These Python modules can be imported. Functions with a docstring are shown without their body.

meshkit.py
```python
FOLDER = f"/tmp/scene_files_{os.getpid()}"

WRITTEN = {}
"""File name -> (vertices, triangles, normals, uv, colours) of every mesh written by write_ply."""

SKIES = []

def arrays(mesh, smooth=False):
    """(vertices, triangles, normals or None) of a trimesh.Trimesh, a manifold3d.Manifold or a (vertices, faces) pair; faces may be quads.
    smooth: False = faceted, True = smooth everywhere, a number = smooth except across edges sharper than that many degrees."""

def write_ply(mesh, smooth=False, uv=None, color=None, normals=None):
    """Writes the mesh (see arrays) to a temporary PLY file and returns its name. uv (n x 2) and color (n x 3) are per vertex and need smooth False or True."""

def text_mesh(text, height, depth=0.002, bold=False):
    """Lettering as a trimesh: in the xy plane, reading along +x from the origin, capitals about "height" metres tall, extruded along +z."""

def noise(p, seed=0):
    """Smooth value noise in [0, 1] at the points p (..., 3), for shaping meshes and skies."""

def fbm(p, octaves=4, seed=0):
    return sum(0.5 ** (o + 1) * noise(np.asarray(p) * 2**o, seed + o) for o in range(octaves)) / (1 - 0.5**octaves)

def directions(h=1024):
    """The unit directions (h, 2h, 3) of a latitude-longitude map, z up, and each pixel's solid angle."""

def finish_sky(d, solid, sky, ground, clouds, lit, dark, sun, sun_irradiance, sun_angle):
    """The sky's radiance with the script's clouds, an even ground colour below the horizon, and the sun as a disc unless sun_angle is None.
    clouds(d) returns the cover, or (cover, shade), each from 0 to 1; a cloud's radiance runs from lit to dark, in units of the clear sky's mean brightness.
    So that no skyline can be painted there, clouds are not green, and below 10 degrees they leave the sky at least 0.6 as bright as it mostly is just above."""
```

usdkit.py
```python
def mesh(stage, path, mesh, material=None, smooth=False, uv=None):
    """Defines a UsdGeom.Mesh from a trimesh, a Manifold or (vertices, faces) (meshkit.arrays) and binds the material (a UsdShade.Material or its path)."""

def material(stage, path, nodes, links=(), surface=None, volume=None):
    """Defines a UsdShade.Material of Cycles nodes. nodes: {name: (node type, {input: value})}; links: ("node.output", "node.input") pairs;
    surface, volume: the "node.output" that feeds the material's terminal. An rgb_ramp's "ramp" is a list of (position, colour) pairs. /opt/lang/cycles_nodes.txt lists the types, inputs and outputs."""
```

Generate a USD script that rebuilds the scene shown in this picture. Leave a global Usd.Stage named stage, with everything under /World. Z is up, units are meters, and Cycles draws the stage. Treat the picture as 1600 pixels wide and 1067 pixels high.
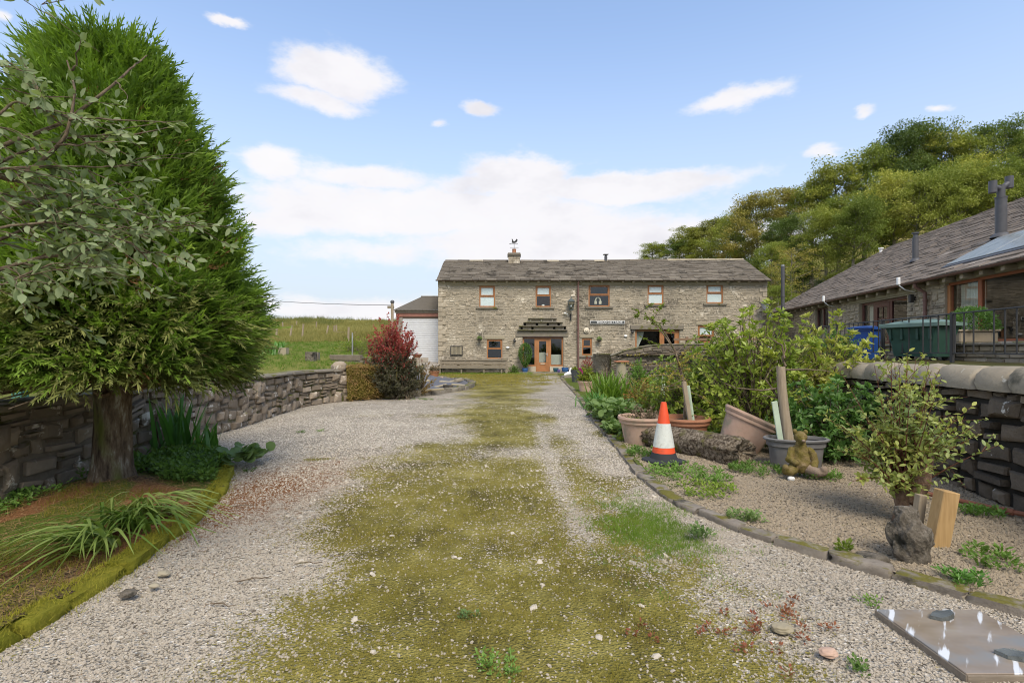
import math, random
import numpy as np, trimesh, usdkit, meshkit
from shapely.geometry import Polygon, box as sbox
from pxr import Usd, UsdGeom, UsdLux, UsdShade, Gf, Sdf, Vt

stage = Usd.Stage.CreateInMemory()
UsdGeom.SetStageUpAxis(stage, 'Z')
UsdGeom.Xform.Define(stage, '/World')
UsdGeom.Scope.Define(stage, '/World/Looks')

# ------------------------------------------------------------------ camera, sky, sun, exposure
F, CX, HY, CH = 800.0, 800.0, 545.0, 1.5          # focal length in photo pixels, centre column, horizon row, eye height
cam = UsdGeom.Camera.Define(stage, '/World/camera')
cam.AddTranslateOp().Set((0, 0, CH)); cam.AddRotateXOp().Set(90)
cam.CreateHorizontalApertureAttr(36.0); cam.CreateFocalLengthAttr(18.0)
cam.CreateVerticalApertureOffsetAttr(11.5 / 1600 * 36)
cam.CreateExposureAttr(1.62)
SUN = np.array([0.16, -0.60, 0.78]); SUN /= np.linalg.norm(SUN)

def sky():
    N = {'sky': ('sky_texture', dict(sky_type='single_scattering', sun_disc=False, sun_elevation=math.asin(SUN[2]), sun_rotation=math.atan2(SUN[0], SUN[1]), air_density=1.0, aerosol_density=0.6, ozone_density=1.6)),
         'tc': ('texture_coordinate', {}), 'sep': ('separate_xyz', {}),
         'az': ('math', dict(math_type='arctan2')), 'el': ('math', dict(math_type='arcsine')),
         'bg': ('background_shader', dict(strength=0.1))}
    L = [('tc.generated', 'sep.vector'), ('sep.x', 'az.value1'), ('sep.y', 'az.value2'), ('sep.z', 'el.value1')]
    cnt = [0]
    def m(t, a, b=None, c=None, clamp=False):
        cnt[0] += 1; n = 'm%d' % cnt[0]; d = dict(math_type=t, use_clamp=clamp)
        for i, v in enumerate((a, b, c)):
            if v is None: continue
            if isinstance(v, str): L.append((v, n + '.value%d' % (i + 1)))
            else: d['value%d' % (i + 1)] = float(v)
        N[n] = ('math', d); return n + '.value'
    # warp azimuth / elevation so that cloud edges are ragged
    N['cv'] = ('combine_xyz', {}); N['st'] = ('vector_math', dict(math_type='multiply', vector2=(1, 1, 2.1)))
    L.append(('tc.generated', 'st.vector1'))
    N['w1'] = ('noise_texture', dict(scale=5.0, detail=7.0, roughness=0.58)); L.append(('st.vector', 'w1.vector'))
    N['w2'] = ('noise_texture', dict(scale=7.0, detail=9.0, roughness=0.64)); L.append(('st.vector', 'w2.vector'))
    N['w3'] = ('noise_texture', dict(scale=2.3, detail=3.0, roughness=0.5)); L.append(('st.vector', 'w3.vector'))
    N['wc'] = ('separate_color', {}); L.append(('w1.color', 'wc.color'))
    az = m('multiply_add', m('subtract', 'wc.r', .5), 0.14, 'az.value')
    el = m('multiply_add', m('subtract', 'wc.g', .5), 0.085, 'el.value')
    blobs = [(525, 120, 82, 44, 1.25), (505, 160, 90, 20, .9), (772, 170, 34, 15, 1.0), (1160, 158, 92, 20, .95), (1130, 175, 40, 14, .6), (357, 27, 36, 11, .9), (1287, 233, 36, 15, .95),
             (1362, 165, 28, 8, .75), (1462, 172, 22, 10, .8), (700, 207, 22, 9, .7), (405, 255, 48, 32, .95), (575, 275, 105, 24, 1.0), (830, 272, 80, 28, 1.2),
             (930, 295, 230, 24, 1.2), (690, 340, 330, 38, 1.3), (900, 385, 330, 50, 1.25), (600, 400, 160, 30, .8), (430, 345, 80, 30, .9), (8, 28, 22, 14, .9), (520, 480, 220, 22, .9)]
    tot = None
    for px, py, rx, ry, s in blobs:
        a0 = math.atan2(px - CX, F); dist = math.hypot(F, px - CX); e0 = math.atan2(HY - py, dist)
        sa, se = rx / F * math.cos(a0) ** 2, ry / dist * math.cos(e0) ** 2
        q = m('add', m('power', m('divide', m('absolute', m('subtract', az, a0)), sa), 2), m('power', m('divide', m('absolute', m('subtract', el, e0)), se), 2))
        g = m('multiply', m('exponent', m('multiply', q, -.85)), s)
        tot = g if tot is None else m('maximum', tot, g)
    gen = m('multiply', m('subtract', 'w3.fac', .43), 5.0, clamp=True)            # cloud added mostly out of view behind the camera, to neutralise blue ambient light
    behind = m('subtract', 1.0, m('multiply', m('add', 'sep.y', .25), 1.6, clamp=True), clamp=True)
    tot = m('maximum', tot, m('multiply', gen, m('multiply_add', behind, 1.1, .06)))
    cover = m('add', m('multiply', m('subtract', 'w2.fac', .5), 1.45), tot)
    N['mr'] = ('map_range', dict(range_type='smoothstep', from_min=.28, from_max=.84, to_min=0, to_max=.98, clamp=True)); L.append((cover, 'mr.value'))
    # low haze whitens the sky near the horizon
    N['hz'] = ('map_range', dict(range_type='smoothstep', from_min=-.02, from_max=.62, to_min=.97, to_max=0.10, clamp=True)); L.append(('el.value', 'hz.value'))
    N['ramp'] = ('rgb_ramp', dict(ramp=[(0, (3.25, 3.2, 3.25)), (.5, (3.1, 3.05, 3.15)), (1, (2.45, 2.42, 2.62))]))
    shade = m('multiply_add', m('subtract', 'w1.fac', .5), 1.8, m('multiply', 'mr.result', .45), clamp=True)
    L.append((shade, 'ramp.fac'))
    N['tint'] = ('mix_color', dict(blend_type='multiply', fac=1.0, b=(1.0, .99, .98), use_clamp=False)); L.append(('sky.color', 'tint.a'))
    N['haze'] = ('mix_color', dict(use_clamp=False, b=(2.15, 2.36, 2.66))); L += [('tint.result', 'haze.a'), ('hz.result', 'haze.fac')]
    N['mix'] = ('mix_color', dict(use_clamp=False)); L += [('haze.result', 'mix.a'), ('ramp.color', 'mix.b'), ('mr.result', 'mix.fac'), ('mix.result', 'bg.color')]
    mat = usdkit.material(stage, '/World/Looks/sky', N, L, surface='bg.background')
    dome = UsdLux.DomeLight.Define(stage, '/World/sky')
    UsdShade.MaterialBindingAPI.Apply(dome.GetPrim()).Bind(mat)
    dome.GetPrim().SetCustomDataByKey('kind', 'structure')
sky()
sun = UsdLux.DistantLight.Define(stage, '/World/sun')
sun.CreateIntensityAttr(0.31); sun.CreateAngleAttr(28.0); sun.CreateNormalizeAttr(True); sun.CreateColorAttr((1, .90, .74))
sun.AddRotateZOp().Set(math.degrees(math.atan2(SUN[0], -SUN[1]))); sun.AddRotateXOp().Set(math.degrees(math.acos(SUN[2])))

# ------------------------------------------------------------------ helpers
RNG = np.random.default_rng(7)
V3 = lambda *a: np.array(a, float)
def at(px, py, Y): return V3((px - CX) / F * Y, Y, CH - (py - HY) / F * Y)
def gr(px, py, z=0.0):
    Y = F * (CH - z) / (py - HY); return V3((px - CX) / F * Y, Y, z)
used = {}
def fresh(parent, name):
    k = (parent, name); n = used.get(k, 0); used[k] = n + 1
    return f'{parent}/{name}' if n == 0 else f'{parent}/{name}_{n:03d}'
def meta(p, label=None, cat=None, group=None, kind=None):
    for k, v in (('label', label), ('category', cat), ('group', group), ('kind', kind)):
        if v: p.SetCustomDataByKey(k, v)
def path_of(x): return x if isinstance(x, str) else str(x.GetPath())
def obj(name, mesh, mat, parent='/World', smooth=False, label=None, cat=None, group=None, kind=None, pv=None):
    p = fresh(path_of(parent), name)
    root = '/'.join(p.split('/')[:3])
    if root in ORIG:
        v, f, _ = meshkit.arrays(mesh); mesh = (v - ORIG[root], f)
    m = usdkit.mesh(stage, p, mesh, mat, smooth)
    for k, a in (pv or {}).items():
        pr = UsdGeom.PrimvarsAPI(m).CreatePrimvar(k, Sdf.ValueTypeNames.FloatArray, 'vertex'); pr.Set(Vt.FloatArray.FromNumpy(np.asarray(a, np.float32)))
    meta(m.GetPrim(), label, cat, group, kind)
    return m.GetPrim()
ORIG = {}                                          # things whose parts are given in world coordinates
def thing(name, label, cat, loc=(0, 0, 0), rz=0, group=None, sc=1.0, tilt=None, world=False):
    x = UsdGeom.Xform.Define(stage, fresh('/World', name))
    if world: ORIG[str(x.GetPath())] = np.array(loc, float)
    x.AddTranslateOp().Set(tuple(map(float, loc))); x.AddRotateZOp().Set(float(rz))
    if tilt is not None: x.AddRotateXYZOp().Set(tuple(map(float, tilt)))
    x.AddScaleOp().Set((sc, sc, sc) if np.ndim(sc) == 0 else tuple(sc))
    meta(x.GetPrim(), label, cat, group); return x.GetPrim()
def copy(src, name, label, cat, loc, rz=0, group=None, sc=1.0, tilt=None):
    p = thing(name, label, cat, loc, rz, group, sc, tilt)
    p.GetReferences().AddInternalReference(src.GetPath()); p.SetInstanceable(True); return p

class MB:
    def __init__(s): s.v, s.f, s.n = [], [], 0
    def add(s, v, f=None):
        if f is None: v, f = (np.array(v.vertices), np.array(v.faces)) if hasattr(v, 'faces') else v
        v, f = np.asarray(v, float), np.asarray(f, int)
        if f.shape[1] == 4: f = np.vstack([f[:, [0, 1, 2]], f[:, [0, 2, 3]]])
        s.v.append(v); s.f.append(f + s.n); s.n += len(v); return s
    def box(s, lo, hi, bev=0.0):
        return s.add(*bbox(lo, hi, bev))
    def tube(s, p, r, n=6, cap=True): return s.add(*tube(p, r, n, cap))
    def get(s): return (np.vstack(s.v), np.vstack(s.f)) if s.v else (np.zeros((0, 3)), np.zeros((0, 3), int))
def bbox(lo, hi, bev=0.0):
    lo, hi = np.minimum(lo, hi), np.maximum(lo, hi)
    if bev <= 0:
        b = trimesh.creation.box(hi - lo); b.apply_translation((lo + hi) / 2); return np.array(b.vertices), np.array(b.faces)
    b = min(bev, *((hi - lo) * .45)); pts = []
    for sx in (0, 1):
        for sy in (0, 1):
            for sz in (0, 1):
                c = np.where([sx, sy, sz], hi, lo); d = np.where([sx, sy, sz], -b, b)
                for k in range(3):
                    q = c + d; q[k] = c[k]; pts.append(q)
    h = trimesh.convex.convex_hull(np.array(pts)); return np.array(h.vertices), np.array(h.faces)
def tube(p, r, n=6, cap=True):
    p = np.asarray(p, float); k = len(p); r = np.broadcast_to(np.asarray(r, float), (k,))
    t = np.gradient(p, axis=0); t /= np.linalg.norm(t, axis=1, keepdims=True) + 1e-9
    ref = V3(0, 0, 1) if abs(t[:, 2]).mean() < .8 else V3(1, 0, 0)
    a = np.cross(t, ref); a /= np.linalg.norm(a, axis=1, keepdims=True) + 1e-9; b = np.cross(t, a)
    an = np.arange(n) * 2 * np.pi / n
    v = (p[:, None] + r[:, None, None] * (np.cos(an)[None, :, None] * a[:, None] + np.sin(an)[None, :, None] * b[:, None])).reshape(-1, 3)
    i, j = np.meshgrid(np.arange(k - 1), np.arange(n), indexing='ij'); j2 = (j + 1) % n
    q = np.stack([i * n + j, i * n + j2, (i + 1) * n + j2, (i + 1) * n + j], -1).reshape(-1, 4)
    f = np.vstack([q[:, [0, 2, 1]], q[:, [0, 3, 2]]])
    if cap:
        v = np.vstack([v, p[0], p[-1]]); jj = np.arange(n); c0 = k * n
        f = np.vstack([f, np.stack([np.full(n, c0), jj, (jj + 1) % n], 1), np.stack([np.full(n, c0 + 1), (k - 1) * n + (jj + 1) % n, (k - 1) * n + jj], 1)])
    return v, f
def lathe(prof, n=24, sx=1.0, sy=1.0, flute=None):
    """prof: (radius, z) pairs, bottom to top; closed where radius is 0."""
    prof = np.asarray(prof, float); an = np.arange(n) * 2 * np.pi / n; k = len(prof)
    rad = prof[:, 0][:, None] * np.ones(n)
    if flute: rad = rad * (1 + flute(an[None, :], prof[:, 1][:, None]))
    v = np.stack([rad * np.cos(an) * sx, rad * np.sin(an) * sy, np.broadcast_to(prof[:, 1][:, None], rad.shape)], -1).reshape(-1, 3)
    i, j = np.meshgrid(np.arange(k - 1), np.arange(n), indexing='ij'); j2 = (j + 1) % n
    q = np.stack([i * n + j, i * n + j2, (i + 1) * n + j2, (i + 1) * n + j], -1).reshape(-1, 4)
    return v, np.vstack([q[:, [0, 1, 2]], q[:, [0, 2, 3]]])
def roty(v, a):
    c, s = math.cos(a), math.sin(a); v = np.asarray(v, float); return np.stack([c * v[:, 0] + s * v[:, 2], v[:, 1], -s * v[:, 0] + c * v[:, 2]], 1)
def rotx(v, a):
    c, s = math.cos(a), math.sin(a); v = np.asarray(v, float); return np.stack([v[:, 0], c * v[:, 1] - s * v[:, 2], s * v[:, 1] + c * v[:, 2]], 1)
def rotz(v, a):
    c, s = math.cos(a), math.sin(a); v = np.asarray(v, float); return np.stack([c * v[:, 0] - s * v[:, 1], s * v[:, 0] + c * v[:, 1], v[:, 2]], 1)
def unit(a): a = np.asarray(a, float); return a / (np.linalg.norm(a, axis=-1, keepdims=True) + 1e-9)
def frames(d, up, roll=None):
    """Rotation matrices whose columns are (side, d, normal): x across, y along d, z towards up."""
    d = unit(d); x = unit(np.cross(d, up)); z = np.cross(x, d)
    if roll is not None:
        c, s = np.cos(roll)[:, None], np.sin(roll)[:, None]; x, z = c * x + s * z, -s * x + c * z
    return np.stack([x, d, z], -1)
def scatter(proto, pos, R, sc):
    v, f = np.asarray(proto[0], float), np.asarray(proto[1], int)
    if f.shape[1] == 4: f = np.vstack([f[:, [0, 1, 2]], f[:, [0, 2, 3]]])
    n = len(pos); sc = np.broadcast_to(np.asarray(sc, float).reshape(-1, 1) if np.ndim(sc) < 2 else sc, (n, 3) if np.ndim(sc) == 2 else (n, 1))
    w = np.einsum('nij,nvj->nvi', R, v[None] * sc[:, None, :]) + np.asarray(pos)[:, None, :]
    return w.reshape(-1, 3), (f[None] + (np.arange(n) * len(v))[:, None, None]).reshape(-1, 3)
LEAF = (np.array([(0, 0, 0), (-.24, .34, .05), (-.2, .7, .03), (0, 1, -.06), (.2, .7, .03), (.24, .34, .05), (0, .5, -.02)]), np.array([(0, 6, 1), (1, 6, 2), (2, 6, 3), (3, 6, 4), (4, 6, 5), (5, 6, 0)]))
LEAF2 = (np.array([(0, 0, 0), (-.25, .5, .06), (0, 1, -.04), (.25, .5, .06)]), np.array([(0, 2, 1), (0, 3, 2)]))
BLADE = (np.array([(-.03, 0, 0), (.03, 0, 0), (.02, .55, .03), (-.02, .55, .03), (0, 1, -.05)]), np.array([(0, 1, 2), (0, 2, 3), (3, 2, 4)]))
def grid_mesh(X, Y, Z):
    r, c = X.shape; v = np.stack([X, Y, Z], -1).reshape(-1, 3)
    i, j = np.meshgrid(np.arange(r - 1), np.arange(c - 1), indexing='ij'); a = i * c + j
    q = np.stack([a, a + 1, a + c + 1, a + c], -1).reshape(-1, 4)
    return v, np.vstack([q[:, [0, 1, 2]], q[:, [0, 2, 3]]])
def fb(x, y, s=1.0, o=4, seed=0, z=0.0):
    return meshkit.fbm(np.stack([np.asarray(x, float) * s, np.asarray(y, float) * s, np.zeros_like(np.asarray(x, float)) + z], -1), o, seed)
def sstep(a, b, x): t = np.clip((x - a) / (b - a), 0, 1); return t * t * (3 - 2 * t)
def lump(r, seed=0, sub=2, amp=.25, fr=1.6):
    m = trimesh.creation.icosphere(sub); v = np.array(m.vertices); v = v * (1 + amp * (2 * meshkit.fbm(v * fr + seed * 7.3, 3, seed) - 1))[:, None]
    return v * np.asarray(r, float), np.array(m.faces)

# ------------------------------------------------------------------ materials
MATS = {}
def mat(name, N, L, surface='p.BSDF'):
    MATS[name] = usdkit.material(stage, '/World/Looks/' + name, N, L, surface=surface); return MATS[name]
def rnd_nodes(N, L):
    """N['rn'].value: a random number per piece, from the object and the island."""
    N['geo'] = ('geometry', {}); N['oi'] = ('object_info', {})
    N['radd'] = ('math', dict(math_type='add')); L += [('geo.random_per_island', 'radd.value1'), ('oi.random', 'radd.value2')]
    N['rn'] = ('white_noise_texture', dict(dimensions='1D')); L.append(('radd.value', 'rn.w'))
def rock(name, cols, scale=7, bump=.5, rough=.92, island=.6, lichen=None, moss=None, stain=None, dist=.02, spec=.25):
    N, L = {}, []
    rnd_nodes(N, L)
    N['n1'] = ('noise_texture', dict(scale=scale, detail=6.0, roughness=.65)); L.append(('geo.position', 'n1.vector'))
    N['n2'] = ('noise_texture', dict(scale=scale * 6, detail=4.0, roughness=.7)); L.append(('geo.position', 'n2.vector'))
    N['a'] = ('math', dict(math_type='multiply_add', value2=island)); N['b'] = ('math', dict(math_type='multiply_add', value2=(1 - island) * 1.3)); N['c'] = ('math', dict(math_type='multiply', value2=(1 - island) * .5))
    L += [('rn.value', 'a.value1'), ('n1.fac', 'b.value1'), ('n2.fac', 'c.value1'), ('c.value', 'b.value3'), ('b.value', 'a.value3')]
    N['off'] = ('math', dict(math_type='subtract', value2=(1 - island) * .4, use_clamp=True)); L.append(('a.value', 'off.value1'))
    N['ramp'] = ('rgb_ramp', dict(ramp=[(i / (len(cols) - 1), c) for i, c in enumerate(cols)])); L.append(('off.value', 'ramp.fac'))
    cur = 'ramp.color'
    def over(key, col, sc, lo, hi, up=False, col2=None):
        nonlocal cur, L
        N[key + 'n'] = ('noise_texture', dict(scale=sc, detail=5.0, roughness=.65)); L.append(('geo.position', key + 'n.vector'))
        N[key + 'r'] = ('map_range', dict(range_type='smoothstep', from_min=lo, from_max=hi, clamp=True)); src = key + 'n.fac'
        if up:
            N[key + 's'] = ('separate_xyz', {}); L.append(('geo.true_normal', key + 's.vector'))
            N[key + 'u'] = ('math', dict(math_type='multiply_add', value2=up)); L += [(key + 's.z', key + 'u.value1'), (key + 'n.fac', key + 'u.value3')]; src = key + 'u.value'
        L.append((src, key + 'r.value'))
        N[key] = ('mix_color', dict(b=col)); L += [(key + 'r.result', key + '.fac'), (cur, key + '.a')]
        if col2 is not None:
            N[key + 'c'] = ('mix_color', dict(a=col, b=col2)); L += [('n2.fac', key + 'c.fac'), (key + 'c.result', key + '.b')]
        cur = key + '.result'
    if stain: over('stain', *stain)
    if lichen: over('lich', *lichen)
    if moss: over('moss', *moss)
    N['p'] = ('principled_bsdf', dict(roughness=rough, specular_ior_level=spec)); L.append((cur, 'p.base_color'))
    N['hs'] = ('math', dict(math_type='multiply_add', value2=.35)); L += [('n2.fac', 'hs.value1'), ('n1.fac', 'hs.value3')]
    N['bump'] = ('bump', dict(strength=bump, distance=dist)); L += [('hs.value', 'bump.height'), ('bump.normal', 'p.normal')]
    return mat(name, N, L)
GAIN = {k: 1.1 for k in ('lime_leaf', 'yellow_leaf', 'dry_stem', 'moss_tip', 'drive_grass', 'needle_litter', 'moor_grass', 'sedum_leaf')}; GAIN.update(wood_leaf_green=2.7, wood_leaf_yellow=2.55, wood_leaf_russet=2.8, wood_leaf_dark=2.9, weed_leaf=2.1, green_leaf=1.9, iris_leaf=1.9, strap_leaf=1.7, conifer_leaf=2.3, conifer_dull=2.5, hazel_leaf=2.1, berberis_leaf=3.0, berberis_dark=2.9, shrub_leaf=2.0, shrub_leaf_deep=2.1, phormium_leaf=1.6)
def leafmat(name, cols, trans=.3, rough=.5, spec=.3, patch=3.0, pw=.35, tint=(.9, 1.0, .45)):
    N, L = {}, []
    gain = GAIN.get(name, 1.6); cols = [tuple(min(.42, v * gain) for v in c) for c in cols]
    rnd_nodes(N, L)
    N['n'] = ('noise_texture', dict(scale=patch, detail=3.0)); L.append(('geo.position', 'n.vector'))
    N['a'] = ('math', dict(math_type='multiply', value2=1 - pw)); N['b'] = ('math', dict(math_type='multiply_add', value2=pw * 2.2, use_clamp=False)); N['c'] = ('math', dict(math_type='subtract', value2=pw * .6, use_clamp=True))
    L += [('rn.value', 'a.value1'), ('n.fac', 'b.value1'), ('a.value', 'b.value3'), ('b.value', 'c.value1')]
    N['ramp'] = ('rgb_ramp', dict(ramp=[(i / (len(cols) - 1), c) for i, c in enumerate(cols)])); L.append(('c.value', 'ramp.fac'))
    N['p'] = ('principled_bsdf', dict(roughness=rough, specular_ior_level=spec)); L.append(('ramp.color', 'p.base_color'))
    N['tc'] = ('mix_color', dict(blend_type='multiply', fac=1.0, b=tint)); L.append(('ramp.color', 'tc.a'))
    N['t'] = ('translucent_bsdf', {}); L.append(('tc.result', 't.color'))
    N['m'] = ('mix_closure', dict(fac=min(.45, trans + .08))); L += [('p.BSDF', 'm.closure1'), ('t.BSDF', 'm.closure2')]
    return mat(name, N, L, 'm.closure')
def paint(name, col, rough=.5, metallic=0.0, var=.25, scale=4, spec=.4, bump=.08, dirt=None, bscale=40):
    N, L = {}, []
    N['geo'] = ('geometry', {})
    N['n'] = ('noise_texture', dict(scale=scale, detail=6.0, roughness=.65)); L.append(('geo.position', 'n.vector'))
    N['n2'] = ('noise_texture', dict(scale=bscale, detail=3.0)); L.append(('geo.position', 'n2.vector'))
    d = np.array(col)
    N['r'] = ('rgb_ramp', dict(ramp=[(.25, d * (1 - var)), (.75, d * (1 + var))])); L.append(('n.fac', 'r.fac'))
    cur = 'r.color'
    if dirt:
        N['dr'] = ('map_range', dict(range_type='smoothstep', from_min=dirt[1], from_max=dirt[2], clamp=True)); L.append(('n.fac', 'dr.value'))
        N['dm'] = ('mix_color', dict(b=dirt[0])); L += [('dr.result', 'dm.fac'), (cur, 'dm.a')]; cur = 'dm.result'
    N['p'] = ('principled_bsdf', dict(roughness=rough, metallic=metallic, specular_ior_level=spec)); L.append((cur, 'p.base_color'))
    N['rr'] = ('map_range', dict(from_min=.3, from_max=.7, to_min=max(.05, rough - .12), to_max=min(1, rough + .12), clamp=True)); L += [('n.fac', 'rr.value'), ('rr.result', 'p.roughness')]
    N['bp'] = ('bump', dict(strength=bump, distance=.01)); L += [('n2.fac', 'bp.height'), ('bp.normal', 'p.normal')]
    return mat(name, N, L)
def wood(name, cols, axis='z', scale=6, rough=.75, stretch=14, bump=.35):
    N, L = {}, []
    rnd_nodes(N, L)
    s = {'x': (1 / stretch, 1, 1), 'y': (1, 1 / stretch, 1), 'z': (1, 1, 1 / stretch)}[axis]
    N['mp'] = ('mapping', dict(scale=s)); L.append(('geo.position', 'mp.vector'))
    N['n'] = ('noise_texture', dict(scale=scale * 8, detail=5.0, roughness=.6)); L.append(('mp.vector', 'n.vector'))
    N['n2'] = ('noise_texture', dict(scale=scale, detail=3.0)); L.append(('geo.position', 'n2.vector'))
    N['a'] = ('math', dict(math_type='multiply_add', value2=.3)); L += [('rn.value', 'a.value1'), ('n.fac', 'a.value3')]
    N['b'] = ('math', dict(math_type='multiply_add', value2=.4)); L += [('n2.fac', 'b.value1'), ('a.value', 'b.value3')]
    N['c'] = ('math', dict(math_type='subtract', value2=.35, use_clamp=True)); L.append(('b.value', 'c.value1'))
    N['r'] = ('rgb_ramp', dict(ramp=[(i / (len(cols) - 1), c) for i, c in enumerate(cols)])); L.append(('c.value', 'r.fac'))
    N['p'] = ('principled_bsdf', dict(roughness=rough, specular_ior_level=.3)); L.append(('r.color', 'p.base_color'))
    N['bp'] = ('bump', dict(strength=bump, distance=.01)); L += [('n.fac', 'bp.height'), ('bp.normal', 'p.normal')]
    return mat(name, N, L)
def bark(name, cols, moss, scale=5, stretch=5, mlo=.5, mhi=.62):
    N, L = {'geo': ('geometry', {})}, []
    N['mp'] = ('mapping', dict(scale=(1, 1, 1 / stretch))); L.append(('geo.position', 'mp.vector'))
    N['n'] = ('noise_texture', dict(scale=scale * 4, detail=8.0, roughness=.7)); L.append(('mp.vector', 'n.vector'))
    N['n2'] = ('noise_texture', dict(scale=scale, detail=5.0)); L.append(('mp.vector', 'n2.vector'))
    N['r'] = ('rgb_ramp', dict(ramp=[(.34 + .32 * i / (len(cols) - 1), c) for i, c in enumerate(cols)])); L.append(('n.fac', 'r.fac'))
    N['mr'] = ('map_range', dict(range_type='smoothstep', from_min=mlo, from_max=mhi, clamp=True)); L.append(('n2.fac', 'mr.value'))
    N['m'] = ('mix_color', dict(b=moss)); L += [('mr.result', 'm.fac'), ('r.color', 'm.a')]
    N['p'] = ('principled_bsdf', dict(roughness=.95, specular_ior_level=.15)); L.append(('m.result', 'p.base_color'))
    N['bp'] = ('bump', dict(strength=.9, distance=.03)); L += [('n.fac', 'bp.height'), ('bp.normal', 'p.normal')]
    return mat(name, N, L)

rock('cottage_stone', [(.19, .158, .112), (.30, .255, .185), (.39, .335, .25), (.46, .40, .305), (.60, .54, .43)], 2.2, .4, island=.5, stain=((.12, .105, .08), .55, .47, .66, 0, (.25, .215, .165)), lichen=((.62, .56, .45), 1.2, .56, .70))
rock('mortar', [(.27, .235, .175), (.38, .335, .26)], 8, .4, island=0)
rock('barn_stone', [(.15, .12, .085), (.25, .205, .145), (.33, .275, .20), (.42, .36, .27)], 4, .5, island=.6, stain=((.09, .075, .06), 1.1, .52, .7))
rock('lintel_stone', [(.27, .235, .165), (.36, .315, .225)], 2.5, .3, island=.2, stain=((.17, .15, .10), 1.6, .55, .75))
rock('left_wall_stone', [(.12, .095, .068), (.20, .16, .115), (.28, .225, .165), (.38, .32, .245)], 5, .8, island=.55, lichen=((.58, .54, .46), 6, .58, .67), moss=((.075, .085, .015), 2.2, .62, .74, .10, (.16, .15, .03)), dist=.03)
rock('left_mortar', [(.12, .10, .072), (.25, .21, .16)], 8, .6, island=0, moss=((.05, .055, .012), 1.6, .5, .65, 0, (.1, .1, .02)))
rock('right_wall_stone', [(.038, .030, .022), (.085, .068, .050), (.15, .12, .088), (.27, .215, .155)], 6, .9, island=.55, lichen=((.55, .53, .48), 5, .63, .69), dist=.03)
rock('terrace_stone', [(.07, .06, .048), (.12, .10, .08), (.18, .15, .115), (.26, .22, .17)], 5, .6, island=.6, lichen=((.45, .42, .36), 7, .62, .70), moss=((.075, .085, .015), 2.2, .6, .72))
rock('dark_gap', [(.012, .011, .009), (.03, .026, .02)], 9, .5, island=0)
rock('coping_stone', [(.20, .165, .12), (.28, .24, .175), (.36, .31, .235)], 4, .7, island=.3, stain=((.09, .08, .055), 2.0, .53, .70), lichen=((.5, .48, .42), 6, .66, .73), dist=.02)
rock('slab_stone', [(.13, .11, .085), (.21, .185, .145), (.29, .26, .21)], 5, .6, island=.4, moss=((.07, .08, .015), 1.8, .55, .68, .12, (.15, .14, .03)))
rock('kerb_stone', [(.13, .112, .088), (.21, .18, .145), (.32, .285, .235)], 9, .9, island=.3, moss=((.065, .062, .012), 3.6, .58, .72, .14, (.19, .165, .03)), stain=((.045, .04, .03), 3, .55, .7), dist=.015)
rock('moss_kerb', [(.10, .11, .012), (.17, .175, .02), (.27, .25, .035), (.33, .29, .05)], 26, 1.0, island=.2, rough=1.0, spec=.05, stain=((.06, .05, .03), 4, .6, .72), dist=.03)
rock('old_moss', [(.05, .045, .012), (.10, .085, .018), (.16, .13, .03), (.20, .14, .06)], 14, 1.0, island=0, rough=1.0, spec=.05, dist=.04)
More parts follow.
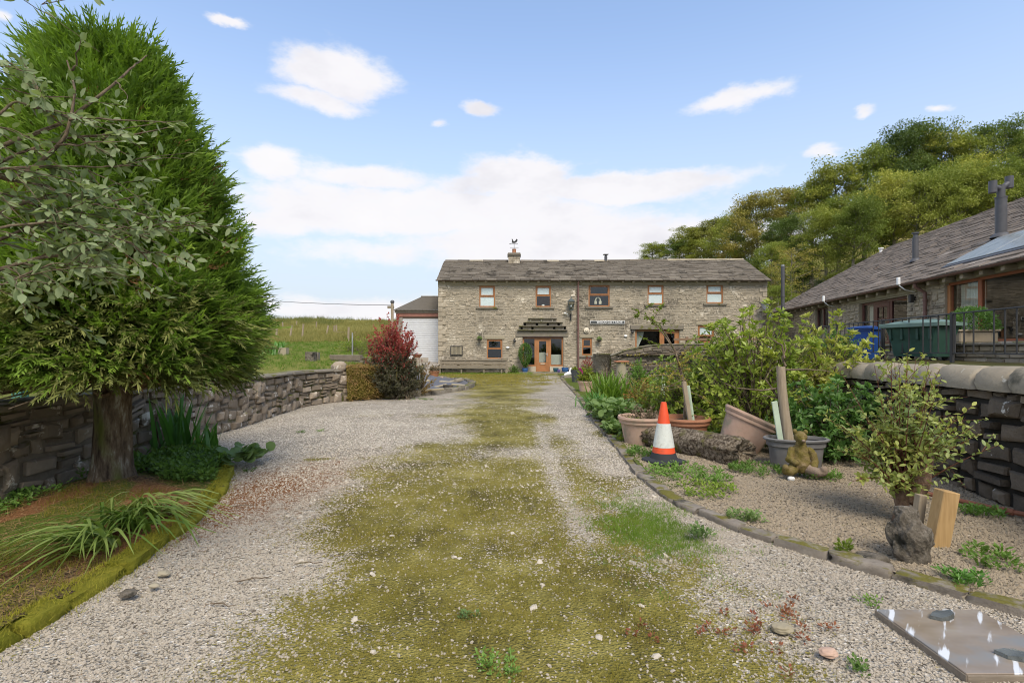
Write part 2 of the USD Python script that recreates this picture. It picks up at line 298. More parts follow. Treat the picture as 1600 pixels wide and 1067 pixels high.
rock('roof_slate', [(.075, .063, .047), (.115, .097, .073), (.16, .137, .105), (.23, .20, .155)], 5, .5, island=.65, stain=((.05, .042, .03), 1.2, .52, .68), lichen=((.30, .27, .2), 11, .66, .74))
rock('barn_slate', [(.12, .098, .078), (.175, .145, .118), (.235, .197, .162), (.32, .275, .23)], 5, .5, island=.65, stain=((.30, .17, .10), .9, .66, .76), lichen=((.34, .30, .26), 10, .66, .74))
rock('ridge_stone', [(.26, .225, .15), (.36, .31, .22)], 6, .5, island=.4)
rock('garage_sheet', [(.13, .12, .10), (.20, .18, .155)], 3, .3, island=.1)
rock('grey_rock', [(.035, .028, .02), (.095, .08, .06), (.19, .165, .13), (.36, .335, .29)], 14, 1.0, island=0, dist=.03, stain=((.03, .028, .02), 5, .55, .66))
rock('black_rock', [(.02, .02, .018), (.06, .055, .045), (.14, .10, .07)], 8, 1.0, island=0)
rock('wet_slate', [(.04, .045, .045), (.10, .11, .105), (.16, .17, .16)], 8, .7, rough=.5, island=.2, spec=.5)
rock('concrete', [(.25, .225, .19), (.33, .30, .26)], 3, .3, island=.1, stain=((.14, .12, .09), 1.2, .55, .7))
rock('mossy_statue', [(.07, .06, .018), (.14, .115, .03), (.20, .15, .07), (.34, .26, .18)], 14, 1.0, island=0, rough=1.0, spec=.05)
rock('statue_stone', [(.20, .145, .10), (.32, .25, .19)], 14, .7, island=0)
rock('pebble', [(.18, .15, .115), (.37, .322, .255), (.49, .435, .35), (.565, .51, .42), (.68, .63, .55)], 30, .3, island=.85)
rock('tan_pebble', [(.085, .065, .045), (.205, .163, .113), (.325, .268, .19), (.43, .365, .272), (.56, .50, .40)], 30, .3, island=.85)
rock('terracotta_pale', [(.36, .235, .17), (.45, .305, .225), (.50, .36, .28)], 5, .25, island=0, rough=.85, stain=((.27, .235, .165), 3.0, .50, .72))
rock('terracotta', [(.25, .105, .055), (.33, .15, .08), (.40, .20, .12)], 4, .2, island=0, rough=.75)
paint('grey_plastic', (.155, .15, .145), .6, var=.3, dirt=((.10, .095, .07), .55, .75))
paint('charcoal_plastic', (.05, .055, .06), .55)
paint('magenta_plastic', (.28, .02, .12), .5)
paint('blue_glaze', (.045, .12, .30), .25); paint('teal_glaze', (.03, .10, .13), .3); paint('violet_glaze', (.13, .10, .26), .35)
paint('bin_blue', (.012, .055, .23), .5, var=.2); paint('bin_green', (.025, .065, .047), .55, var=.2); paint('bin_lid', (.12, .185, .155), .5, var=.15)
paint('cone_orange', (.72, .085, .025), .55, var=.15, dirt=((.26, .075, .04), .50, .80)); paint('cone_white', (.58, .60, .55), .4, var=.15, dirt=((.30, .28, .22), .50, .78), scale=14, bump=.35, bscale=22)
paint('rubber', (.028, .030, .033), .8, var=.3)
paint('brown_gutter', (.085, .042, .033), .4); paint('brown_pipe', (.155, .085, .070), .5, var=.2)
paint('frame_brown', (.34, .15, .058), .45, var=.18, bump=.05); paint('frame_dark', (.075, .028, .022), .4); paint('frame_red', (.26, .085, .035), .45, var=.2)
paint('porch_brown', (.075, .04, .035), .6)
paint('iron', (.035, .034, .033), .55, var=.3); paint('flue_grey', (.075, .075, .08), .5, var=.2); paint('lead', (.22, .23, .245), .5)
paint('white_plastic', (.72, .72, .70), .4, var=.08); paint('cream', (.62, .55, .42), .6, var=.2); paint('blind', (.80, .82, .84), .9, var=.05); paint('curtain', (.55, .53, .47), .9, var=.1)
paint('interior', (.05, .045, .04), .9); paint('shutter', (.60, .61, .62), .45, var=.08); paint('fascia', (.24, .20, .15), .7, var=.3); paint('fascia_red', (.27, .12, .085), .6, var=.2)
paint('dish_grey', (.08, .085, .09), .5, var=.2); paint('sign_black', (.03, .035, .035), .5); paint('lamp_green', (.06, .075, .075), .5); paint('turquoise', (.10, .28, .24), .5); paint('galv', (.35, .36, .36), .45, metallic=.6)
paint('tube_green', (.42, .50, .38), .5, var=.15); paint('rust_pipe', (.20, .075, .04), .6, var=.3); paint('tarp', (.105, .105, .115), .55, var=.3); paint('panel_metal', (.30, .32, .31), .35, metallic=.3, var=.1)
wood('old_timber', [(.10, .085, .06), (.20, .165, .115), (.30, .255, .185)], 'x'); wood('post_grey', [(.17, .13, .085), (.30, .24, .165), (.42, .35, .25)], 'z')
wood('post_new', [(.26, .155, .06), (.40, .26, .115), (.48, .33, .16)], 'z', bump=.2); wood('sleeper', [(.10, .08, .06), (.22, .18, .135), (.32, .27, .20)], 'x'); wood('fence_brown', [(.14, .09, .055), (.26, .17, .105)], 'x')
wood('bench_wood', [(.12, .10, .07), (.22, .185, .135), (.30, .26, .19)], 'x'); wood('dark_timber', [(.04, .03, .022), (.09, .07, .05)], 'x')
bark('conifer_bark', [(.04, .028, .02), (.10, .075, .05), (.17, .135, .095), (.34, .33, .28)], (.10, .115, .025), 4, 4, .46, .60)
bark('tree_bark', [(.08, .072, .05), (.20, .18, .135), (.33, .30, .24)], (.09, .10, .04), 2, 4)
bark('twig', [(.07, .05, .035), (.16, .12, .08), (.25, .20, .14)], (.13, .12, .06), 6, 3, .6, .75)
bark('yellow_twig', [(.14, .13, .04), (.24, .22, .07), (.32, .28, .12)], (.2, .12, .06), 6, 3, .6, .75)
bark('red_twig', [(.10, .04, .025), (.20, .09, .055)], (.2, .12, .06), 6, 3, .6, .75)
bark('log_bark', [(.022, .016, .011), (.085, .065, .045), (.20, .165, .12), (.32, .27, .21)], (.10, .095, .025), 6, 1, .56, .7)
bark('stump_bark', [(.09, .055, .04), (.17, .11, .075), (.24, .17, .12)], (.2, .15, .09), 7, 2, .6, .75)
leafmat('conifer_leaf', [(.022, .040, .008), (.048, .080, .011), (.088, .135, .018), (.135, .185, .026)], .28, .55, .2, 2.6, .6)
leafmat('conifer_dull', [(.03, .038, .010), (.055, .065, .016), (.095, .10, .03), (.12, .13, .045)], .15, .6, .2, 2.0, .4)
leafmat('dead_leaf', [(.06, .035, .018), (.13, .07, .03), (.19, .10, .045)], .15, .8, .1)
leafmat('hazel_leaf', [(.055, .075, .030), (.085, .11, .045), (.13, .155, .085), (.17, .185, .105), (.24, .22, .12), (.24, .25, .03), (.15, .17, .04)], .3, .6, .25, 2.5, .25)
leafmat('wood_leaf_green', [(.045, .060, .012), (.075, .092, .018), (.115, .125, .026), (.155, .155, .035)], .25, .6, .2, .25, .45)
leafmat('wood_leaf_yellow', [(.06, .072, .013), (.11, .115, .02), (.17, .16, .032), (.21, .19, .045)], .25, .6, .2, .25, .45)
leafmat('wood_leaf_russet', [(.05, .056, .014), (.085, .085, .021), (.125, .105, .027), (.165, .115, .035)], .25, .6, .2, .25, .45)
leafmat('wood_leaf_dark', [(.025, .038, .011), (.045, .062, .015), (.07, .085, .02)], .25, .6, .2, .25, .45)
leafmat('shrub_leaf', [(.045, .065, .012), (.095, .13, .020), (.155, .19, .032), (.23, .26, .045), (.30, .32, .07)], .3, .4, .4, 2.2, .5)
leafmat('green_leaf', [(.03, .07, .015), (.07, .13, .025), (.12, .19, .04)])
leafmat('shrub_leaf_deep', [(.025, .055, .014), (.05, .095, .022), (.085, .15, .035)], .3, .4, .4, 2.5, .4)
leafmat('sapling_leaf', [(.05, .085, .02), (.09, .14, .045), (.15, .20, .08), (.24, .25, .06), (.34, .31, .05)], .3, .5, .3, 3.5, .3)
leafmat('weed_leaf', [(.035, .065, .014), (.07, .12, .022), (.11, .18, .035)], .3, .5, .3, 3, .4)
leafmat('lime_leaf', [(.09, .13, .015), (.17, .22, .025), (.26, .29, .04)], .3, .5, .3, 3, .4)
leafmat('iris_leaf', [(.02, .06, .012), (.04, .10, .018), (.075, .15, .025)], .2, .4, .4, 3, .3)
leafmat('strap_leaf', [(.05, .085, .015), (.09, .14, .025), (.15, .19, .05), (.24, .25, .09)], .25, .45, .35, 3, .3)
leafmat('phormium_leaf', [(.05, .10, .015), (.10, .16, .02), (.19, .23, .03), (.38, .33, .05), (.5, .42, .08)], .25, .4, .35, 3, .2)
leafmat('mantle_leaf', [(.06, .10, .03), (.10, .15, .05), (.16, .21, .08)], .25, .6, .2, 3, .3)
leafmat('heather_leaf', [(.07, .075, .015), (.14, .14, .022), (.22, .17, .03), (.28, .15, .05), (.12, .16, .025)], .25, .6, .2, 2.0, .4)
leafmat('berberis_leaf', [(.035, .018, .016), (.075, .028, .024), (.14, .03, .025), (.24, .045, .03), (.36, .07, .045)], .3, .5, .3, 2.0, .35, (1, .5, .4))
leafmat('berberis_dark', [(.030, .030, .018), (.05, .045, .028), (.08, .045, .035)], .25, .5, .3, 2.0, .35)
leafmat('yellow_leaf', [(.10, .11, .02), (.25, .23, .04), (.38, .33, .06), (.22, .15, .06)], .3, .5, .25, 3.0, .25)
leafmat('dry_stem', [(.16, .12, .08), (.28, .22, .15)], .1, .9, .1)
leafmat('drive_grass', [(.12, .12, .018), (.21, .185, .03), (.30, .25, .06), (.40, .32, .11)], .25, .7, .1, 1.6, .45)
leafmat('green_grass', [(.05, .09, .012), (.10, .16, .02), (.17, .22, .035)], .25, .6, .2, 2, .4)
leafmat('moor_grass', [(.12, .12, .03), (.20, .18, .055), (.28, .25, .09), (.15, .165, .03)], .25, .8, .1, .15, .6)
leafmat('rush', [(.05, .065, .02), (.09, .10, .03), (.13, .13, .045)], .25, .7, .1, 1, .3)
leafmat('sedum_leaf', [(.17, .05, .03), (.26, .10, .05), (.14, .13, .03)], .2, .6, .2, 3, .3)
def glassmat(name, tint=(.9, .93, .92), rough=0.0, ior=1.5):
    N = {'geo': ('geometry', {}), 'bf': ('math', dict(math_type='subtract', value1=1.0)), 'fm': ('math', dict(math_type='multiply')), 't': ('transparent_bsdf', dict(color=tint)), 'g': ('glossy_bsdf', dict(color=(1, 1, 1), roughness=rough)), 'f': ('fresnel', dict(IOR=ior)), 'm': ('mix_closure', {})}
    return mat(name, N, [('geo.backfacing', 'bf.value2'), ('f.fac', 'fm.value1'), ('bf.value', 'fm.value2'), ('fm.value', 'm.fac'), ('t.BSDF', 'm.closure1'), ('g.BSDF', 'm.closure2')], 'm.closure')
glassmat('glass', ior=1.75); glassmat('lamp_glass', (.75, .78, .78), .1)
M = MATS

# ------------------------------------------------------------------ ground
def curve(pts):
    p = np.array(pts, float); return lambda y: np.interp(y, p[:, 1], p[:, 0])
wall_left_x = curve([(-3.9, -6), (-4.1, -1), (-4.4, 2), (-4.75, 4.7), (-5.2, 8.57), (-5.25, 10.8), (-5.45, 13.2), (-5.05, 14.3), (-3.95, 15.6), (-4.6, 17), (-7.0, 24), (-8.0, 31.5), (-8.0, 40)])
bed_left_x = curve([(-2.75, -6), (-2.6, 1), (-2.53, 2.53), (-2.57, 3.43), (-2.74, 4.44), (-3.0, 5.3), (-3.36, 6.15), (-4.09, 7.27), (-4.9, 8.0), (-5.25, 8.4)])
kerb_x = curve([(9, -6), (6.5, 1.0), (4.3, 1.95), (2.92, 2.87), (2.4, 3.53), (1.93, 4.14), (1.62, 4.9), (1.52, 6.0), (1.66, 8.28), (1.74, 10.9), (2.1, 16), (2.49, 25.5), (2.7, 31.5)])
wall_right_x = lambda y: 4.6 + .19 * (np.asarray(y, float) - 4.6)
drive_left = lambda y: np.where(y < 8.4, bed_left_x(y), wall_left_x(y))
def moss_mask(x, y):
    x, y = np.asarray(x, float), np.asarray(y, float)
    lo = np.interp(y, [1, 2.3, 3.4, 4.7, 5.6, 6.9, 8.9, 12.6, 17, 22, 27, 32], [-1.2, -1.35, -1.42, -1.85, -1.95, -1.75, -.95, -1.45, -1.9, -3.2, -6, -8])
    hi = np.interp(y, [1, 2.3, 3.4, 4.7, 6.9, 8.9, 12.6, 17, 22, 27, 32], [1.4, 1.3, 1.2, 1.06, 1.2, 1.0, .95, 1.0, 1.6, 2.3, 2.6])
    n = fb(x, y, 1.4, 4, 3) - .5
    e = .34 + .05 * np.clip(y - 10, 0, 20)
    m = np.minimum(x - lo + .13, hi - x + .10) / (e * 1.5) + n * 2.4
    m = sstep(-.55, 1.3, m)
    m = m * (.84 + .16 * sstep(.36, .6, fb(x, y, .9, 4, 33)))
    m *= 1 - .75 * np.exp(-((x - np.interp(y, [3, 6, 12], [.62, .52, .55])) / .15) ** 2) * sstep(3.6, 4.3, y) * (1 - sstep(9, 12, y)) * sstep(.35, .55, fb(x, y, 1.1, 3, 8) + .1)
    m *= 1 - .8 * np.exp(-(((x - .1) / .75) ** 2 + ((y - 7.4) / .5) ** 2) * 1.2)
    for cx, cy, rx, ry, a in ((-2.05, 7.9, .5, .16, .9), (-1.85, 11.4, 1.5, .3, .55), (-2.6, 6.9, .25, .12, .8), (1.2, 3.0, .4, .5, .35), (1.75, 6.0, .2, .8, .4), (1.55, 9, .15, 1.5, .5)):
        m = np.maximum(m, a * np.exp(-(((x - cx) / rx) ** 2 + ((y - cy) / ry) ** 2)) * sstep(.35, .55, fb(x, y, 4, 3, 5)) * 1.6)
    return np.clip(m, 0, 1)
def litter_mask(x, y):
    a = np.exp(-(((x + 2.55) / .62) ** 2 + ((y - 5.6) / 1.25) ** 2)) + 1.0 * np.exp(-(((x + 3.6) / 1.0) ** 2 + ((y - 4.2) / .8) ** 2))
    return np.clip(a * (.35 + 1.3 * fb(x, y, 2.2, 3, 21)), 0, 1)
def groundmat(name, kind):
    N, L = {'geo': ('geometry', {})}, []
    for k in ('moss', 'litter', 'green'):
        N[k] = ('attribute', dict(attribute=k))
    def noise(key, sc, det=5.0, ro=.65, typ=None):
        N[key] = ('noise_texture', dict(scale=sc, detail=det, roughness=ro)); L.append(('geo.position', key + '.vector'))
    noise('nf', 55, 4); noise('nm', 9, 6, .7); noise('nl', 1.1, 5)
    N['vo'] = ('voronoi_texture', dict(scale=62.0, feature='f1')); L.append(('geo.position', 'vo.vector'))
    N['vs'] = ('separate_color', {}); L.append(('vo.color', 'vs.color'))
    g = {'drive': [(0, (.135, .112, .082)), (.25, (.285, .245, .187)), (.55, (.405, .355, .28)), (.85, (.51, .455, .37)), (1, (.70, .65, .57))],
         'tan': [(0, (.07, .053, .036)), (.25, (.165, .13, .09)), (.55, (.285, .232, .165)), (.85, (.40, .335, .245)), (1, (.52, .45, .36))],
         'soil': [(0, (.03, .02, .013)), (.4, (.075, .05, .03)), (.75, (.13, .09, .05)), (1, (.2, .14, .08))]}[kind]
    N['g'] = ('rgb_ramp', dict(ramp=g)); L.append(('vs.r', 'g.fac'))
    # broad lighter and darker patches in the gravel
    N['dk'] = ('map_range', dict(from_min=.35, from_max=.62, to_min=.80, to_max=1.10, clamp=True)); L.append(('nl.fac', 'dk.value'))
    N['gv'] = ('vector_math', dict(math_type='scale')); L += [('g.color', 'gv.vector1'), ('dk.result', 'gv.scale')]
    N['mo'] = ('rgb_ramp', dict(ramp=[(.12, (.05, .042, .015)), (.34, (.105, .088, .022)), (.50, (.175, .15, .034)), (.66, (.245, .21, .055)), (.85, (.34, .29, .10))])); 
    N['mx'] = ('math', dict(math_type='multiply_add', value2=.55)); N['mx2'] = ('math', dict(math_type='multiply_add', value2=.5)); N['mx3'] = ('math', dict(math_type='multiply_add', value2=1.35, value3=-.84))
    L += [('nm.fac', 'mx.value1'), ('nf.fac', 'mx2.value1'), ('mx2.value', 'mx.value3'), ('nl.fac', 'mx2.value3'), ('mx.value', 'mx3.value1'), ('mx3.value', 'mo.fac')]
    # moss mask, broken up finely so that pebbles show through
    N['k1'] = ('math', dict(math_type='multiply_add', value2=1.32)); L += [('moss.fac', 'k1.value1')]
    N['k2'] = ('math', dict(math_type='multiply_add', value2=1.7, value3=-1.40)); N['k2b'] = ('math', dict(math_type='multiply_add', value2=1.1)); L += [('nm.fac', 'k2.value1'), ('nf.fac', 'k2b.value1'), ('k2.value', 'k2b.value3'), ('k2b.value', 'k1.value3')]
    N['k3'] = ('math', dict(math_type='multiply_add', value2=-1.0)); L += [('vs.g', 'k3.value1'), ('k1.value', 'k3.value3')]
    N['kr'] = ('map_range', dict(range_type='smoothstep', from_min=0.0, from_max=.32, clamp=True)); L.append(('k3.value', 'kr.value'))
    N['m1'] = ('mix_color', {}); L += [('gv.vector', 'm1.a'), ('mo.color', 'm1.b'), ('kr.result', 'm1.fac')]
    N['lr'] = ('rgb_ramp', dict(ramp=[(.2, (.10, .045, .022)), (.5, (.23, .105, .045)), (.8, (.33, .18, .085))])); L.append(('nf.fac', 'lr.fac'))
    N['lk'] = ('math', dict(math_type='multiply_add', value2=1.0)); N['lk2'] = ('math', dict(math_type='multiply_add', value2=1.4, value3=-.95)); N['lk3'] = ('map_range', dict(range_type='smoothstep', from_min=0, from_max=.5, clamp=True))
    L += [('litter.fac', 'lk.value1'), ('nm.fac', 'lk2.value1'), ('lk2.value', 'lk.value3'), ('lk.value', 'lk3.value')]
    N['m2'] = ('mix_color', {}); L += [('m1.result', 'm2.a'), ('lr.color', 'm2.b'), ('lk3.result', 'm2.fac')]
    N['gr'] = ('rgb_ramp', dict(ramp=[(.25, (.05, .075, .012)), (.5, (.10, .13, .02)), (.8, (.18, .19, .035))])); L.append(('nf.fac', 'gr.fac'))
    N['gk'] = ('math', dict(math_type='multiply_add', value2=1.3)); N['gk3'] = ('map_range', dict(range_type='smoothstep', from_min=0, from_max=.4, clamp=True)); L += [('green.fac', 'gk.value1'), ('lk2.value', 'gk.value3'), ('gk.value', 'gk3.value')]
    N['m3'] = ('mix_color', {}); L += [('m2.result', 'm3.a'), ('gr.color', 'm3.b'), ('gk3.result', 'm3.fac')]
    N['p'] = ('principled_bsdf', dict(roughness=.95, specular_ior_level=.15)); L.append(('m3.result', 'p.base_color'))
    N['bh'] = ('math', dict(math_type='multiply_add', value2=.6)); L += [('nf.fac', 'bh.value1'), ('vo.distance', 'bh.value3')]
    N['bp'] = ('bump', dict(strength=.9, distance=.022, invert=False)); L += [('bh.value', 'bp.height'), ('bp.normal', 'p.normal')]
    return mat(name, N, L)
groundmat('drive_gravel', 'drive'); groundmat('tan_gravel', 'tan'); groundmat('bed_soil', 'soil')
def rows(y0, y1, y2, d0, d1):
    """y positions: spacing d0 from y0 to y1, then growing to d1."""
    y = list(np.arange(y0, y1, d0)); d = d0
    while y[-1] < y2: d = min(d1, d * 1.04); y.append(y[-1] + d)
    y[-1] = y2; return np.array(y)
def strip(xl, xr, ys, n, zf):
    s = np.linspace(0, 1, n)[None, :]; Y = ys[:, None] * np.ones((1, n)); X = xl(ys)[:, None] * (1 - s) + xr(ys)[:, None] * s
    return X, Y, zf(X, Y)
drive_z = lambda x, y: .035 * (fb(x, y, .5, 3, 11) - .5) + .022 * (fb(x, y, 3.5, 3, 12) - .5) + .03 * moss_mask(x, y) * (fb(x, y, 6, 3, 2) - .3)
bed_z = lambda x, y: .03 + .08 * (fb(x, y, .8, 3, 31) - .4) + .03 * (fb(x, y, 5, 3, 12) - .5)
soil_z = lambda x, y: .05 + .10 * (fb(x, y, .8, 3, 31) - .4) + .03 * (fb(x, y, 5, 3, 12) - .5) + .12 * np.exp(-(((x + 4.1) / .5) ** 2 + ((y - 5.2) / .5) ** 2))
ys = rows(.6, 6, 31.6, .045, .25)
X, Y, Z = strip(lambda y: drive_left(y) + 0 * y, kerb_x, ys, 130, drive_z)
green = np.exp(-(((X - 1.15) / .28) ** 2 + ((Y - 4.25) / .55) ** 2)) * .35 + sstep(22, 29, Y) * .75 * fb(X, Y, .8, 3, 4) + sstep(-4, -6, X) * 0
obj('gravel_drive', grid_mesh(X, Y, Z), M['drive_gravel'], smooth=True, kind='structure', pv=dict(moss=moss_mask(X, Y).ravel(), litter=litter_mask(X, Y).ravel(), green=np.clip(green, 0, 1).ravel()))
X, Y, Z = strip(wall_left_x, lambda y: bed_left_x(y) - .06, rows(.6, 8.35, 8.4, .06, .06), 50, soil_z)
gre = sstep(.45, .62, fb(X, Y, 1.3, 3, 41)) * .8 + np.exp(-((X - wall_left_x(Y)) / .35) ** 2) * .6 + np.exp(-(((X + 3.6) / .6) ** 2 + ((Y - 6.2) / .8) ** 2)); msk = sstep(.52, .66, fb(X, Y, 2.1, 3, 44)) * .5 + np.exp(-(((X + 2.8) / .5) ** 2 + ((Y - 2.6) / .7) ** 2)) * .5
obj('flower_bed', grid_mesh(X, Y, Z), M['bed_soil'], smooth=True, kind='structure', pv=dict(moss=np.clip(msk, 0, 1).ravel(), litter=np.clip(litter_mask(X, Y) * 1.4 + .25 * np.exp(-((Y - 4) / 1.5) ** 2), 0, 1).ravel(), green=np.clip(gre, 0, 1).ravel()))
X, Y, Z = strip(lambda y: kerb_x(y) + .02, lambda y: np.where(y < 24.5, wall_right_x(y), 5.2) + .1, rows(.9, 8, 31.6, .08, .4), 60, bed_z)
gre = sstep(8.5, 11, Y) * (.4 + .8 * fb(X, Y, 1.2, 3, 9)) + np.exp(-((X - kerb_x(Y) - .25) / .3) ** 2) * sstep(4.5, 6, Y) * .7
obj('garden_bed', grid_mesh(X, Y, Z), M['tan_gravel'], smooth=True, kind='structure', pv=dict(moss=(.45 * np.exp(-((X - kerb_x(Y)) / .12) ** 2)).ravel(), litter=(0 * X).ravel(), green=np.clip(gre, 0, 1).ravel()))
# ground behind the camera
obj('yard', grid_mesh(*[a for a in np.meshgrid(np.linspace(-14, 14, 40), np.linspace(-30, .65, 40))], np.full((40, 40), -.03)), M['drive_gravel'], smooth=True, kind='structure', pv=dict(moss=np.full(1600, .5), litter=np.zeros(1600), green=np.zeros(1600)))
# moor to the left, hill behind and to the right
def left_z(x, y):
    return .88 + .079 * np.clip(y - 15, 0, 66) + .5 * (fb(x, y, .12, 3, 51) - .5) * sstep(20, 40, y) + .08 * (fb(x, y, .9, 3, 52) - .5)
EX, EY = 18.2, 35.9                                  # far end of the barn's eaves; the barn runs from here towards the camera along -UW
UW, NW = V3(.187, .982, 0), V3(.982, -.187, 0)
def right_z(x, y):
    d = NW[0] * (x - EX) + NW[1] * (y - EY) - 16
    return 1.2 + .36 * np.clip(d, 0, 40) * sstep(-3, 8, d + 3) + .05 * (fb(x, y, .7, 3, 53) - .5) + sstep(37.5, 39, y) * .3
def far_z(x, y):
    a = left_z(x, y) - .02 * np.clip(y - 85, 0, 400)
    b = 1.5 + .28 * np.clip(y - 38, 0, 45) + .36 * np.clip(NW[0] * (x - EX) + NW[1] * (y - EY) - 12, 0, 40)
    t = sstep(2, 24, x); return a * (1 - t) + b * t
def hillmat(name, cols, cols2):
    N, L = {'geo': ('geometry', {})}, []
    for k, sc in (('a', .12), ('b', .9), ('c', 9.0)):
        N[k] = ('noise_texture', dict(scale=sc, detail=6.0, roughness=.65)); L.append(('geo.position', k + '.vector'))
    N['s'] = ('math', dict(math_type='multiply_add', value2=.5)); L += [('c.fac', 's.value1'), ('b.fac', 's.value3')]
    N['s2'] = ('math', dict(math_type='subtract', value2=.22)); L.append(('s.value', 's2.value1'))
    N['r1'] = ('rgb_ramp', dict(ramp=[(.25, cols[0]), (.5, cols[1]), (.75, cols[2])])); N['r2'] = ('rgb_ramp', dict(ramp=[(.25, cols2[0]), (.5, cols2[1]), (.75, cols2[2])])); L += [('s2.value', 'r1.fac'), ('s2.value', 'r2.fac')]
    N['k'] = ('map_range', dict(range_type='smoothstep', from_min=.42, from_max=.58, clamp=True)); L.append(('a.fac', 'k.value'))
    N['m'] = ('mix_color', {}); L += [('r1.color', 'm.a'), ('r2.color', 'm.b'), ('k.result', 'm.fac')]
    N['p'] = ('principled_bsdf', dict(roughness=1.0, specular_ior_level=.1)); L.append(('m.result', 'p.base_color'))
    N['bp'] = ('bump', dict(strength=.8, distance=.1)); L += [('c.fac', 'bp.height'), ('bp.normal', 'p.normal')]
    return mat(name, N, L)
hillmat('moor_ground', [(.13, .115, .035), (.22, .18, .06), (.30, .25, .09)], [(.10, .11, .022), (.16, .16, .035), (.22, .2, .055)])
hillmat('lawn_ground', [(.11, .12, .028), (.17, .17, .04), (.23, .21, .06)], [(.09, .115, .022), (.13, .15, .03), (.18, .18, .045)])
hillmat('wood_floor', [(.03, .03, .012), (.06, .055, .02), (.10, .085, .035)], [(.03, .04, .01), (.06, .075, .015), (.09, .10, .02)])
ys = rows(-8, 34, 38, .35, .4); t = np.concatenate([[0, .28, .33], np.geomspace(.5, 160, 70)]); Yg = ys[:, None] + 0 * t; Xg = (wall_left_x(ys) - .02)[:, None] - t
Zg = left_z(Xg, Yg); steep = (Yg > 16.3) & (t[None, :] < .3); Zg[steep] = -.02 + Zg[steep] * np.broadcast_to(t[None, :] / .33, Zg.shape)[steep]; Zg[(Yg <= 16.3) & (t[None, :] < .3)] -= .12
kl = int(np.searchsorted(ys, 27.0))
for nm_, a, b_, m in (('lawn', 0, kl + 1, 'lawn_ground'), ('moor', kl, len(ys), 'moor_ground')):
    gm = grid_mesh(Xg[a:b_], Yg[a:b_], Zg[a:b_]); obj(nm_, (gm[0], gm[1][:, ::-1]), M[m], smooth=True, kind='structure')
xr0 = lambda y: np.where(y < 24.3, wall_right_x(y) + .28, 5.0)
ys = rows(-8, 37.9, 38, .5, .5); Xg = xr0(ys)[:, None] + np.concatenate([[0], np.geomspace(.4, 150, 70)]); Yg = ys[:, None] + 0 * Xg
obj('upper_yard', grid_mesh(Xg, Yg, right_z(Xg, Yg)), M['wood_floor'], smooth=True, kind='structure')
Xg, Yg = np.meshgrid(np.concatenate([-np.geomspace(160, 20, 40), np.linspace(-19, 70, 110), np.geomspace(72, 170, 12)]), np.concatenate([np.linspace(38, 90, 80), np.geomspace(92, 500, 25)]))
obj('hillside', grid_mesh(Xg, Yg, far_z(Xg, Yg)), M['wood_floor'] if 0 else M['moor_ground'], smooth=True, kind='structure')
xa = np.linspace(-7.95, -4.45, 8); ya = np.linspace(27.5, 33.2, 8); Xg, Yg = np.meshgrid(xa, ya)
obj('concrete_apron', grid_mesh(Xg, Yg, .05 + .61 * sstep(27.5, 32.8, Yg)), M['concrete'], smooth=True, kind='structure')

# ------------------------------------------------------------------ stonework tools
def courses(L, H, hr, wr, seed, openings=(), gap=.012, split=.1, jump=0.0):
    """Rows of stones (u0, u1, v0, v1) filling L x H around the openings (u0, u1, v0, v1)."""
    rng = np.random.default_rng(seed); out, v = [], 0.0
    while v < H - .3 * hr[0]:
        h = min(rng.uniform(*hr), H - v)
        if H - v - h < hr[0] * .6: h = H - v
        free = [(0, L)]
        for a, b, c, d in openings:
            if c < v + h * .6 and d > v + h * .4:
                free = [q for s, e in free for q in ((s, min(e, a)), (max(s, b), e)) if q[1] - q[0] > .04]
        for s, e in free:
            u = s
            while u < e - 1e-6:
                w = rng.uniform(*wr) * (1.25 if rng.random() < .12 else 1)
                if e - u - w < wr[0] * .7: w = e - u
                if rng.random() < split and w > .2:
                    k = rng.uniform(.4, .6); out += [(u, u + w, v, v + h * k), (u, u + w, v + h * k, v + h)]
                else: out.append((u, u + w, v, v + h))
                u += w
        v += h
    res = [(a + gap / 2, b - gap / 2, c + gap / 2, d - gap / 2) for a, b, c, d in out if b - a > gap * 2 and d - c > gap * 1.5]
    for k in range(int(jump * len(res))):            # bigger stones that break the courses, a little proud of them
        w, h = rng.uniform(wr[0] * 1.1, wr[1] * .85), rng.uniform(hr[0] * 1.3, hr[1] * 1.45); u, v = rng.uniform(0, L - w), rng.uniform(0, H - h)
        if not any(u < b + .02 and u + w > a - .02 and v < d + .02 and v + h > c - .02 for a, b, c, d in openings): res.append((u, u + w, v, v + h, .014))
    return res
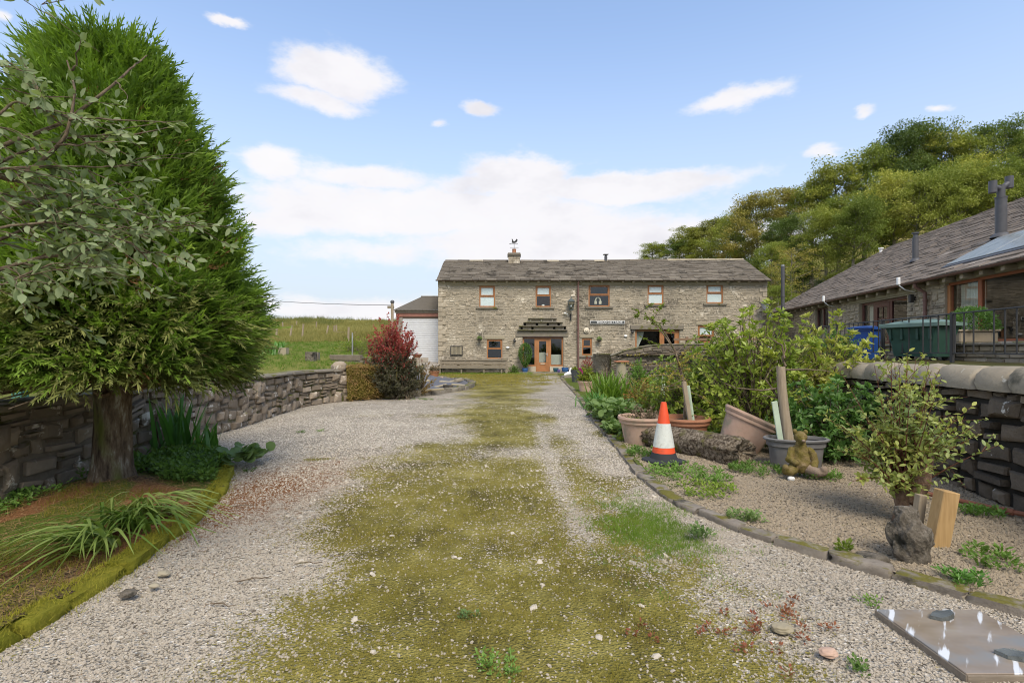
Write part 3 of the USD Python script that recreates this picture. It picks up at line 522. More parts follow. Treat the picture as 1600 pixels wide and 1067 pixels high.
def stone_geo(r, d, rng, fine, jit=.07, bul=.25):
    u0, u1, v0, v1 = r; w, h = u1 - u0, v1 - v0; m = min(w, h); cu, cv = (u0 + u1) / 2, (v0 + v1) / 2
    if fine:
        c = rng.uniform(.06, .30, 8) * m; k = rng.uniform(-.0, jit, 8) * m
        o = np.array([(u0 + c[0], v0 + k[0]), (u1 - c[1], v0 + k[1]), (u1 - k[2], v0 + c[2]), (u1 - k[3], v1 - c[3]), (u1 - c[4], v1 - k[4]), (u0 + c[5], v1 - k[5]), (u0 + k[6], v1 - c[6]), (u0 + k[7], v0 + c[7])])
    else:
        k = rng.uniform(0, jit * 1.6, (4, 2)) * m
        o = np.array([(u0, v0), (u1, v0), (u1, v1), (u0, v1)]) + k * np.array([(1, 1), (-1, 1), (-1, -1), (1, -1)])
    n = len(o); ctr = np.array([cu, cv]); b = min(.22, .30 * (1 if fine else .7)) * m
    dirc = unit(ctr - o); fr = o + dirc * b
    tilt = rng.uniform(-.12, .12, 2) * d * 2
    dz = lambda p, base: base + (p[:, 0] - cu) / w * tilt[0] + (p[:, 1] - cv) / h * tilt[1]
    R = [np.c_[o, np.full(n, -.04)], np.c_[o, dz(o, d * .55)], np.c_[fr, dz(fr, d)]]
    v = np.vstack(R + ([np.array([[cu + rng.uniform(-.15, .15) * w, cv + rng.uniform(-.15, .15) * h, d * (1 + bul * rng.random())]])] if fine else []))
    i = np.arange(n); j = (i + 1) % n; f = []
    for a in (0, 1):
        f += [np.stack([a * n + i, a * n + j, (a + 1) * n + j], 1), np.stack([a * n + i, (a + 1) * n + j, (a + 1) * n + i], 1)]
    f.append(np.stack([2 * n + i, 2 * n + j, np.full(n, 3 * n)], 1) if fine else np.array([(8, 9, 10), (8, 10, 11)]))
    return v, np.vstack(f)
def lay(rects, mapf, parent, m, fine=True, dep=(.03, .06), warp=0.0, seed=0, limit=300, name='stone', rank=None, smooth=35, jit=.07):
    rng = np.random.default_rng(seed + 99); items = []
    for r in rects:
        v, f = stone_geo(r[:4], rng.uniform(*dep) + (dep[1] * .35 + r[4] if len(r) > 4 else 0), rng, fine, jit)
        if warp: v[:, 1] += warp * (meshkit.fbm(np.c_[v[:, 0] * 2.2, v[:, 1] * 1.5, 0 * v[:, 0] + seed], 2) - .5) * 2 * np.clip(v[:, 1] / .2, 0, 1)
        q = mapf(v[:, 0], v[:, 1], v[:, 2]); size = (r[1] - r[0]) * (r[3] - r[2]) / (np.linalg.norm(q.mean(0) - [0, 0, CH]) ** 2)
        items.append((size, q, f))
    items.sort(key=lambda t: -t[0])
    for s, q, f in items[:limit]: obj(name, (q, f), m, parent, smooth)
    if items[limit:]:
        b = MB()
        for s, q, f in items[limit:]: b.add(q, f)
        obj(name + 's', b.get(), m, parent, smooth, kind='stuff')
def path_map(pts, side):
    """Maps (u along the path, v up, d out of the face); side +1: the face looks to the right of the path's direction."""
    p = np.array(pts, float); seg = np.linalg.norm(np.diff(p, axis=0), axis=1); cum = np.concatenate([[0], np.cumsum(seg)])
    pos = lambda u: np.stack([np.interp(u, cum, p[:, 0]), np.interp(u, cum, p[:, 1])], -1)
    def g(u, v, d, z0=0.0):
        u = np.asarray(u, float); q = pos(u); t = unit(pos(u + .12) - pos(u - .12)); n = np.stack([t[..., 1], -t[..., 0]], -1) * side
        return np.concatenate([q + n * np.asarray(d)[..., None], (np.asarray(v) + z0)[..., None]], -1)
    return g, cum[-1]
def ribbon(g, L, prof, n):
    """Sweeps the profile [(v, d), ...] along the path map g."""
    u = np.linspace(0, L, n); k = len(prof); v = np.vstack([g(np.full(k, a), np.array([p[0] for p in prof]), np.array([p[1] for p in prof])) for a in u])
    i, j = np.meshgrid(np.arange(n - 1), np.arange(k - 1), indexing='ij'); a = i * k + j
    q = np.stack([a, a + k, a + k + 1, a + 1], -1).reshape(-1, 4); return v, q

# ------------------------------------------------------------------ left retaining wall
ysw = np.concatenate([np.arange(.2, 15.6, .4), [15.6, 16.2]])
gL, LL = path_map(np.c_[wall_left_x(ysw), ysw], +1)
HL = lambda u: 1.06 - .008 * u
tL = thing('left_wall', 'rough lichened stone retaining wall running behind the conifer up to the moor', 'stone wall', (-4.75, 4.7, 0), world=True)
core = obj('wall_core', ribbon(gL, LL, [(-.1, 0), (.93, 0), (.93, -.32), (-.1, -.32)], 60), M['left_mortar'], tL)
rects = courses(LL - 1.5, .92, (.13, .25), (.16, .46), 5, gap=.024, split=.22, jump=.2)
lay(rects, lambda u, v, d: gL(u, v * HL(u) / 1.0 - .02, d), core, M['left_wall_stone'], True, (.02, .07), .07, 3, 300, 'stone', jit=.2)
rng = np.random.default_rng(4); u = 0.0; k = 0
while u < LL - 2.2:
    w = rng.uniform(.45, .95); h = rng.uniform(.05, .08); r = (u + .01, min(u + w, LL - 2.1) - .01, .905, .905 + h)
    v, f = bbox(V3(r[0], r[2], -.36), V3(r[1], r[3], .07 + rng.uniform(0, .05)), .015)
    v, f = np.array(v), np.array(f); z = v[:, 1] * HL(v[:, 0]) / 1.0 + rng.uniform(-.006, .006) + (v[:, 0] - u) * rng.uniform(-.02, .02)
    obj('coping_slab', (gL(v[:, 0], z, v[:, 2]), f[:, ::-1]), M['slab_stone'], tL, 30); u += w
v, f = lump((.22, .17, .16), 4, 2, .3); obj('top_boulder', (v + gL(np.array([LL - 2.05]), np.array([1.0]), np.array([-.1]))[0], f), M['left_wall_stone'], tL, 40)
# mossy end of the wall: thick moss and dead ivy over the stones
ur = LL - np.array([1.9, 0.0]); nm = 5200; rg = np.random.default_rng(8)
uu = rg.uniform(LL - 1.95, LL - .02, nm); vv = rg.uniform(0, 1.02, nm) ** .9; dd = .10 + .05 * fb(uu, vv, 3, 3, 6) + rg.uniform(-.05, .04, nm); top = rg.random(nm) < .2; vv[top] = 1.0 + rg.uniform(0, .05, top.sum()); dd[top] = rg.uniform(-.3, .1, top.sum())
pos = gL(uu, vv, dd); dr = np.stack([rg.normal(.3, .5, nm), rg.normal(-.5, .5, nm), rg.normal(-.5, .5, nm)], 1)
tI = thing('ivy_cover', 'brown green moss and dying ivy hanging over the far end of the left wall', 'ivy', (-4.6, 14.9, 0), world=True)
mm = MB(); gg = np.linspace(LL - 1.95, LL, 30); vg = np.linspace(0, 1.0, 16); U, Vg = np.meshgrid(gg, vg); D = .07 + .09 * fb(U, Vg, 4, 4, 3); D[0] = -.05; D[-1] = .0; q = gL(U.ravel(), Vg.ravel(), D.ravel())
obj('moss_mat', (q, grid_mesh(U, Vg, D)[1]), M['old_moss'], tI, True)
b = scatter(LEAF2, pos, frames(dr, np.tile([0.2, -1, .3], (nm, 1)), rg.uniform(0, 6, nm)), rg.uniform(.03, .08, nm)); leafmat('ivy_leaf', [(.03, .035, .01), (.075, .07, .015), (.14, .12, .022), (.19, .12, .05), (.10, .11, .02)], .2, .7, .15, 3, .4)
obj('leaves', b, M['ivy_leaf'], tI, kind=None)

# ------------------------------------------------------------------ right retaining wall with rounded copings
ysr = np.array([1.2, 4.6, 8, 13, 19, 24.2]); gR, LR = path_map(np.c_[wall_right_x(ysr), ysr], -1)
tR = thing('right_wall', 'dark dry stone retaining wall with big rounded coping stones below the bins', 'stone wall', (4.6, 4.6, 0), world=True)
core = obj('wall_core', (lambda m: (m[0], m[1][:, ::-1]))(ribbon(gR, LR, [(-.1, -.03), (1.1, -.03), (1.1, -.36), (-.1, -.36)], 30)), M['dark_gap'], tR)
rects = courses(12.5, 1.10, (.11, .22), (.18, .55), 15, gap=.024, split=.2, jump=.2)
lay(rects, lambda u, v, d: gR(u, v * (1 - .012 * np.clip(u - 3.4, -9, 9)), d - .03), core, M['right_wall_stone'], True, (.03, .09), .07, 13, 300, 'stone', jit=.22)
rng = np.random.default_rng(9); u = .3
while u < 12.5:
    w = rng.uniform(.34, .62); n = 9; an = np.linspace(-.25, np.pi + .1, n); ph = rng.uniform(-.15, .15)
    us = np.array([u + .008, u + .05, (u + u + w) / 2, u + w - .05, u + w - .008]); sc = np.array([.84, 1, 1.03, 1, .86]) * rng.uniform(.93, 1.06)
    vs = [];
    zb = 1.10 * (1 - .012 * np.clip(u - 3.4, -9, 9)) + .02
    for a, s in zip(us, sc):
        dd = .03 - .20 + .25 * np.cos(an + ph * np.sin(an)) * s; hh = zb + .215 * np.maximum(np.sin(an), -.1) * s * rng.uniform(.97, 1.03, n)
        lean = .10 * np.sin(an)                                   # the joints lean, as in rough hewn copings
        vs.append(gR(np.full(n, a) + lean, hh, dd))
    v = np.vstack(vs); i, j = np.meshgrid(np.arange(4), np.arange(n - 1), indexing='ij'); a = i * n + j
    f = np.stack([a, a + 1, a + n + 1, a + n], -1).reshape(-1, 4); v = np.vstack([v, v[:n].mean(0), v[-n:].mean(0)]); c0, c1 = 5 * n, 5 * n + 1; jj = np.arange(n - 1)
    f = np.vstack([f[:, [0, 1, 2]], f[:, [0, 2, 3]], np.stack([np.full(n - 1, c0), jj + 1, jj], 1), np.stack([np.full(n - 1, c1), 4 * n + jj, 4 * n + jj + 1], 1)])
    obj('coping_stone', (v, f), M['coping_stone'], tR, 45); u += w
# terrace wall across, in front of the cottage's right half
gT, LT = path_map([(4.75, 24.6), (6.6, 24.5), (11.2, 24.3)], 1)
tT = thing('terrace_wall', 'low dark stone terrace wall in front of the cottage right of the box bush', 'stone wall', (6, 24.5, 0), world=True)
HT = lambda u: np.interp(u, [0, .7, 1.7, 2.2, 6.5], [1.15, 1.42, 1.62, 1.68, 1.70])
core = obj('wall_core', (lambda m: (m[0] * [1, 1, 1], m[1]))(ribbon(lambda u, v, d: gT(u, v * HT(u), d), LT, [(-.1, -.03), (1, -.03), (1, -.4), (-.1, -.4)], 20)), M['left_mortar'], tT)
lay(courses(LT, .95, (.07, .12), (.25, .6), 25, gap=.02), lambda u, v, d: gT(u, v * HT(u), d - .03), core, M['terrace_stone'], False, (.03, .07), 0, 23, 300)
u = 0.0
while u < LT:
    w = rng.uniform(.5, .8); v, f = bbox(V3(u + .01, 0, -.42), V3(min(u + w, LT) - .01, .06, .02), .015); obj('coping_slab', (gT(v[:, 0], v[:, 1] + HT(v[:, 0]), v[:, 2]), f), M['slab_stone'], tT, 30); u += w

# ------------------------------------------------------------------ kerbs
def kerb(path, wr, wid, hei, m, t, z0, seed, name, rough=.16, lump_amp=.0):
    g, L = path_map(path, 1); rng = np.random.default_rng(seed); u = 0.0
    while u < L - .1:
        w = rng.uniform(*wr); h = hei * rng.uniform(.8, 1.25); e = min(u + w, L)
        b = trimesh.creation.box((1, 1, 1)).subdivide().subdivide(); v = np.array(b.vertices) * 2
        v = np.sign(v) * np.abs(v) ** 1.0; r = np.abs(v); v *= (1 - .05 * (r[:, [1, 2, 0]] ** 3 + r[:, [2, 0, 1]] ** 3) / 1.3)
        v = v * (1 + rough * (meshkit.fbm(v * 1.7 + rng.uniform(0, 50, 3), 3) - .5))[:, None]
        q = g((u + e) / 2 + v[:, 0] * ((e - u) / 2 - .008), z0 + h / 2 * v[:, 2] + .0, v[:, 1] * wid / 2 * rng.uniform(.9, 1.1) + rng.uniform(-.012, .012))
        obj(name, (q, np.array(b.faces)), m, t, 50); u += w
tK = thing('stone_kerb', 'line of rough grey moss patched kerb stones between drive and garden bed', 'kerb', (1.6, 5, 0), world=True)
yk = np.concatenate([np.arange(1.6, 8, .25), np.arange(8, 27.5, 1.5)]); kerb(np.c_[kerb_x(yk), yk], (.24, .48), .14, .10, M['kerb_stone'], tK, .0, 3, 'kerb_stone', .5)
tK2 = thing('mossy_kerb', 'curved edging stones thick with yellow green moss around the conifer bed', 'kerb', (-2.7, 4.4, 0), world=True)
yk = np.concatenate([np.arange(1.5, 8.3, .2)]); kerb(np.c_[bed_left_x(yk) - .07, yk], (.22, .5), .17, .11, M['moss_kerb'], tK2, .01, 5, 'kerb_stone', .7)

# ------------------------------------------------------------------ the cottage
YF = 31.5; S = YF / F
cxp = lambda px: (px - CX) * S
czp = lambda py: CH - (py - HY) * S
XL, XR, ZE, ZR, YR, YB = cxp(685), cxp(1198), 5.72, 7.42, 34.75, 38.0
cot = thing('stone_cottage', 'long two storey stone cottage with slate roof and brown windows closing the drive', 'house', ((XL + XR) / 2, YF, 0), world=True)
wins = [  # px0, px1, py0, py1, transom row, kind of upper and lower pane (b blind, d dark), sill
    (748.7, 773.5, 446.5, 479.7, 463, 'bb'), (836.9, 861.2, 446.5, 479.7, 462, 'bd'), (919.6, 952.8, 445, 479, 461, 'dd'), (1012, 1037, 445, 475.6, 459, 'bb'), (1104, 1130, 444, 474, 458, 'bb'),
    (760.6, 785, 530, 560.5, 545, 'dd'), (909.4, 925, 528, 555, 542, 'dd'), (1090.7, 1116, 508, 535, 525, 'bd')]
open_w = [(cxp(a), cxp(b), czp(d), czp(c)) for a, b, c, d, *_ in wins]
door_o = (cxp(816.5), cxp(880.5), .02, czp(524.5)); big_o = (cxp(992.5), cxp(1062), 1.0, czp(515))
opens = open_w + [door_o, big_o]
face = sbox(XL, -.3, XR, ZE)
for a, b, c, d in opens: face = face.difference(sbox(a, c, b, d))
fm = trimesh.creation.extrude_polygon(face, .42, engine='earcut'); v = np.array(fm.vertices); fw = np.c_[v[:, 0], YF + .02 + v[:, 2], v[:, 1]]
front = obj('front_wall', (fw, np.array(fm.faces)[:, ::-1]), M['mortar'], cot)
mx, my = XL, YF
stone_op = [(a - XL - .0, b - XL, c, d) for a, b, c, d in opens]
lint = []                                            # dressed lintels and sills replace rubble
for a, b, c, d in open_w: lint += [(a - .13, b + .13, d, d + .2), (a - .2, b + .2, c - .12, c)]
lint += [(cxp(806), cxp(888), czp(526), czp(516.5)), (cxp(985), cxp(1068), czp(515), czp(508))]
ledges = [(808.7, 886.5, 516.3, 515), (811, 885, 510.3, 509), (817.7, 879.5, 504.3, 503), (825, 870, 498.3, 497)]
stone_op += [(a - XL, b - XL, c, d) for a, b, c, d in lint] + [(cxp(812) - XL, cxp(883) - XL, czp(515), czp(498))]
quoin = []
rects = courses(XR - XL, ZE - .02, (.10, .20), (.12, .40), 31, stone_op, gap=.016, split=.30, jump=.22)
lay(rects, lambda u, v, d: np.stack([XL + u, YF + .02 - d, v], -1), front, M['cottage_stone'], False, (.008, .030), .06, 7, 300, 'stone', jit=.2, smooth=40)
for i, (a, b, c, d) in enumerate(lint): obj('lintel' if i % 2 == 0 or i >= 16 else 'sill', bbox(V3(a, YF - (.03 if i % 2 == 0 else .09), c + .004), V3(b, YF + .1, d - .004), .012), M['lintel_stone' if i % 2 == 0 and i != 16 else 'slab_stone'], front)
mb = MB()
for x in (XL, XR): mb.box(V3(x + (0 if x == XL else -.42), YF + .44, -.3), V3(x + (.42 if x == XL else 0), YB, ZE))
mb.box(V3(XL, YB, -.3), V3(XR, YB + .4, ZE)); obj('side_walls', mb.get(), M['cottage_stone'], cot)
for x, s in ((XL, 1), (XR, -1)):                     # gables
    mb = MB(); mb.add(np.array([(x, YF, ZE), (x, YB, ZE), (x, YR, ZR - .08), (x + s * .4, YF, ZE), (x + s * .4, YB, ZE), (x + s * .4, YR, ZR - .08)]), np.array([(0, 1, 2), (5, 4, 3), (0, 2, 5), (0, 5, 3), (1, 4, 5), (1, 5, 2), (0, 3, 4), (0, 4, 1)])); obj('gable', mb.get(), M['cottage_stone'], cot)
mb = MB(); mb.box(V3(XL + .43, YF + 2.6, .01), V3(XR - .43, YF + 2.7, ZE - .05)); mb.box(V3(XL + .43, YF + .45, 2.75), V3(XR - .43, YF + 2.6, 2.85)); mb.box(V3(XL + .43, YF + .45, -.25), V3(XR - .43, YF + 2.6, .01)); obj('inner_walls', mb.get(), M['interior'], cot)
# quoins: larger dressed stones at both corners
z = 0.0; k = 0; rng = np.random.default_rng(2)
while z < ZE - .2:
    h = rng.uniform(.22, .34)
    for x, s in ((XL, 1), (XR, -1)):
        w = .26 if (k + (s > 0)) % 2 else .46; lo, hi = sorted((x - s * .02, x + s * w)); obj('quoin', bbox(V3(lo, YF - .045, z + .008), V3(hi, YF + .3, min(z + h, ZE) - .008), .02), M['cottage_stone'], front)
    z += h; k += 1
def slates(parent, m, mapf, L, SL, pitch, wr, seed, limit=300, over=1.35, th=.040, name='slate', rank_eye=True):
    rng = np.random.default_rng(seed); items = []; s = -.12; r = 0
    while s < SL - .1:
        p = pitch(s); u = -.08 - rng.uniform(0, .3)
        while u < L + .05:
            w = rng.uniform(*wr); a, b = max(u, -.08) + .004, min(u + w, L + .08) - .004
            if b - a > .06:
                t = th * rng.uniform(.7, 1.4); lift = .5 * th + t + .01; e = min(s + p * over, SL); js = rng.uniform(-.018, .018); jl = rng.uniform(-.006, .006)
                P = np.array([(a, s + js, lift - t + jl), (b, s + js + rng.uniform(-.01, .01), lift - t + jl), (b, e, .004), (a, e, .004), (a + .006, s + js, lift + jl), (b - .006, s + js, lift + jl + rng.uniform(-.004, .004)), (b, e, .004 + t), (a, e, .004 + t)])
                q = mapf(P[:, 0], P[:, 1], P[:, 2]); items.append(((b - a) * p / np.linalg.norm(q.mean(0) - [0, 0, CH]) ** 2 * (.5 + rng.random()), q))
            u += w
        s += p; r += 1
    Fq = np.array([(0, 1, 5, 4), (1, 2, 6, 5), (2, 3, 7, 6), (3, 0, 4, 7), (4, 5, 6, 7)]); Fq = np.vstack([Fq[:, [0, 1, 2]], Fq[:, [0, 2, 3]]])
    items.sort(key=lambda t: -t[0])
    for _, q in items[:limit]: obj(name, (q, Fq), m, parent)
    mb = MB()
    for _, q in items[limit:]: mb.add(q, Fq)
    obj(name + 's', mb.get(), m, parent, kind='stuff')
sl = math.hypot(YR - YF + .28, ZR - ZE + .05); cs, sn = (YR - YF + .28) / sl, (ZR - ZE + .05) / sl
rise = lambda u: .10 * (u / (XR - XL)) ** 2 - .03 * np.exp(-((u - 9) / 3.5) ** 2)
roofm = lambda u, s, h: np.stack([XL + u, YF - .28 + s * cs - h * sn, ZE - .05 + s * sn + h * cs + rise(u) * s / sl], -1)
roof = obj('roof', (np.vstack([roofm(np.array([0, XR - XL]), np.array([0., 0]), np.array([0., 0])), roofm(np.array([XR - XL, 0]), np.array([sl, sl]), np.array([0., 0])), [(XR, YB + .7, ZE - .05), (XL, YB + .7, ZE - .05)]]), np.array([(0, 1, 2), (0, 2, 3), (3, 2, 4), (3, 4, 5)])), M['roof_slate'], cot)
slates(roof, M['roof_slate'], roofm, XR - XL, sl, lambda s: .34 - .05 * s, (.3, .75), 41)
u = 0.0
while u < XR - XL:
    w = min(rng.uniform(.7, 1.0), XR - XL - u + .01); c = roofm(np.array([u + w / 2]), np.array([sl]), np.array([0.0]))[0]
    P = np.array([(-.16, -.06), (-.14, .0), (-.0, .10), (.14, .0), (.16, -.06)]); a, b = u + .006, u + w - .006
    v = np.vstack([np.c_[np.full(5, XL + a), c[1] + P[:, 0], c[2] + .02 + P[:, 1] * rng.uniform(.9, 1.1)], np.c_[np.full(5, XL + b), c[1] + P[:, 0], c[2] + .02 + P[:, 1]]]); i = np.arange(4)
    f = np.vstack([np.stack([i, i + 5, i + 6], 1), np.stack([i, i + 6, i + 1], 1), [(0, 1, 2), (0, 2, 3), (0, 3, 4), (5, 7, 6), (5, 8, 7), (5, 9, 8)]]); obj('ridge_stone', (v, f), M['ridge_stone'] if u > 14.5 or rng.random() < .3 else M['roof_slate'], roof, 40); u += w
# eaves: stone course, corbels, gutter, downpipe
obj('eaves_course', bbox(V3(XL - .02, YF - .07, ZE - .30), V3(XR + .02, YF + .1, ZE - .07), .01), M['lintel_stone'], cot)
x = XL + .35
while x < XR - .1: obj('gutter_corbel', bbox(V3(x - .07, YF - .24, ZE - .17), V3(x + .07, YF - .06, ZE - .06), .012), M['cottage_stone'], cot); x += .645
an = np.linspace(0, np.pi, 7); pr = [( -.085 * math.sin(t), .085 * math.cos(t)) for t in an] + [(.02, -.075), (.02, .075)]
def gutter(parent, p0, p1, m, name='gutter'):
    """A half round gutter from p0 to p1 (horizontal)."""
    p0, p1 = np.array(p0), np.array(p1); t = unit(p1 - p0); n = V3(t[1], -t[0], 0); k = len(an)
    ring = lambda r: np.array([n * r * math.cos(a) + V3(0, 0, -r * math.sin(a)) for a in an]); v = np.vstack([p0 + ring(.075), p1 + ring(.075), p0 + ring(.062), p1 + ring(.062)]); f = []
    for i in range(k - 1): f += [(i, i + 1, k + i + 1), (i, k + i + 1, k + i), (2 * k + i, 3 * k + i + 1, 2 * k + i + 1), (2 * k + i, 3 * k + i, 3 * k + i + 1)]
    for a, b in ((0, 2 * k), (k - 1, 3 * k - 1)): f += [(a, a + k, b + k), (a, b + k, b)]
    return obj(name, (v, np.array(f)), m, parent, 40)
gutter(cot, (XL - .12, YF - .30, ZE - .02), (XR + .12, YF - .30, ZE - .02), M['brown_gutter'])
xd = cxp(903); mb = MB(); mb.tube([(xd, YF - .29, ZE - .09), (xd, YF - .26, ZE - .2), (xd, YF - .12, ZE - .38), (xd, YF - .12, .05)], .055, 8); dp = obj('downpipe', mb.get(), M['brown_pipe'], cot, 40)
for z in (.9, 2.7, 4.4): obj('pipe_clip', (lambda t: t)(tube([(xd, YF - .12, z), (xd, YF - .12, z + .07)], .07, 8)), M['brown_pipe'], dp, 40)
# windows
def window(par, x0, x1, z0, z1, zt, y, kinds, fm, mid=None, name='window', bw=.075):
    mb = MB(); dpt = .07
    for lo, hi in (((x0, z0), (x0 + bw, z1)), ((x1 - bw, z0), (x1, z1)), ((x0 + bw, z1 - bw), (x1 - bw, z1)), ((x0 + bw, z0), (x1 - bw, z0 + bw)), ((x0 + bw, zt - bw * .5), (x1 - bw, zt + bw * .5))): mb.box(V3(lo[0], y, lo[1]), V3(hi[0], y + dpt, hi[1]), .008)
    w = obj(name, mb.get(), M[fm], par); ix0, ix1 = x0 + bw, x1 - bw; up = (zt + bw * .5, z1 - bw); lo = (z0 + bw, zt - bw * .5); s = .045
    mb = MB()                                            # the opening top light stands proud
    for a, b in (((ix0 + .004, up[0] + .004), (ix0 + s, up[1] - .004)), ((ix1 - s, up[0] + .004), (ix1 - .004, up[1] - .004)), ((ix0 + s, up[1] - s), (ix1 - s, up[1] - .004)), ((ix0 + s, up[0] + .004), (ix1 - s, up[0] + s))): mb.box(V3(a[0], y - .025, a[1]), V3(b[0], y + .04, b[1]), .006)
    obj('sash', mb.get(), M[fm], w)
    for (a, b), k, e in ((up, kinds[0], s), (lo, kinds[1], 0)):
        obj('pane', bbox(V3(ix0 + e - .004, y + .03, a + e - .004), V3(ix1 - e + .004, y + .036, b - e + .004)), M['glass'], w)
        if k == 'b': obj('blind', bbox(V3(ix0, y + .044, a), V3(ix1, y + .05, b)), M['blind'], w)
    return w
for (a, b, c, d, t, k) in wins: window(front, cxp(a), cxp(b), czp(d), czp(c), czp(t), YF + .055, k, 'frame_brown')
v, f = lathe([(.13, 0), (.15, .06), (.15, .14), (.1, .2), (0.0, .24)], 10); # ornaments on the window boards
def ornament(px, py, m, sc=1.0): o = obj('window_ornament', (v * sc + V3(cxp(px), YF + .3, czp(py)), f), M[m], '/World', True, 'small pale ornament standing inside %s window of the cottage' % ('the second upper' if px < 900 else 'the wide upper'), 'ornament')
ornament(849, 479, 'white_plastic', .7)
mb = MB(); q = [(cxp(935) + .16 * math.cos(t), YF + .2, czp(471) + .26 * math.sin(t)) for t in np.linspace(-.2, np.pi + .2, 11)]; mb.tube(q, .045, 6); mb.box(V3(cxp(935) - .22, YF + .16, czp(475)), V3(cxp(935) - .06, YF + .24, czp(470)), .01); mb.box(V3(cxp(935) + .06, YF + .16, czp(475)), V3(cxp(935) + .22, YF + .24, czp(470)), .01)
obj('window_ornament', mb.get(), M['cream'], '/World', 40, 'cream horseshoe shaped ornament behind the lower pane of the wide upper window', 'ornament')
# front door with two sidelights under a curved brown board
y = YF + .13; zt = czp(527.5); x0, x1 = cxp(816.7), cxp(880.3); dl, dr = cxp(835.3), cxp(861.3); zp = .42
dset = obj('door_surround', MB().box(V3(x0, y, zp), V3(x0 + .09, y + .09, zt)).box(V3(x1 - .09, y, zp), V3(x1, y + .09, zt)).box(V3(dl, y, .08), V3(dl + .15, y + .09, zt)).box(V3(dr - .17, y, .08), V3(dr, y + .09, zt)).box(V3(x0 + .09, y, zt - .07), V3(dl, y + .09, zt)).box(V3(dr, y, zt - .07), V3(x1 - .09, y + .09, zt)).box(V3(dl + .15, y, zt - .06), V3(dr - .17, y + .09, zt)).box(V3(x0 + .09, y, zp), V3(dl, y + .09, zp + .09)).box(V3(dr, y, zp), V3(x1 - .09, y + .09, zp + .09)).get(), M['frame_brown'], front)
for a, b in ((x0 + .09, dl), (dr, x1 - .09)):
    obj('side_pane', bbox(V3(a, y + .04, zp + .09), V3(b, y + .046, zt - .07)), M['glass'], dset)
    obj('plinth', bbox(V3(a - .08, YF + .06, -.02), V3(b + .08, YF + .3, zp - .004), .01), M['cottage_stone'], front)
obj('net_curtain', bbox(V3(dr + .02, y + .3, zp + .1), V3(x1 - .1, y + .31, 1.15)), M['curtain'], dset)
a, b = dl + .154, dr - .174
dm = MB().box(V3(a, y + .01, .1), V3(a + .13, y + .07, zt - .065)).box(V3(b - .13, y + .01, .1), V3(b, y + .07, zt - .065)).box(V3(a + .13, y + .01, zt - .21), V3(b - .13, y + .07, zt - .065)).box(V3(a + .13, y + .01, .1), V3(b - .13, y + .07, .25)).box(V3(a + .13, y + .01, .50), V3(b - .13, y + .07, .66)).box(V3(a + .13, y + .03, .25), V3(b - .13, y + .06, .50))
door = obj('front_door', dm.get(), M['frame_brown'], front)
obj('door_pane', bbox(V3(a + .13, y + .04, .66), V3(b - .13, y + .046, zt - .21)), M['glass'], door); obj('letter_plate', bbox(V3((a + b) / 2 - .13, y - .005, .56), V3((a + b) / 2 + .13, y + .012, .61), .004), M['cream'], door)
obj('door_handle', MB().box(V3(b - .085, y - .01, 1.05), V3(b - .045, y + .012, 1.25), .004).tube([(b - .065, y - .04, 1.15), (b - .17, y - .05, 1.15)], .01, 6).get(), M['galv'], door)
obj('door_blind', bbox(V3(a + .13, y + .35, .66), V3(b - .13, y + .36, 1.28)), M['curtain'], door)
P = Polygon([(x0, zt), (x1, zt), (x1, zt + .06)] + [(x1 + (x0 - x1) * t, zt + .10 + .13 * math.sin(math.pi * t) ** 1.0) for t in np.linspace(.05, .95, 12)] + [(x0, zt + .06)])
e = trimesh.creation.extrude_polygon(P, .05, engine='earcut'); ev = np.array(e.vertices); obj('arched_board', (np.c_[ev[:, 0], YF + .01 + ev[:, 2], ev[:, 1]], np.array(e.faces)[:, ::-1]), M['porch_brown'], front)
for a, b, c, d in ledges: obj('bird_ledge', bbox(V3(cxp(a), YF - .2, czp(c)), V3(cxp(b), YF + .06, czp(d)), .01), M['dark_timber'] if 0 else M['slab_stone'], front)
for (za, zb), holes, solid in (((514.6, 510.7), (815, 832, 866, 883), None), ((508.6, 504.7), (820, 839, 856, 873), None), ((502.6, 498.7), (829, 846, 863), 'pale')):   # nest boxes: dark square holes between blocks
    lo_, hi_ = cxp(813 if za > 510 else 816 if za > 505 else 824), cxp(884 if za > 510 else 879 if za > 505 else 870); edges = [lo_] + sum(([cxp(h - 1.9), cxp(h + 1.9)] for h in holes), []) + [hi_]
    for i in range(0, len(edges), 2):
        if edges[i + 1] - edges[i] > .03: obj('ledge_block', bbox(V3(edges[i], YF - .03, czp(za)), V3(edges[i + 1], YF + .05, czp(zb)), .012), M['cottage_stone'], front)
    for h in holes: obj('nest_hole' if solid is None else 'round_plug', bbox(V3(cxp(h - 1.6), YF + .012, czp(za)), V3(cxp(h + 1.6), YF + .05, czp(zb))) if solid is None else tube([(cxp(h), YF - .04, czp((za + zb) / 2)), (cxp(h), YF + .05, czp((za + zb) / 2))], .065, 10), M['dark_gap' if solid is None else 'cream'], front)
obj('doorstep', bbox(V3(cxp(811), YF - .55, -.02), V3(cxp(888), YF + .12, .09), .015), M['slab_stone'], cot)
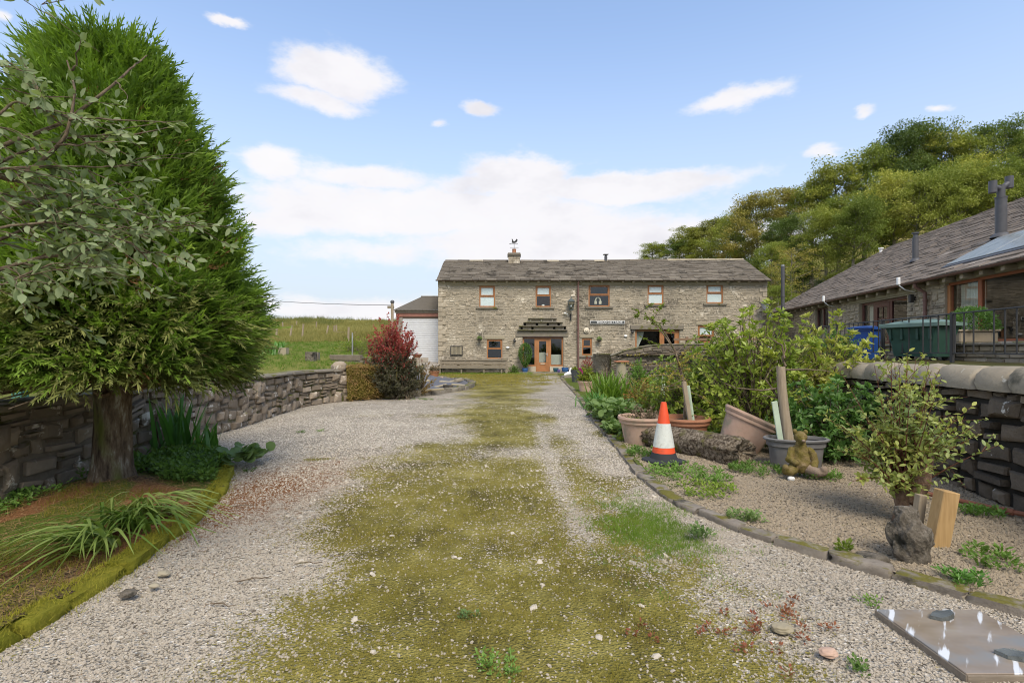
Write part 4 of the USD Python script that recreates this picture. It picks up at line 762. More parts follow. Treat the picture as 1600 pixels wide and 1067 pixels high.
# wide glazed opening on the right
zt, zb = czp(515.5), 1.02; x0, x1 = cxp(993), cxp(1061.5); xm = cxp(1031.5); y = YF + .1
gl = obj('glazed_opening', MB().box(V3(x0, y, zb), V3(x0 + .10, y + .09, zt)).box(V3(x1 - .1, y, zb), V3(x1, y + .09, zt)).box(V3(x0 + .1, y, zt - .08), V3(x1 - .1, y + .09, zt)).box(V3(xm, y, zb), V3(xm + .1, y + .09, zt - .08)).get(), M['frame_brown'], front)
obj('leaf_frame', MB().box(V3(xm + .104, y + .01, zb), V3(xm + .28, y + .07, zt - .084)).box(V3(x1 - .26, y + .01, zb), V3(x1 - .104, y + .07, zt - .084)).box(V3(xm + .28, y + .01, zt - .22), V3(x1 - .26, y + .07, zt - .084)).get(), M['frame_brown'], gl)
obj('pane', bbox(V3(x0 + .1, y + .04, zb), V3(xm, y + .046, zt - .08)), M['glass'], gl); obj('pane', bbox(V3(xm + .28, y + .04, zb), V3(x1 - .26, y + .046, zt - .22)), M['glass'], gl)
P = np.array([(x0 + .1, zt - .1), (x0 + .62, zt - .1), (x0 + .5, zt - .5), (x0 + .22, zt - 1.1), (x0 + .1, zt - 1.2)]); e = trimesh.creation.extrude_polygon(Polygon(P), .02, engine='earcut'); ev = np.array(e.vertices); obj('swept_curtain', (np.c_[ev[:, 0], y + .25 + ev[:, 2], ev[:, 1]], np.array(e.faces)[:, ::-1]), M['curtain'], gl)
# chimney, pot, weathervane, flue
cxm = cxp(803.3) / YF * 34.6; k = 34.4 / F; w = 21.0 * k / 2
ch = obj('chimney', MB().box(V3(cxm - w * .86, 34.25, 6.7), V3(cxm + w * .86, 35.1, 7.75), .02).get(), M['cottage_stone'], roof)
z = 7.2; rr = np.random.default_rng(6)
while z < 7.72:
    h = .14; a = cxm - w * .88
    while a < cxm + w * .86 - .02:
        b = min(a + rr.uniform(.16, .4), cxm + w * .88); b = cxm + w * .88 if cxm + w * .88 - b < .1 else b; obj('chimney_stone', bbox(V3(a + .006, 34.215, z + .006), V3(b - .006, 34.4, min(z + h, 7.74) - .006), .012), M['cottage_stone'], ch); a = b
    z += h
obj('chimney_cap', MB().box(V3(cxm - w, 34.12, 7.75), V3(cxm + w, 35.2, 7.83), .01).box(V3(cxm - w * .93, 34.17, 7.834), V3(cxm + w * .93, 35.15, 7.92), .02).get(), M['slab_stone'], ch)
obj('lead_flashing', MB().box(V3(cxm - w * .95, 34.19, 6.99), V3(cxm + w * .95, 34.24, 7.2)).get(), M['lead'], ch)
obj('chimney_pot', (lambda q: (q[0] + V3(cxm, 34.65, 7.92), q[1]))(lathe([(.15, 0), (.14, .05), (.125, .25), (.14, .28), (.14, .32), (.1, .32), (0, .30)], 14)), M['terracotta'], ch, 40)
mb = MB(); ZV = 8.24; mb.tube([(cxm, 34.65, ZV), (cxm, 34.65, ZV + .52)], .012, 5); mb.tube([(cxm - .28, 34.65, ZV + .06), (cxm + .3, 34.65, ZV + .06)], .012, 5); mb.tube([(cxm, 34.4, ZV + .06), (cxm, 34.9, ZV + .06)], .012, 5)
mb.tube([(cxm - .28, 34.65, ZV + .36), (cxm + .26, 34.65, ZV + .37)], .016, 5)
cock = Polygon([(-.16, .02), (-.02, 0), (.1, .02), (.2, .1), (.24, .24), (.16, .3), (.1, .2), (.03, .13), (-.05, .15), (-.09, .26), (-.14, .3), (-.18, .25), (-.13, .22), (-.15, .12)]); e = trimesh.creation.extrude_polygon(cock, .015, engine='earcut'); ev = np.array(e.vertices); mb.add(np.c_[cxm + ev[:, 0], 34.645 + ev[:, 2], ZV + .4 + ev[:, 1]], e.faces)
mb.add(np.array([(cxm - .34, 34.65, ZV + .36), (cxm - .26, 34.65, ZV + .40), (cxm - .26, 34.65, ZV + .32), (cxm - .28, 34.66, ZV + .36)]), np.array([(0, 1, 2), (0, 2, 3), (0, 3, 1), (1, 3, 2)])); obj('weathervane', mb.get(), M['iron'], ch)
xf = cxp(946.5) / YF * 34.7; obj('flue', MB().tube([(xf, 34.7, 7.3), (xf, 34.7, 7.78)], .10, 10).tube([(xf, 34.7, 7.72), (xf, 34.7, 7.86)], .075, 8).box(V3(xf - .17, 34.55, 7.86), V3(xf + .17, 34.85, 7.9), .01).get(), M['flue_grey'], roof, 40)
# name board with dark panel and white letters
sg = thing('name_sign', 'white framed dark name board reading WOOD COTTAGE on the cottage wall', 'sign', (cxp(949), YF - .06, czp(503.5)))
hw, hh = 27.2 * S, 2.35 * S
obj('board', bbox(V3(-hw, -.02, -hh), V3(hw, .02, hh), .004), M['white_plastic'], sg); obj('panel', bbox(V3(-hw + .03, -.026, -hh + .028), V3(hw - .03, -.021, hh - .028)), M['sign_black'], sg)
tm = meshkit.text_mesh('WOOD COTTAGE', .115, .004, True); tv = np.array(tm.vertices); tv[:, 0] -= tv[:, 0].mean(); tv[:, 0] *= (40 * S) / np.ptp(tv[:, 0]); tv[:, 1] -= .057; obj('lettering', (np.c_[tv[:, 0], -.0265 - tv[:, 2], tv[:, 1]], np.array(tm.faces)), M['white_plastic'], sg)
# wall lantern on a bracket
xl_, zl = cxp(891.5), czp(485.5)
ln = thing('wall_lantern', 'old street lantern with tapered glass head on a wall bracket beside the downpipe', 'lamp', (xl_, YF - .33, zl))
v4 = lambda r0, r1, z0, z1: (np.array([(-r0, -r0, z0), (r0, -r0, z0), (r0, r0, z0), (-r0, r0, z0), (-r1, -r1, z1), (r1, -r1, z1), (r1, r1, z1), (-r1, r1, z1)]), np.array([(0, 1, 5, 4), (1, 2, 6, 5), (2, 3, 7, 6), (3, 0, 4, 7), (4, 5, 6, 7), (3, 2, 1, 0)]))
obj('lantern_glass', v4(.10, .18, .04, .52), M['lamp_glass'], ln); mb = MB()
for sx in (-1, 1):
    for sy in (-1, 1): mb.tube([(sx * .105, sy * .105, .03), (sx * .185, sy * .185, .53)], .013, 5)
mb.add(*v4(.11, .11, 0, .04)); obj('lantern_frame', mb.get(), M['lamp_green'], ln); obj('lantern_roof', MB().add(*v4(.22, .10, .53, .66)).add(*v4(.07, .05, .66, .74)).tube([(0, 0, .74), (0, 0, .84)], .02, 6).get(), M['lamp_green'], ln)
obj('lantern_bulb', (lambda q: (q[0] * .055 + V3(0, 0, .26), q[1]))(lump((1, 1, 1.5), 1, 2, 0)), M['white_plastic'], ln, True)
obj('bracket', MB().tube([(0, 0, 0), (0, 0, -.46), (0, .30, -.46)], .018, 6).tube([(-.3, 0, -.0), (.3, 0, 0)], .014, 5).tube([(0, 0, -.1), (0, .3, -.40)], .014, 5).box(V3(-.05, .27, -.6), V3(.05, .30, -.2)).get(), M['iron'], ln)
# small things on the wall
pl = thing('sun_plaque', 'round cream smiling sun face plaque on the cottage wall above the narrow window', 'wall plaque', (cxp(916.3), YF - .05, czp(516)))
obj('disc', (lambda q: (rotx(q[0], math.pi / 2), q[1]))(lathe([(0, 0), (.165, 0), (.17, .02), (.12, .05), (0, .06)], 20)), M['cream'], pl, 40); obj('smile', tube([(.09 * math.cos(t), -.055, .0 + .09 * math.sin(t)) for t in np.linspace(math.pi * 1.15, math.pi * 1.85, 7)], .018, 5), M['dark_gap'], pl)
gr_ = thing('iron_grille', 'square rusty iron grille over a walled up hatch above the bench', 'grille', (cxp(713.5), YF - .05, czp(547.5)))
obj('grille_frame', MB().box(V3(-.38, -.02, -.29), V3(-.35, .02, .29)).box(V3(.35, -.02, -.29), V3(.38, .02, .29)).box(V3(-.35, -.02, .26), V3(.35, .02, .29)).box(V3(-.35, -.02, -.29), V3(.35, .02, -.26)).get(), M['iron'], gr_)
for x in np.linspace(-.28, .28, 8): obj('bar', tube([(x, 0, -.26), (x, 0, .26)], .012, 5), M['iron'], gr_)
obj('backing_stone', bbox(V3(-.345, .012, -.255), V3(.345, .06, .255), .01), M['lintel_stone'], gr_)
hb = thing('hanging_basket', 'dark mossy basket hanging from a bracket left of the lower left window', 'hanging basket', (cxp(750), YF - .22, czp(530)))
obj('basket', lump((.14, .14, .11), 3, 2, .3), M['black_rock'], hb, True); obj('hanger', MB().tube([(0, 0, .1), (0, 0, .36), (0, .2, .40)], .01, 5).get(), M['iron'], hb)
b = scatter(LEAF2, unit(RNG.normal(size=(160, 3))) * [.14, .14, .11] + [0, 0, .04], frames(RNG.normal(size=(160, 3)) + [0, -.2, .6], RNG.normal(size=(160, 3))), RNG.uniform(.05, .09, 160)); obj('leaves', b, M['weed_leaf'], hb)
hb2 = copy(hb, 'hanging_basket', 'dry brown moss basket hanging on the cottage wall right of the narrow window', 'hanging basket', (cxp(935.5), YF - .22, czp(531)), 40)
wl = thing('wall_light', 'small black globe wall light between the lower left window and the door', 'lamp', (cxp(804), YF - .14, czp(533)))
obj('globe', lump((.085, .085, .095), 2, 2, 0), M['iron'], wl, True); obj('arm', MB().tube([(0, 0, .08), (0, .06, .16), (0, .13, .16)], .014, 5).box(V3(-.04, .12, .1), V3(.04, .145, .22)).get(), M['iron'], wl)
copy(wl, 'wall_light', 'small black globe wall light left of the wide glazed opening', 'lamp', (cxp(987.5), YF - .14, czp(519)))
for px, py, l in ((793.5, 543, 'white shell ornament fixed to the wall left of the front door'), (977.5, 525, 'white shell ornament fixed to the wall left of the glazed opening')):
    obj('shell_ornament', (lambda q: (q[0] * [.11, .05, .07] + V3(cxp(px), YF - .05, czp(py)), q[1]))(lump((1, 1, 1), 5, 2, .3)), M['white_plastic'], label=l, cat='ornament', smooth=True)
fl = thing('floodlight', 'small white security floodlight on the wall below left of the lantern', 'lamp', (cxp(882.5), YF - .1, czp(489.5))); obj('head', bbox(V3(-.07, -.06, -.05), V3(.07, .02, .05), .015), M['white_plastic'], fl); obj('sensor', bbox(V3(.09, -.03, -.1), V3(.17, .06, -.02), .01), M['white_plastic'], fl)
for px, py, a, l in ((1189.5, 479, 20, 'upper of two grey satellite dishes at the right corner of the cottage'), (1195.5, 493.5, 35, 'lower of two grey satellite dishes at the right corner of the cottage')):
    d = thing('satellite_dish', l, 'satellite dish', (cxp(px), YF - .32, czp(py)), a); k = lathe([(0, 0), (.13, .015), (.24, .05), (.31, .09), (.31, .10), (.24, .06), (.13, .027), (0, .012)], 22)
    obj('dish', rotx(k[0] * [1, .92, 1], math.radians(62)), M['dish_grey'], d, 50) if 0 else obj('dish', (rotx(k[0] * [1, .92, 1], math.radians(72)), k[1]), M['dish_grey'], d, 50)
    obj('feed_arm', MB().tube([(0, -.02, -.26), (0, -.36, -.16)], .012, 5).box(V3(-.04, -.42, -.19), V3(.04, -.34, -.11), .01).get(), M['iron'], d); obj('mount', MB().tube([(0, .03, 0), (0, .30, -.05)], .022, 6).get(), M['iron'], d)

# ------------------------------------------------------------------ garage
YG = 33.0; gx = lambda px: (px - CX) * YG / F; gz = lambda py: CH - (py - HY) * YG / F
ga = thing('garage', 'low garage with white roller shutter and sheet roof adjoining the left end of the cottage', 'garage', (-6.2, YG, .6), world=True)
mb = MB(); mb.box(V3(gx(619), YG, -.2), V3(gx(629), YG + 6, gz(489))); mb.box(V3(gx(629), YG + 5.6, -.2), V3(-4.6, YG + 6, gz(489))); mb.box(V3(gx(629), YG + .05, gz(497)), V3(-4.56, YG + .3, gz(489))); obj('walls', mb.get(), M['concrete'], ga)
obj('fascia', bbox(V3(gx(617), YG - .12, gz(489)), V3(-4.56, YG + .06, gz(484.5)), .01), M['fascia'], ga); obj('lintel_board', bbox(V3(gx(619), YG - .05, gz(495)), V3(-4.56, YG + .04, gz(489.4)), .008), M['fascia_red'], ga)
obj('shutter_box', bbox(V3(gx(629), YG - .02, gz(498)), V3(-4.57, YG + .04, gz(495.2))), M['dark_timber'], ga)
sh = obj('roller_shutter', bbox(V3(gx(629), YG + .02, .55), V3(-4.57, YG + .05, gz(498)), 0), M['shutter'], ga); z = .62; k = 0
while z < gz(498.5): obj('shutter_slat', bbox(V3(gx(629) + .02, YG - .012, z + .006), V3(-4.6, YG + .018, z + .112), .014), M['shutter'], sh, 30); z += .12
x0, x1 = gx(616), -4.55; ye, yr, ze, zr = YG - .25, YG + 3.0, gz(484.5) - .02, 5.15; n = 140; us = np.linspace(0, 1, n); wv = .03 * np.sin(np.arange(n) * math.pi / 2 * 1.0)
xe = x0 + (x1 - x0) * us; xr_ = (x0 + 1.25) + (x1 - x0 - 1.25) * us; v = np.vstack([np.c_[xe, np.full(n, ye), ze + wv], np.c_[xr_, np.full(n, yr), zr + wv]]); i = np.arange(n - 1)
rf = obj('sheet_roof', (np.vstack([v, [(x0, ye, ze), (x0 + 1.25, yr, zr), (x0, YG + 6, ze)]]), np.vstack([np.stack([i, i + 1, n + i + 1], 1), np.stack([i, n + i + 1, n + i], 1), [(2 * n, 2 * n + 1, 2 * n + 2)]])), M['garage_sheet'], ga, 40)
obj('ridge_cap', tube([(x0 + 1.2, yr, zr + .03), (x1, yr, zr + .03)], .05, 6), M['slab_stone'], rf)

# ------------------------------------------------------------------ barn house on the right
ZEB, HALF, TANB = 4.10, 7.5, .568
bw = lambda t, n, z: np.stack([EX - UW[0] * np.asarray(t, float) + NW[0] * np.asarray(n, float), EY - UW[1] * np.asarray(t, float) + NW[1] * np.asarray(n, float), np.asarray(z, float) + 0 * np.asarray(t, float)], -1)
TB = 29.0
barn = thing('barn_house', 'long low stone barn house with slate roof, flues and glazed openings on the right', 'house', tuple(bw(14, 2, 1.2)), world=True)
def bbx(t0, t1, n0, n1, z0, z1, bev=0.0):
    v, f = bbox(V3(t0, n0, z0), V3(t1, n1, z1), bev); return bw(v[:, 0], v[:, 1], v[:, 2]), np.asarray(f)
pat = (18.85, 22.6, 1.72, 3.72); fre = (12.75, 16.6, 1.3, 3.55); win = (7.7, 9.4, 2.5, 3.7)
fc = sbox(0, .6, TB, ZEB)
for a, b, c, d in (pat, fre, win): fc = fc.difference(sbox(a, c, b, d))
e = trimesh.creation.extrude_polygon(fc, .4, engine='earcut'); ev = np.array(e.vertices); bfront = obj('front_wall', (bw(ev[:, 0], .03 + ev[:, 2], ev[:, 1]), np.array(e.faces)), M['mortar'], barn)
so = [(a, b, c - 1.0, d - 1.0) for a, b, c, d in (pat, fre, win)] + [(11.9, 17.3, 2.6, 2.95), (18.0, 23.6, 2.73, 2.98)]
rects = courses(TB, ZEB - 1.05, (.10, .19), (.2, .55), 61, so, gap=.016, split=.22, jump=.2)
lay(rects, lambda u, v, d: bw(u, .03 - d, 1.0 + v), bfront, M['barn_stone'], False, (.015, .05), .03, 17, 300, 'stone', jit=.12, smooth=40)
obj('lintel', bbx(11.9, 17.3, -.03, .2, 3.60, 3.95, .015), M['lintel_stone'], bfront); obj('lintel', bbx(18.0, 23.6, -.03, .2, 3.73, 3.98, .015), M['lintel_stone'], bfront); obj('lintel', bbx(7.4, 9.7, -.02, .2, 3.7, 3.93, .015), M['lintel_stone'], bfront)
obj('side_walls', MB().add(*bbx(-.0, .4, .44, 15, .6, ZEB)).add(*bbx(TB - .4, TB, .44, 15, .6, ZEB)).add(*bbx(.4, TB - .4, 14.6, 15, .6, ZEB)).get(), M['barn_stone'], barn)
obj('inner_walls', MB().add(*bbx(.5, TB - .5, 3.4, 3.5, .7, ZEB)).add(*bbx(.5, TB - .5, .46, 3.4, 1.2, 1.3)).add(*bbx(.5, TB - .5, .46, 3.4, ZEB - .15, ZEB - .1)).get(), M['interior'], barn)
g0 = bw(np.array([0, 0, 0.]), np.array([0, 15, 7.5]), np.array([ZEB, ZEB, ZEB + HALF * TANB - .1])); obj('gable', (np.vstack([g0, g0 + V3(*(-UW * .3))]), np.array([(0, 2, 1), (3, 4, 5), (0, 3, 5), (0, 5, 2), (1, 2, 5), (1, 5, 4)])), M['barn_stone'], barn)
slb = math.hypot(HALF + .35, (HALF + .35) * TANB); cb, sb = (HALF + .35) / slb, (HALF + .35) * TANB / slb
broof = lambda u, s, h: bw(u, -.35 + np.asarray(s) * cb - np.asarray(h) * sb, ZEB - .02 - .35 * TANB * 0 + np.asarray(s) * sb + np.asarray(h) * cb - .35 * TANB + .05)
rb = obj('roof', (np.vstack([broof(np.array([-.1, TB]), np.array([0., 0]), np.array([0., 0])), broof(np.array([TB, -.1]), np.array([slb, slb]), np.array([0., 0])), bw(np.array([TB, -.1]), np.array([15.3, 15.3]), np.array([ZEB, ZEB]))]), np.array([(0, 2, 1), (0, 3, 2), (3, 4, 2), (3, 5, 4)])), M['barn_slate'], barn)
slates(rb, M['barn_slate'], lambda u, s, h: broof(u, s, h), TB, slb, lambda s: .36 - .012 * s, (.35, .75), 71, th=.045)
u = -.1
while u < TB:
    a = bw(np.full(5, u + .006), np.full(5, HALF) + np.array([-.18, -.15, 0, .15, .18]), ZEB + HALF * TANB + np.array([-.10, -.03, .08, -.03, -.10])); b = a + (bw(np.array([u + .85]), np.array([0.]), np.array([0.])) - bw(np.array([u]), np.array([0.]), np.array([0.]))); i = np.arange(4)
    obj('ridge_stone', (np.vstack([a, b]), np.vstack([np.stack([i, i + 6, i + 5], 1), np.stack([i, i + 1, i + 6], 1), [(0, 2, 1), (0, 3, 2), (0, 4, 3), (5, 6, 7), (5, 7, 8), (5, 8, 9)]])), M['ridge_stone'], rb, 40); u += .86
gutter(barn, bw(TB, -.42, ZEB - .20), bw(-.15, -.42, ZEB - .20), M['brown_gutter']) if 0 else gutter(barn, bw(-.15, -.44, ZEB - .20), bw(TB, -.44, ZEB - .20), M['brown_gutter'])
t = .5
while t < TB: obj('gutter_corbel', bbx(t - .08, t + .08, -.34, .02, ZEB - .40, ZEB - .24, .015), M['barn_stone'], barn); t += .86
p = lambda t, n, z: bw(t, n, z)
dp = obj('downpipe', tube([p(18.0, -.44, 3.82), p(18.0, -.42, 3.7), p(18.0, -.12, 3.5), p(18.0, -.12, 1.3)], .06, 8), M['brown_pipe'], barn, 40)
for z in (1.9, 3.2): obj('pipe_clip', tube([p(18.0, -.12, z), p(18.0, -.12, z + .07)], .075, 8), M['brown_pipe'], dp, 40)
def frame_set(name, o, n, posts, m, bwid=.09, head=True):
    a, b, c, d = o; mb = MB(); mb.add(*bbx(a, b, n, n + .09, d - bwid, d)); mb.add(*bbx(a, b, n, n + .09, c, c + bwid * .8))
    for q, w in posts: mb.add(*bbx(q, q + w, n + .001, n + .089, c + bwid * .8, d - bwid))
    return obj(name, mb.get(), M[m], barn)
pf = frame_set('patio_frame', pat, .14, [(18.85, .12), (22.48, .12), (20.25, .16)], 'frame_red'); obj('pane', bbx(20.41, 22.48, .18, .19, 1.79, 3.63), M['glass'], pf); obj('pane', bbx(18.97, 20.25, .20, .21, 1.79, 3.63), M['glass'], pf)
obj('wide_post', bbx(18.82, 18.99, .10, .139, 1.72, 3.64), M['frame_brown'], pf)
for t0, t1 in ((19.1, 19.5), (19.56, 20.2)):
    uu = np.linspace(t0, t1, 40); nn = .36 + .035 * np.sin((uu - t0) * 52); v = np.vstack([bw(uu, nn, np.full(40, 1.75)), bw(uu, nn, np.full(40, 3.62))]); i = np.arange(39); obj('curtain', (v, np.vstack([np.stack([i, i + 1, 40 + i + 1], 1), np.stack([i, 41 + i, 40 + i], 1)])), M['curtain'], pf, True)
ff = frame_set('french_door', fre, .16, [(12.75, .12), (16.48, .12), (13.75, .14), (15.1, .14)], 'frame_dark', .1)
for a, b in ((12.87, 13.75), (15.24, 16.48)): obj('pane', bbx(a, b, .2, .21, 1.38, 3.45), M['glass'], ff)
dl_ = obj('door_leaf', MB().add(*bbx(13.895, 14.09, .15, .22, 1.39, 3.44)).add(*bbx(14.905, 15.095, .15, .22, 1.39, 3.44)).add(*bbx(14.09, 14.905, .15, .22, 3.26, 3.44)).add(*bbx(14.09, 14.905, .15, .22, 1.39, 1.8)).get(), M['frame_dark'], ff); obj('pane', bbx(14.09, 14.905, .19, .20, 1.8, 3.26), M['glass'], dl_)
obj('glazing_bar', MB().add(*bbx(14.48, 14.52, .17, .188, 1.8, 3.26)).add(*bbx(14.09, 14.905, .171, .187, 2.75, 2.79)).get(), M['frame_dark'], dl_); obj('curtain', bbx(12.9, 13.6, .4, .41, 1.4, 3.4), M['curtain'], ff)
wf = frame_set('window', win, .14, [(7.7, .09), (9.31, .09), (8.46, .1)], 'frame_dark', .08); obj('pane', bbx(7.79, 9.31, .18, .19, 2.56, 3.62), M['glass'], wf)
def roof_pt(t, s): return broof(np.array([float(t)]), np.array([float(s)]), np.array([.04]))[0]
# glazed roof panels
pn = obj('roof_glazing', (lambda v: (broof(v[0][:, 0], v[0][:, 1], v[0][:, 2]), v[1]))(bbox(V3(18.5, .55, .03), V3(26.5, 2.55, .10))), M['flue_grey'], rb)
for k, t0 in enumerate(np.arange(18.55, 26, 1.98)): obj('glazing_panel', (lambda v: (broof(v[0][:, 0], v[0][:, 1], v[0][:, 2]), v[1]))(bbox(V3(t0, .72, .102), V3(t0 + 1.93, 2.5, .125), .01)), M['panel_metal'], pn)
def flue(t, s, r, h, name, m='flue_grey', par=None, cowl=None):
    b = roof_pt(t, s); mb = MB().tube([b - V3(0, 0, .3), b + V3(0, 0, h)], r, 14); o = obj(name, mb.get(), M[m], rb, 40)
    obj('flashing_collar', (lambda q: (q[0] + b + V3(0, 0, -.02), q[1]))(lathe([(r * 1.9, 0), (r * 1.75, .07), (r * 1.02, .16)], 14)), M[m], o, 40); return o, b
o, b = flue(18.3, 2.75, .16, 1.35, 'tall_flue'); mb = MB().tube([b + V3(0, 0, 1.35), b + V3(0, 0, 1.78)], .115, 12)
for s in (-1, 1): c = b + V3(s * .34, .06 * s, 1.80 + .10 * s); mb.tube([b + V3(0, 0, 1.66), c], .085, 10).tube([c - V3(0, 0, .20), c + V3(0, 0, .20)], .12, 12)
obj('h_cowl', mb.get(), M[ 'flue_grey'], o, 40); obj('seam_ring', tube([b + V3(0, 0, 1.33), b + V3(0, 0, 1.37)], .172, 14), M['flue_grey'], o, 40)
o, b = flue(13.3, 2.75, .115, 1.05, 'short_flue'); obj('cowl', MB().tube([b + V3(0, 0, 1.05), b + V3(0, 0, 1.22)], .085, 10).tube([b + V3(0, 0, 1.22), b + V3(0, 0, 1.27)], .135, 12).get(), M['dish_grey'], o, 40)
for t, s in ((15.3, 8.2), (.6, 8.0)):
    b = roof_pt(t, s); obj('roof_vent', MB().tube([b - V3(0, 0, .1), b + V3(0, 0, .22)], .09, 10).tube([b + V3(0, 0, .22), b + V3(0, 0, .30)], .16, 10).get(), M['white_plastic'], rb, 40)
for t in (10.4, 17.2, 24.9):
    o = obj('white_flood_lamp', bbx(t - .06, t + .06, -.62, -.52, ZEB - .22, ZEB + .06, .02), M['white_plastic'], barn); obj('cable', tube([p(t, -.56, ZEB - .22), p(t + .12, -.4, ZEB - .42), p(t + .1, -.1, ZEB - .5)], .02, 5), M['white_plastic'], o)
bl = obj('black_wall_lamp', MB().add(*bbx(17.1, 17.25, -.2, -.06, 3.22, 3.52, .02)).add(*bbx(17.14, 17.2, -.08, .01, 3.3, 3.44)).get(), M['iron'], barn)
fp = thing('flue_pipe', 'slim dark stove flue pipe rising past the far end of the barn roof', 'flue', tuple(bw(4.4, -.62, 1.1)))
obj('pipe', tube([(0, 0, 0), (0, 0, 5.5)], .105, 12), M['flue_grey'], fp, 40); obj('pipe_joint', tube([(0, 0, 3.6), (0, 0, 3.72)], .125, 12), M['flue_grey'], fp, 40); obj('pipe_cap', tube([(0, 0, 5.5), (0, 0, 5.6)], .09, 10), M['galv'], fp, 40)
# patio: low stone wall and paved platform in front of the barn
PT = lambda t, n, z: bw(t, n, z)
pw = thing('patio_wall', 'low stone wall edging the raised patio behind the railings', 'stone wall', tuple(bw(21, -2.2, 1.2)), world=True)
core = obj('patio_platform', bbx(17.6, 28.5, -2.3, -.02, .9, 1.58), M['slab_stone'], pw)
lay(courses(10.9, .58, (.10, .17), (.25, .5), 81, gap=.02), lambda u, v, d: bw(17.6 + u, -2.3 - d, 1.0 + v), core, M['barn_stone'], True, (.03, .06), 0, 27, 200)
t = 17.5
while t < 28.5: w = rng.uniform(.6, .9); obj('coping_slab', bbx(t + .006, t + w - .006, -2.42, -1.95, 1.584, 1.655, .015), M['slab_stone'], pw); t += w
tp = thing('stone_trough', 'square stone planter with a clipped green bush on the patio', 'planter', tuple(bw(22.75, -1.55, 1.655)), -11)
obj('trough', MB().box(V3(-.45, -.3, 0), V3(.45, .3, .30), .03).box(V3(-.49, -.34, .30), V3(.49, .34, .36), .02).get(), M['barn_stone'], tp)
q = unit(RNG.normal(size=(2600, 3))); q[:, 2] = np.abs(q[:, 2]); b = scatter(LEAF2, q * np.array([.62, .45, .62]) * RNG.uniform(.75, 1.02, (2600, 1)) + [0, 0, .36], frames(q + RNG.normal(0, .6, (2600, 3)), RNG.normal(size=(2600, 3))), RNG.uniform(.05, .09, 2600)); obj('foliage', b, M['green_leaf'] if 0 else M['shrub_leaf_deep'], tp)
tr = thing('railing', 'black iron railing with thin upright bars in front of the bins', 'railing', (9.8, 9.9, 1.25), world=True)
r0, r1 = V3(9.55, 8.4, 0), V3(11.3, 19.6, 0); LRr = np.linalg.norm(r1 - r0); rd = (r1 - r0) / LRr; zt_, zb_ = 2.30, 1.40
rp = lambda s, z: r0 + rd * s + V3(0, 0, z)
for z, nme, r in ((zt_, 'top_rail', .018), (zb_, 'bottom_rail', .013)): obj(nme, tube([rp(0, z), rp(LRr, z)], r, 6), M['iron'], tr)
for k, s in enumerate(np.arange(.12, LRr, .285)):
    if abs((s + .1) % 2.28 - .3) > .12: obj('bar', tube([rp(s, zb_), rp(s, zt_)], .016, 6), M['iron'], tr)
for s in (.35, 3.35, 6.2, 8.9, LRr - .05): obj('post', MB().tube([rp(s, 1.1), rp(s, zt_ + .04)], .045, 8).get(), M['iron'], tr, 40)

# ------------------------------------------------------------------ wheelie bins
def bin_(name, label, m, lid, loc, rz):
    t = thing(name, label, 'bin', loc, rz); n = 8
    def ring(w, d, z, c): return np.array([(-w + c, -d, z), (w - c, -d, z), (w, -d + c, z), (w, d - c, z), (w - c, d, z), (-w + c, d, z), (-w, d - c, z), (-w, -d + c, z)])
    R = [ring(.23, .27, .05, .03), ring(.245, .29, .35, .03), ring(.275, .335, .93, .035), ring(.305, .365, .935, .035), ring(.305, .365, 1.0, .035)]; v = np.vstack(R); i = np.arange(8); j = (i + 1) % 8; f = []
    for k in range(4): f += [np.stack([k * 8 + i, k * 8 + j, k * 8 + 8 + j], 1), np.stack([k * 8 + i, k * 8 + 8 + j, k * 8 + 8 + i], 1)]
    v = np.vstack([v, [(0, 0, .05)]]); f.append(np.stack([np.full(8, 40), j, i], 1)); obj('body', (v, np.vstack(f)), M[m], t, 25)
    mb = MB()
    for x in (-.13, .13): mb.box(V3(x - .025, -.36, .72), V3(x + .025, -.30, .92), .006)
    obj('lift_rib', mb.get(), M[m], t, kind='stuff') if 0 else [obj('lift_rib', bbox(V3(x - .025, -.345, .70), V3(x + .025, -.295, .925), .006), M[m], t) for x in (-.13, .13)]
    xs = np.linspace(-.33, .33, 9); ysn = np.linspace(-.40, .36, 9); X, Y = np.meshgrid(xs, ysn); Z = 1.015 + .055 * (1 - (X / .34) ** 2) * (1 - ((Y + .02) / .42) ** 2) + .01
    v, f = grid_mesh(X, Y, Z); lo = v.copy(); lo[:, 2] = 1.002; b = MB().add(v, f).box(V3(-.33, -.40, .955), V3(.33, -.385, 1.02), .004).box(V3(-.335, -.40, .985), V3(-.32, .36, 1.026)).box(V3(.32, -.40, .985), V3(.335, .36, 1.026)); obj('lid', b.get(), M[lid], t, 30)
    obj('handle', MB().tube([(-.2, .36, 1.0), (-.2, .42, 1.0), (.2, .42, 1.0), (.2, .36, 1.0)], .014, 6).get(), M[m], t, 40)
    for x in (-.25, .25): obj('wheel', tube([(x - .025, .27, .1), (x + .025, .27, .1)], .1, 14), M['rubber'], t, 40)
    return t
zb0 = 1.24
bin_('wheelie_bin', 'blue wheelie bin behind the railing', 'bin_blue', 'bin_blue', (10.75, 15.6, zb0 - .12), 29)
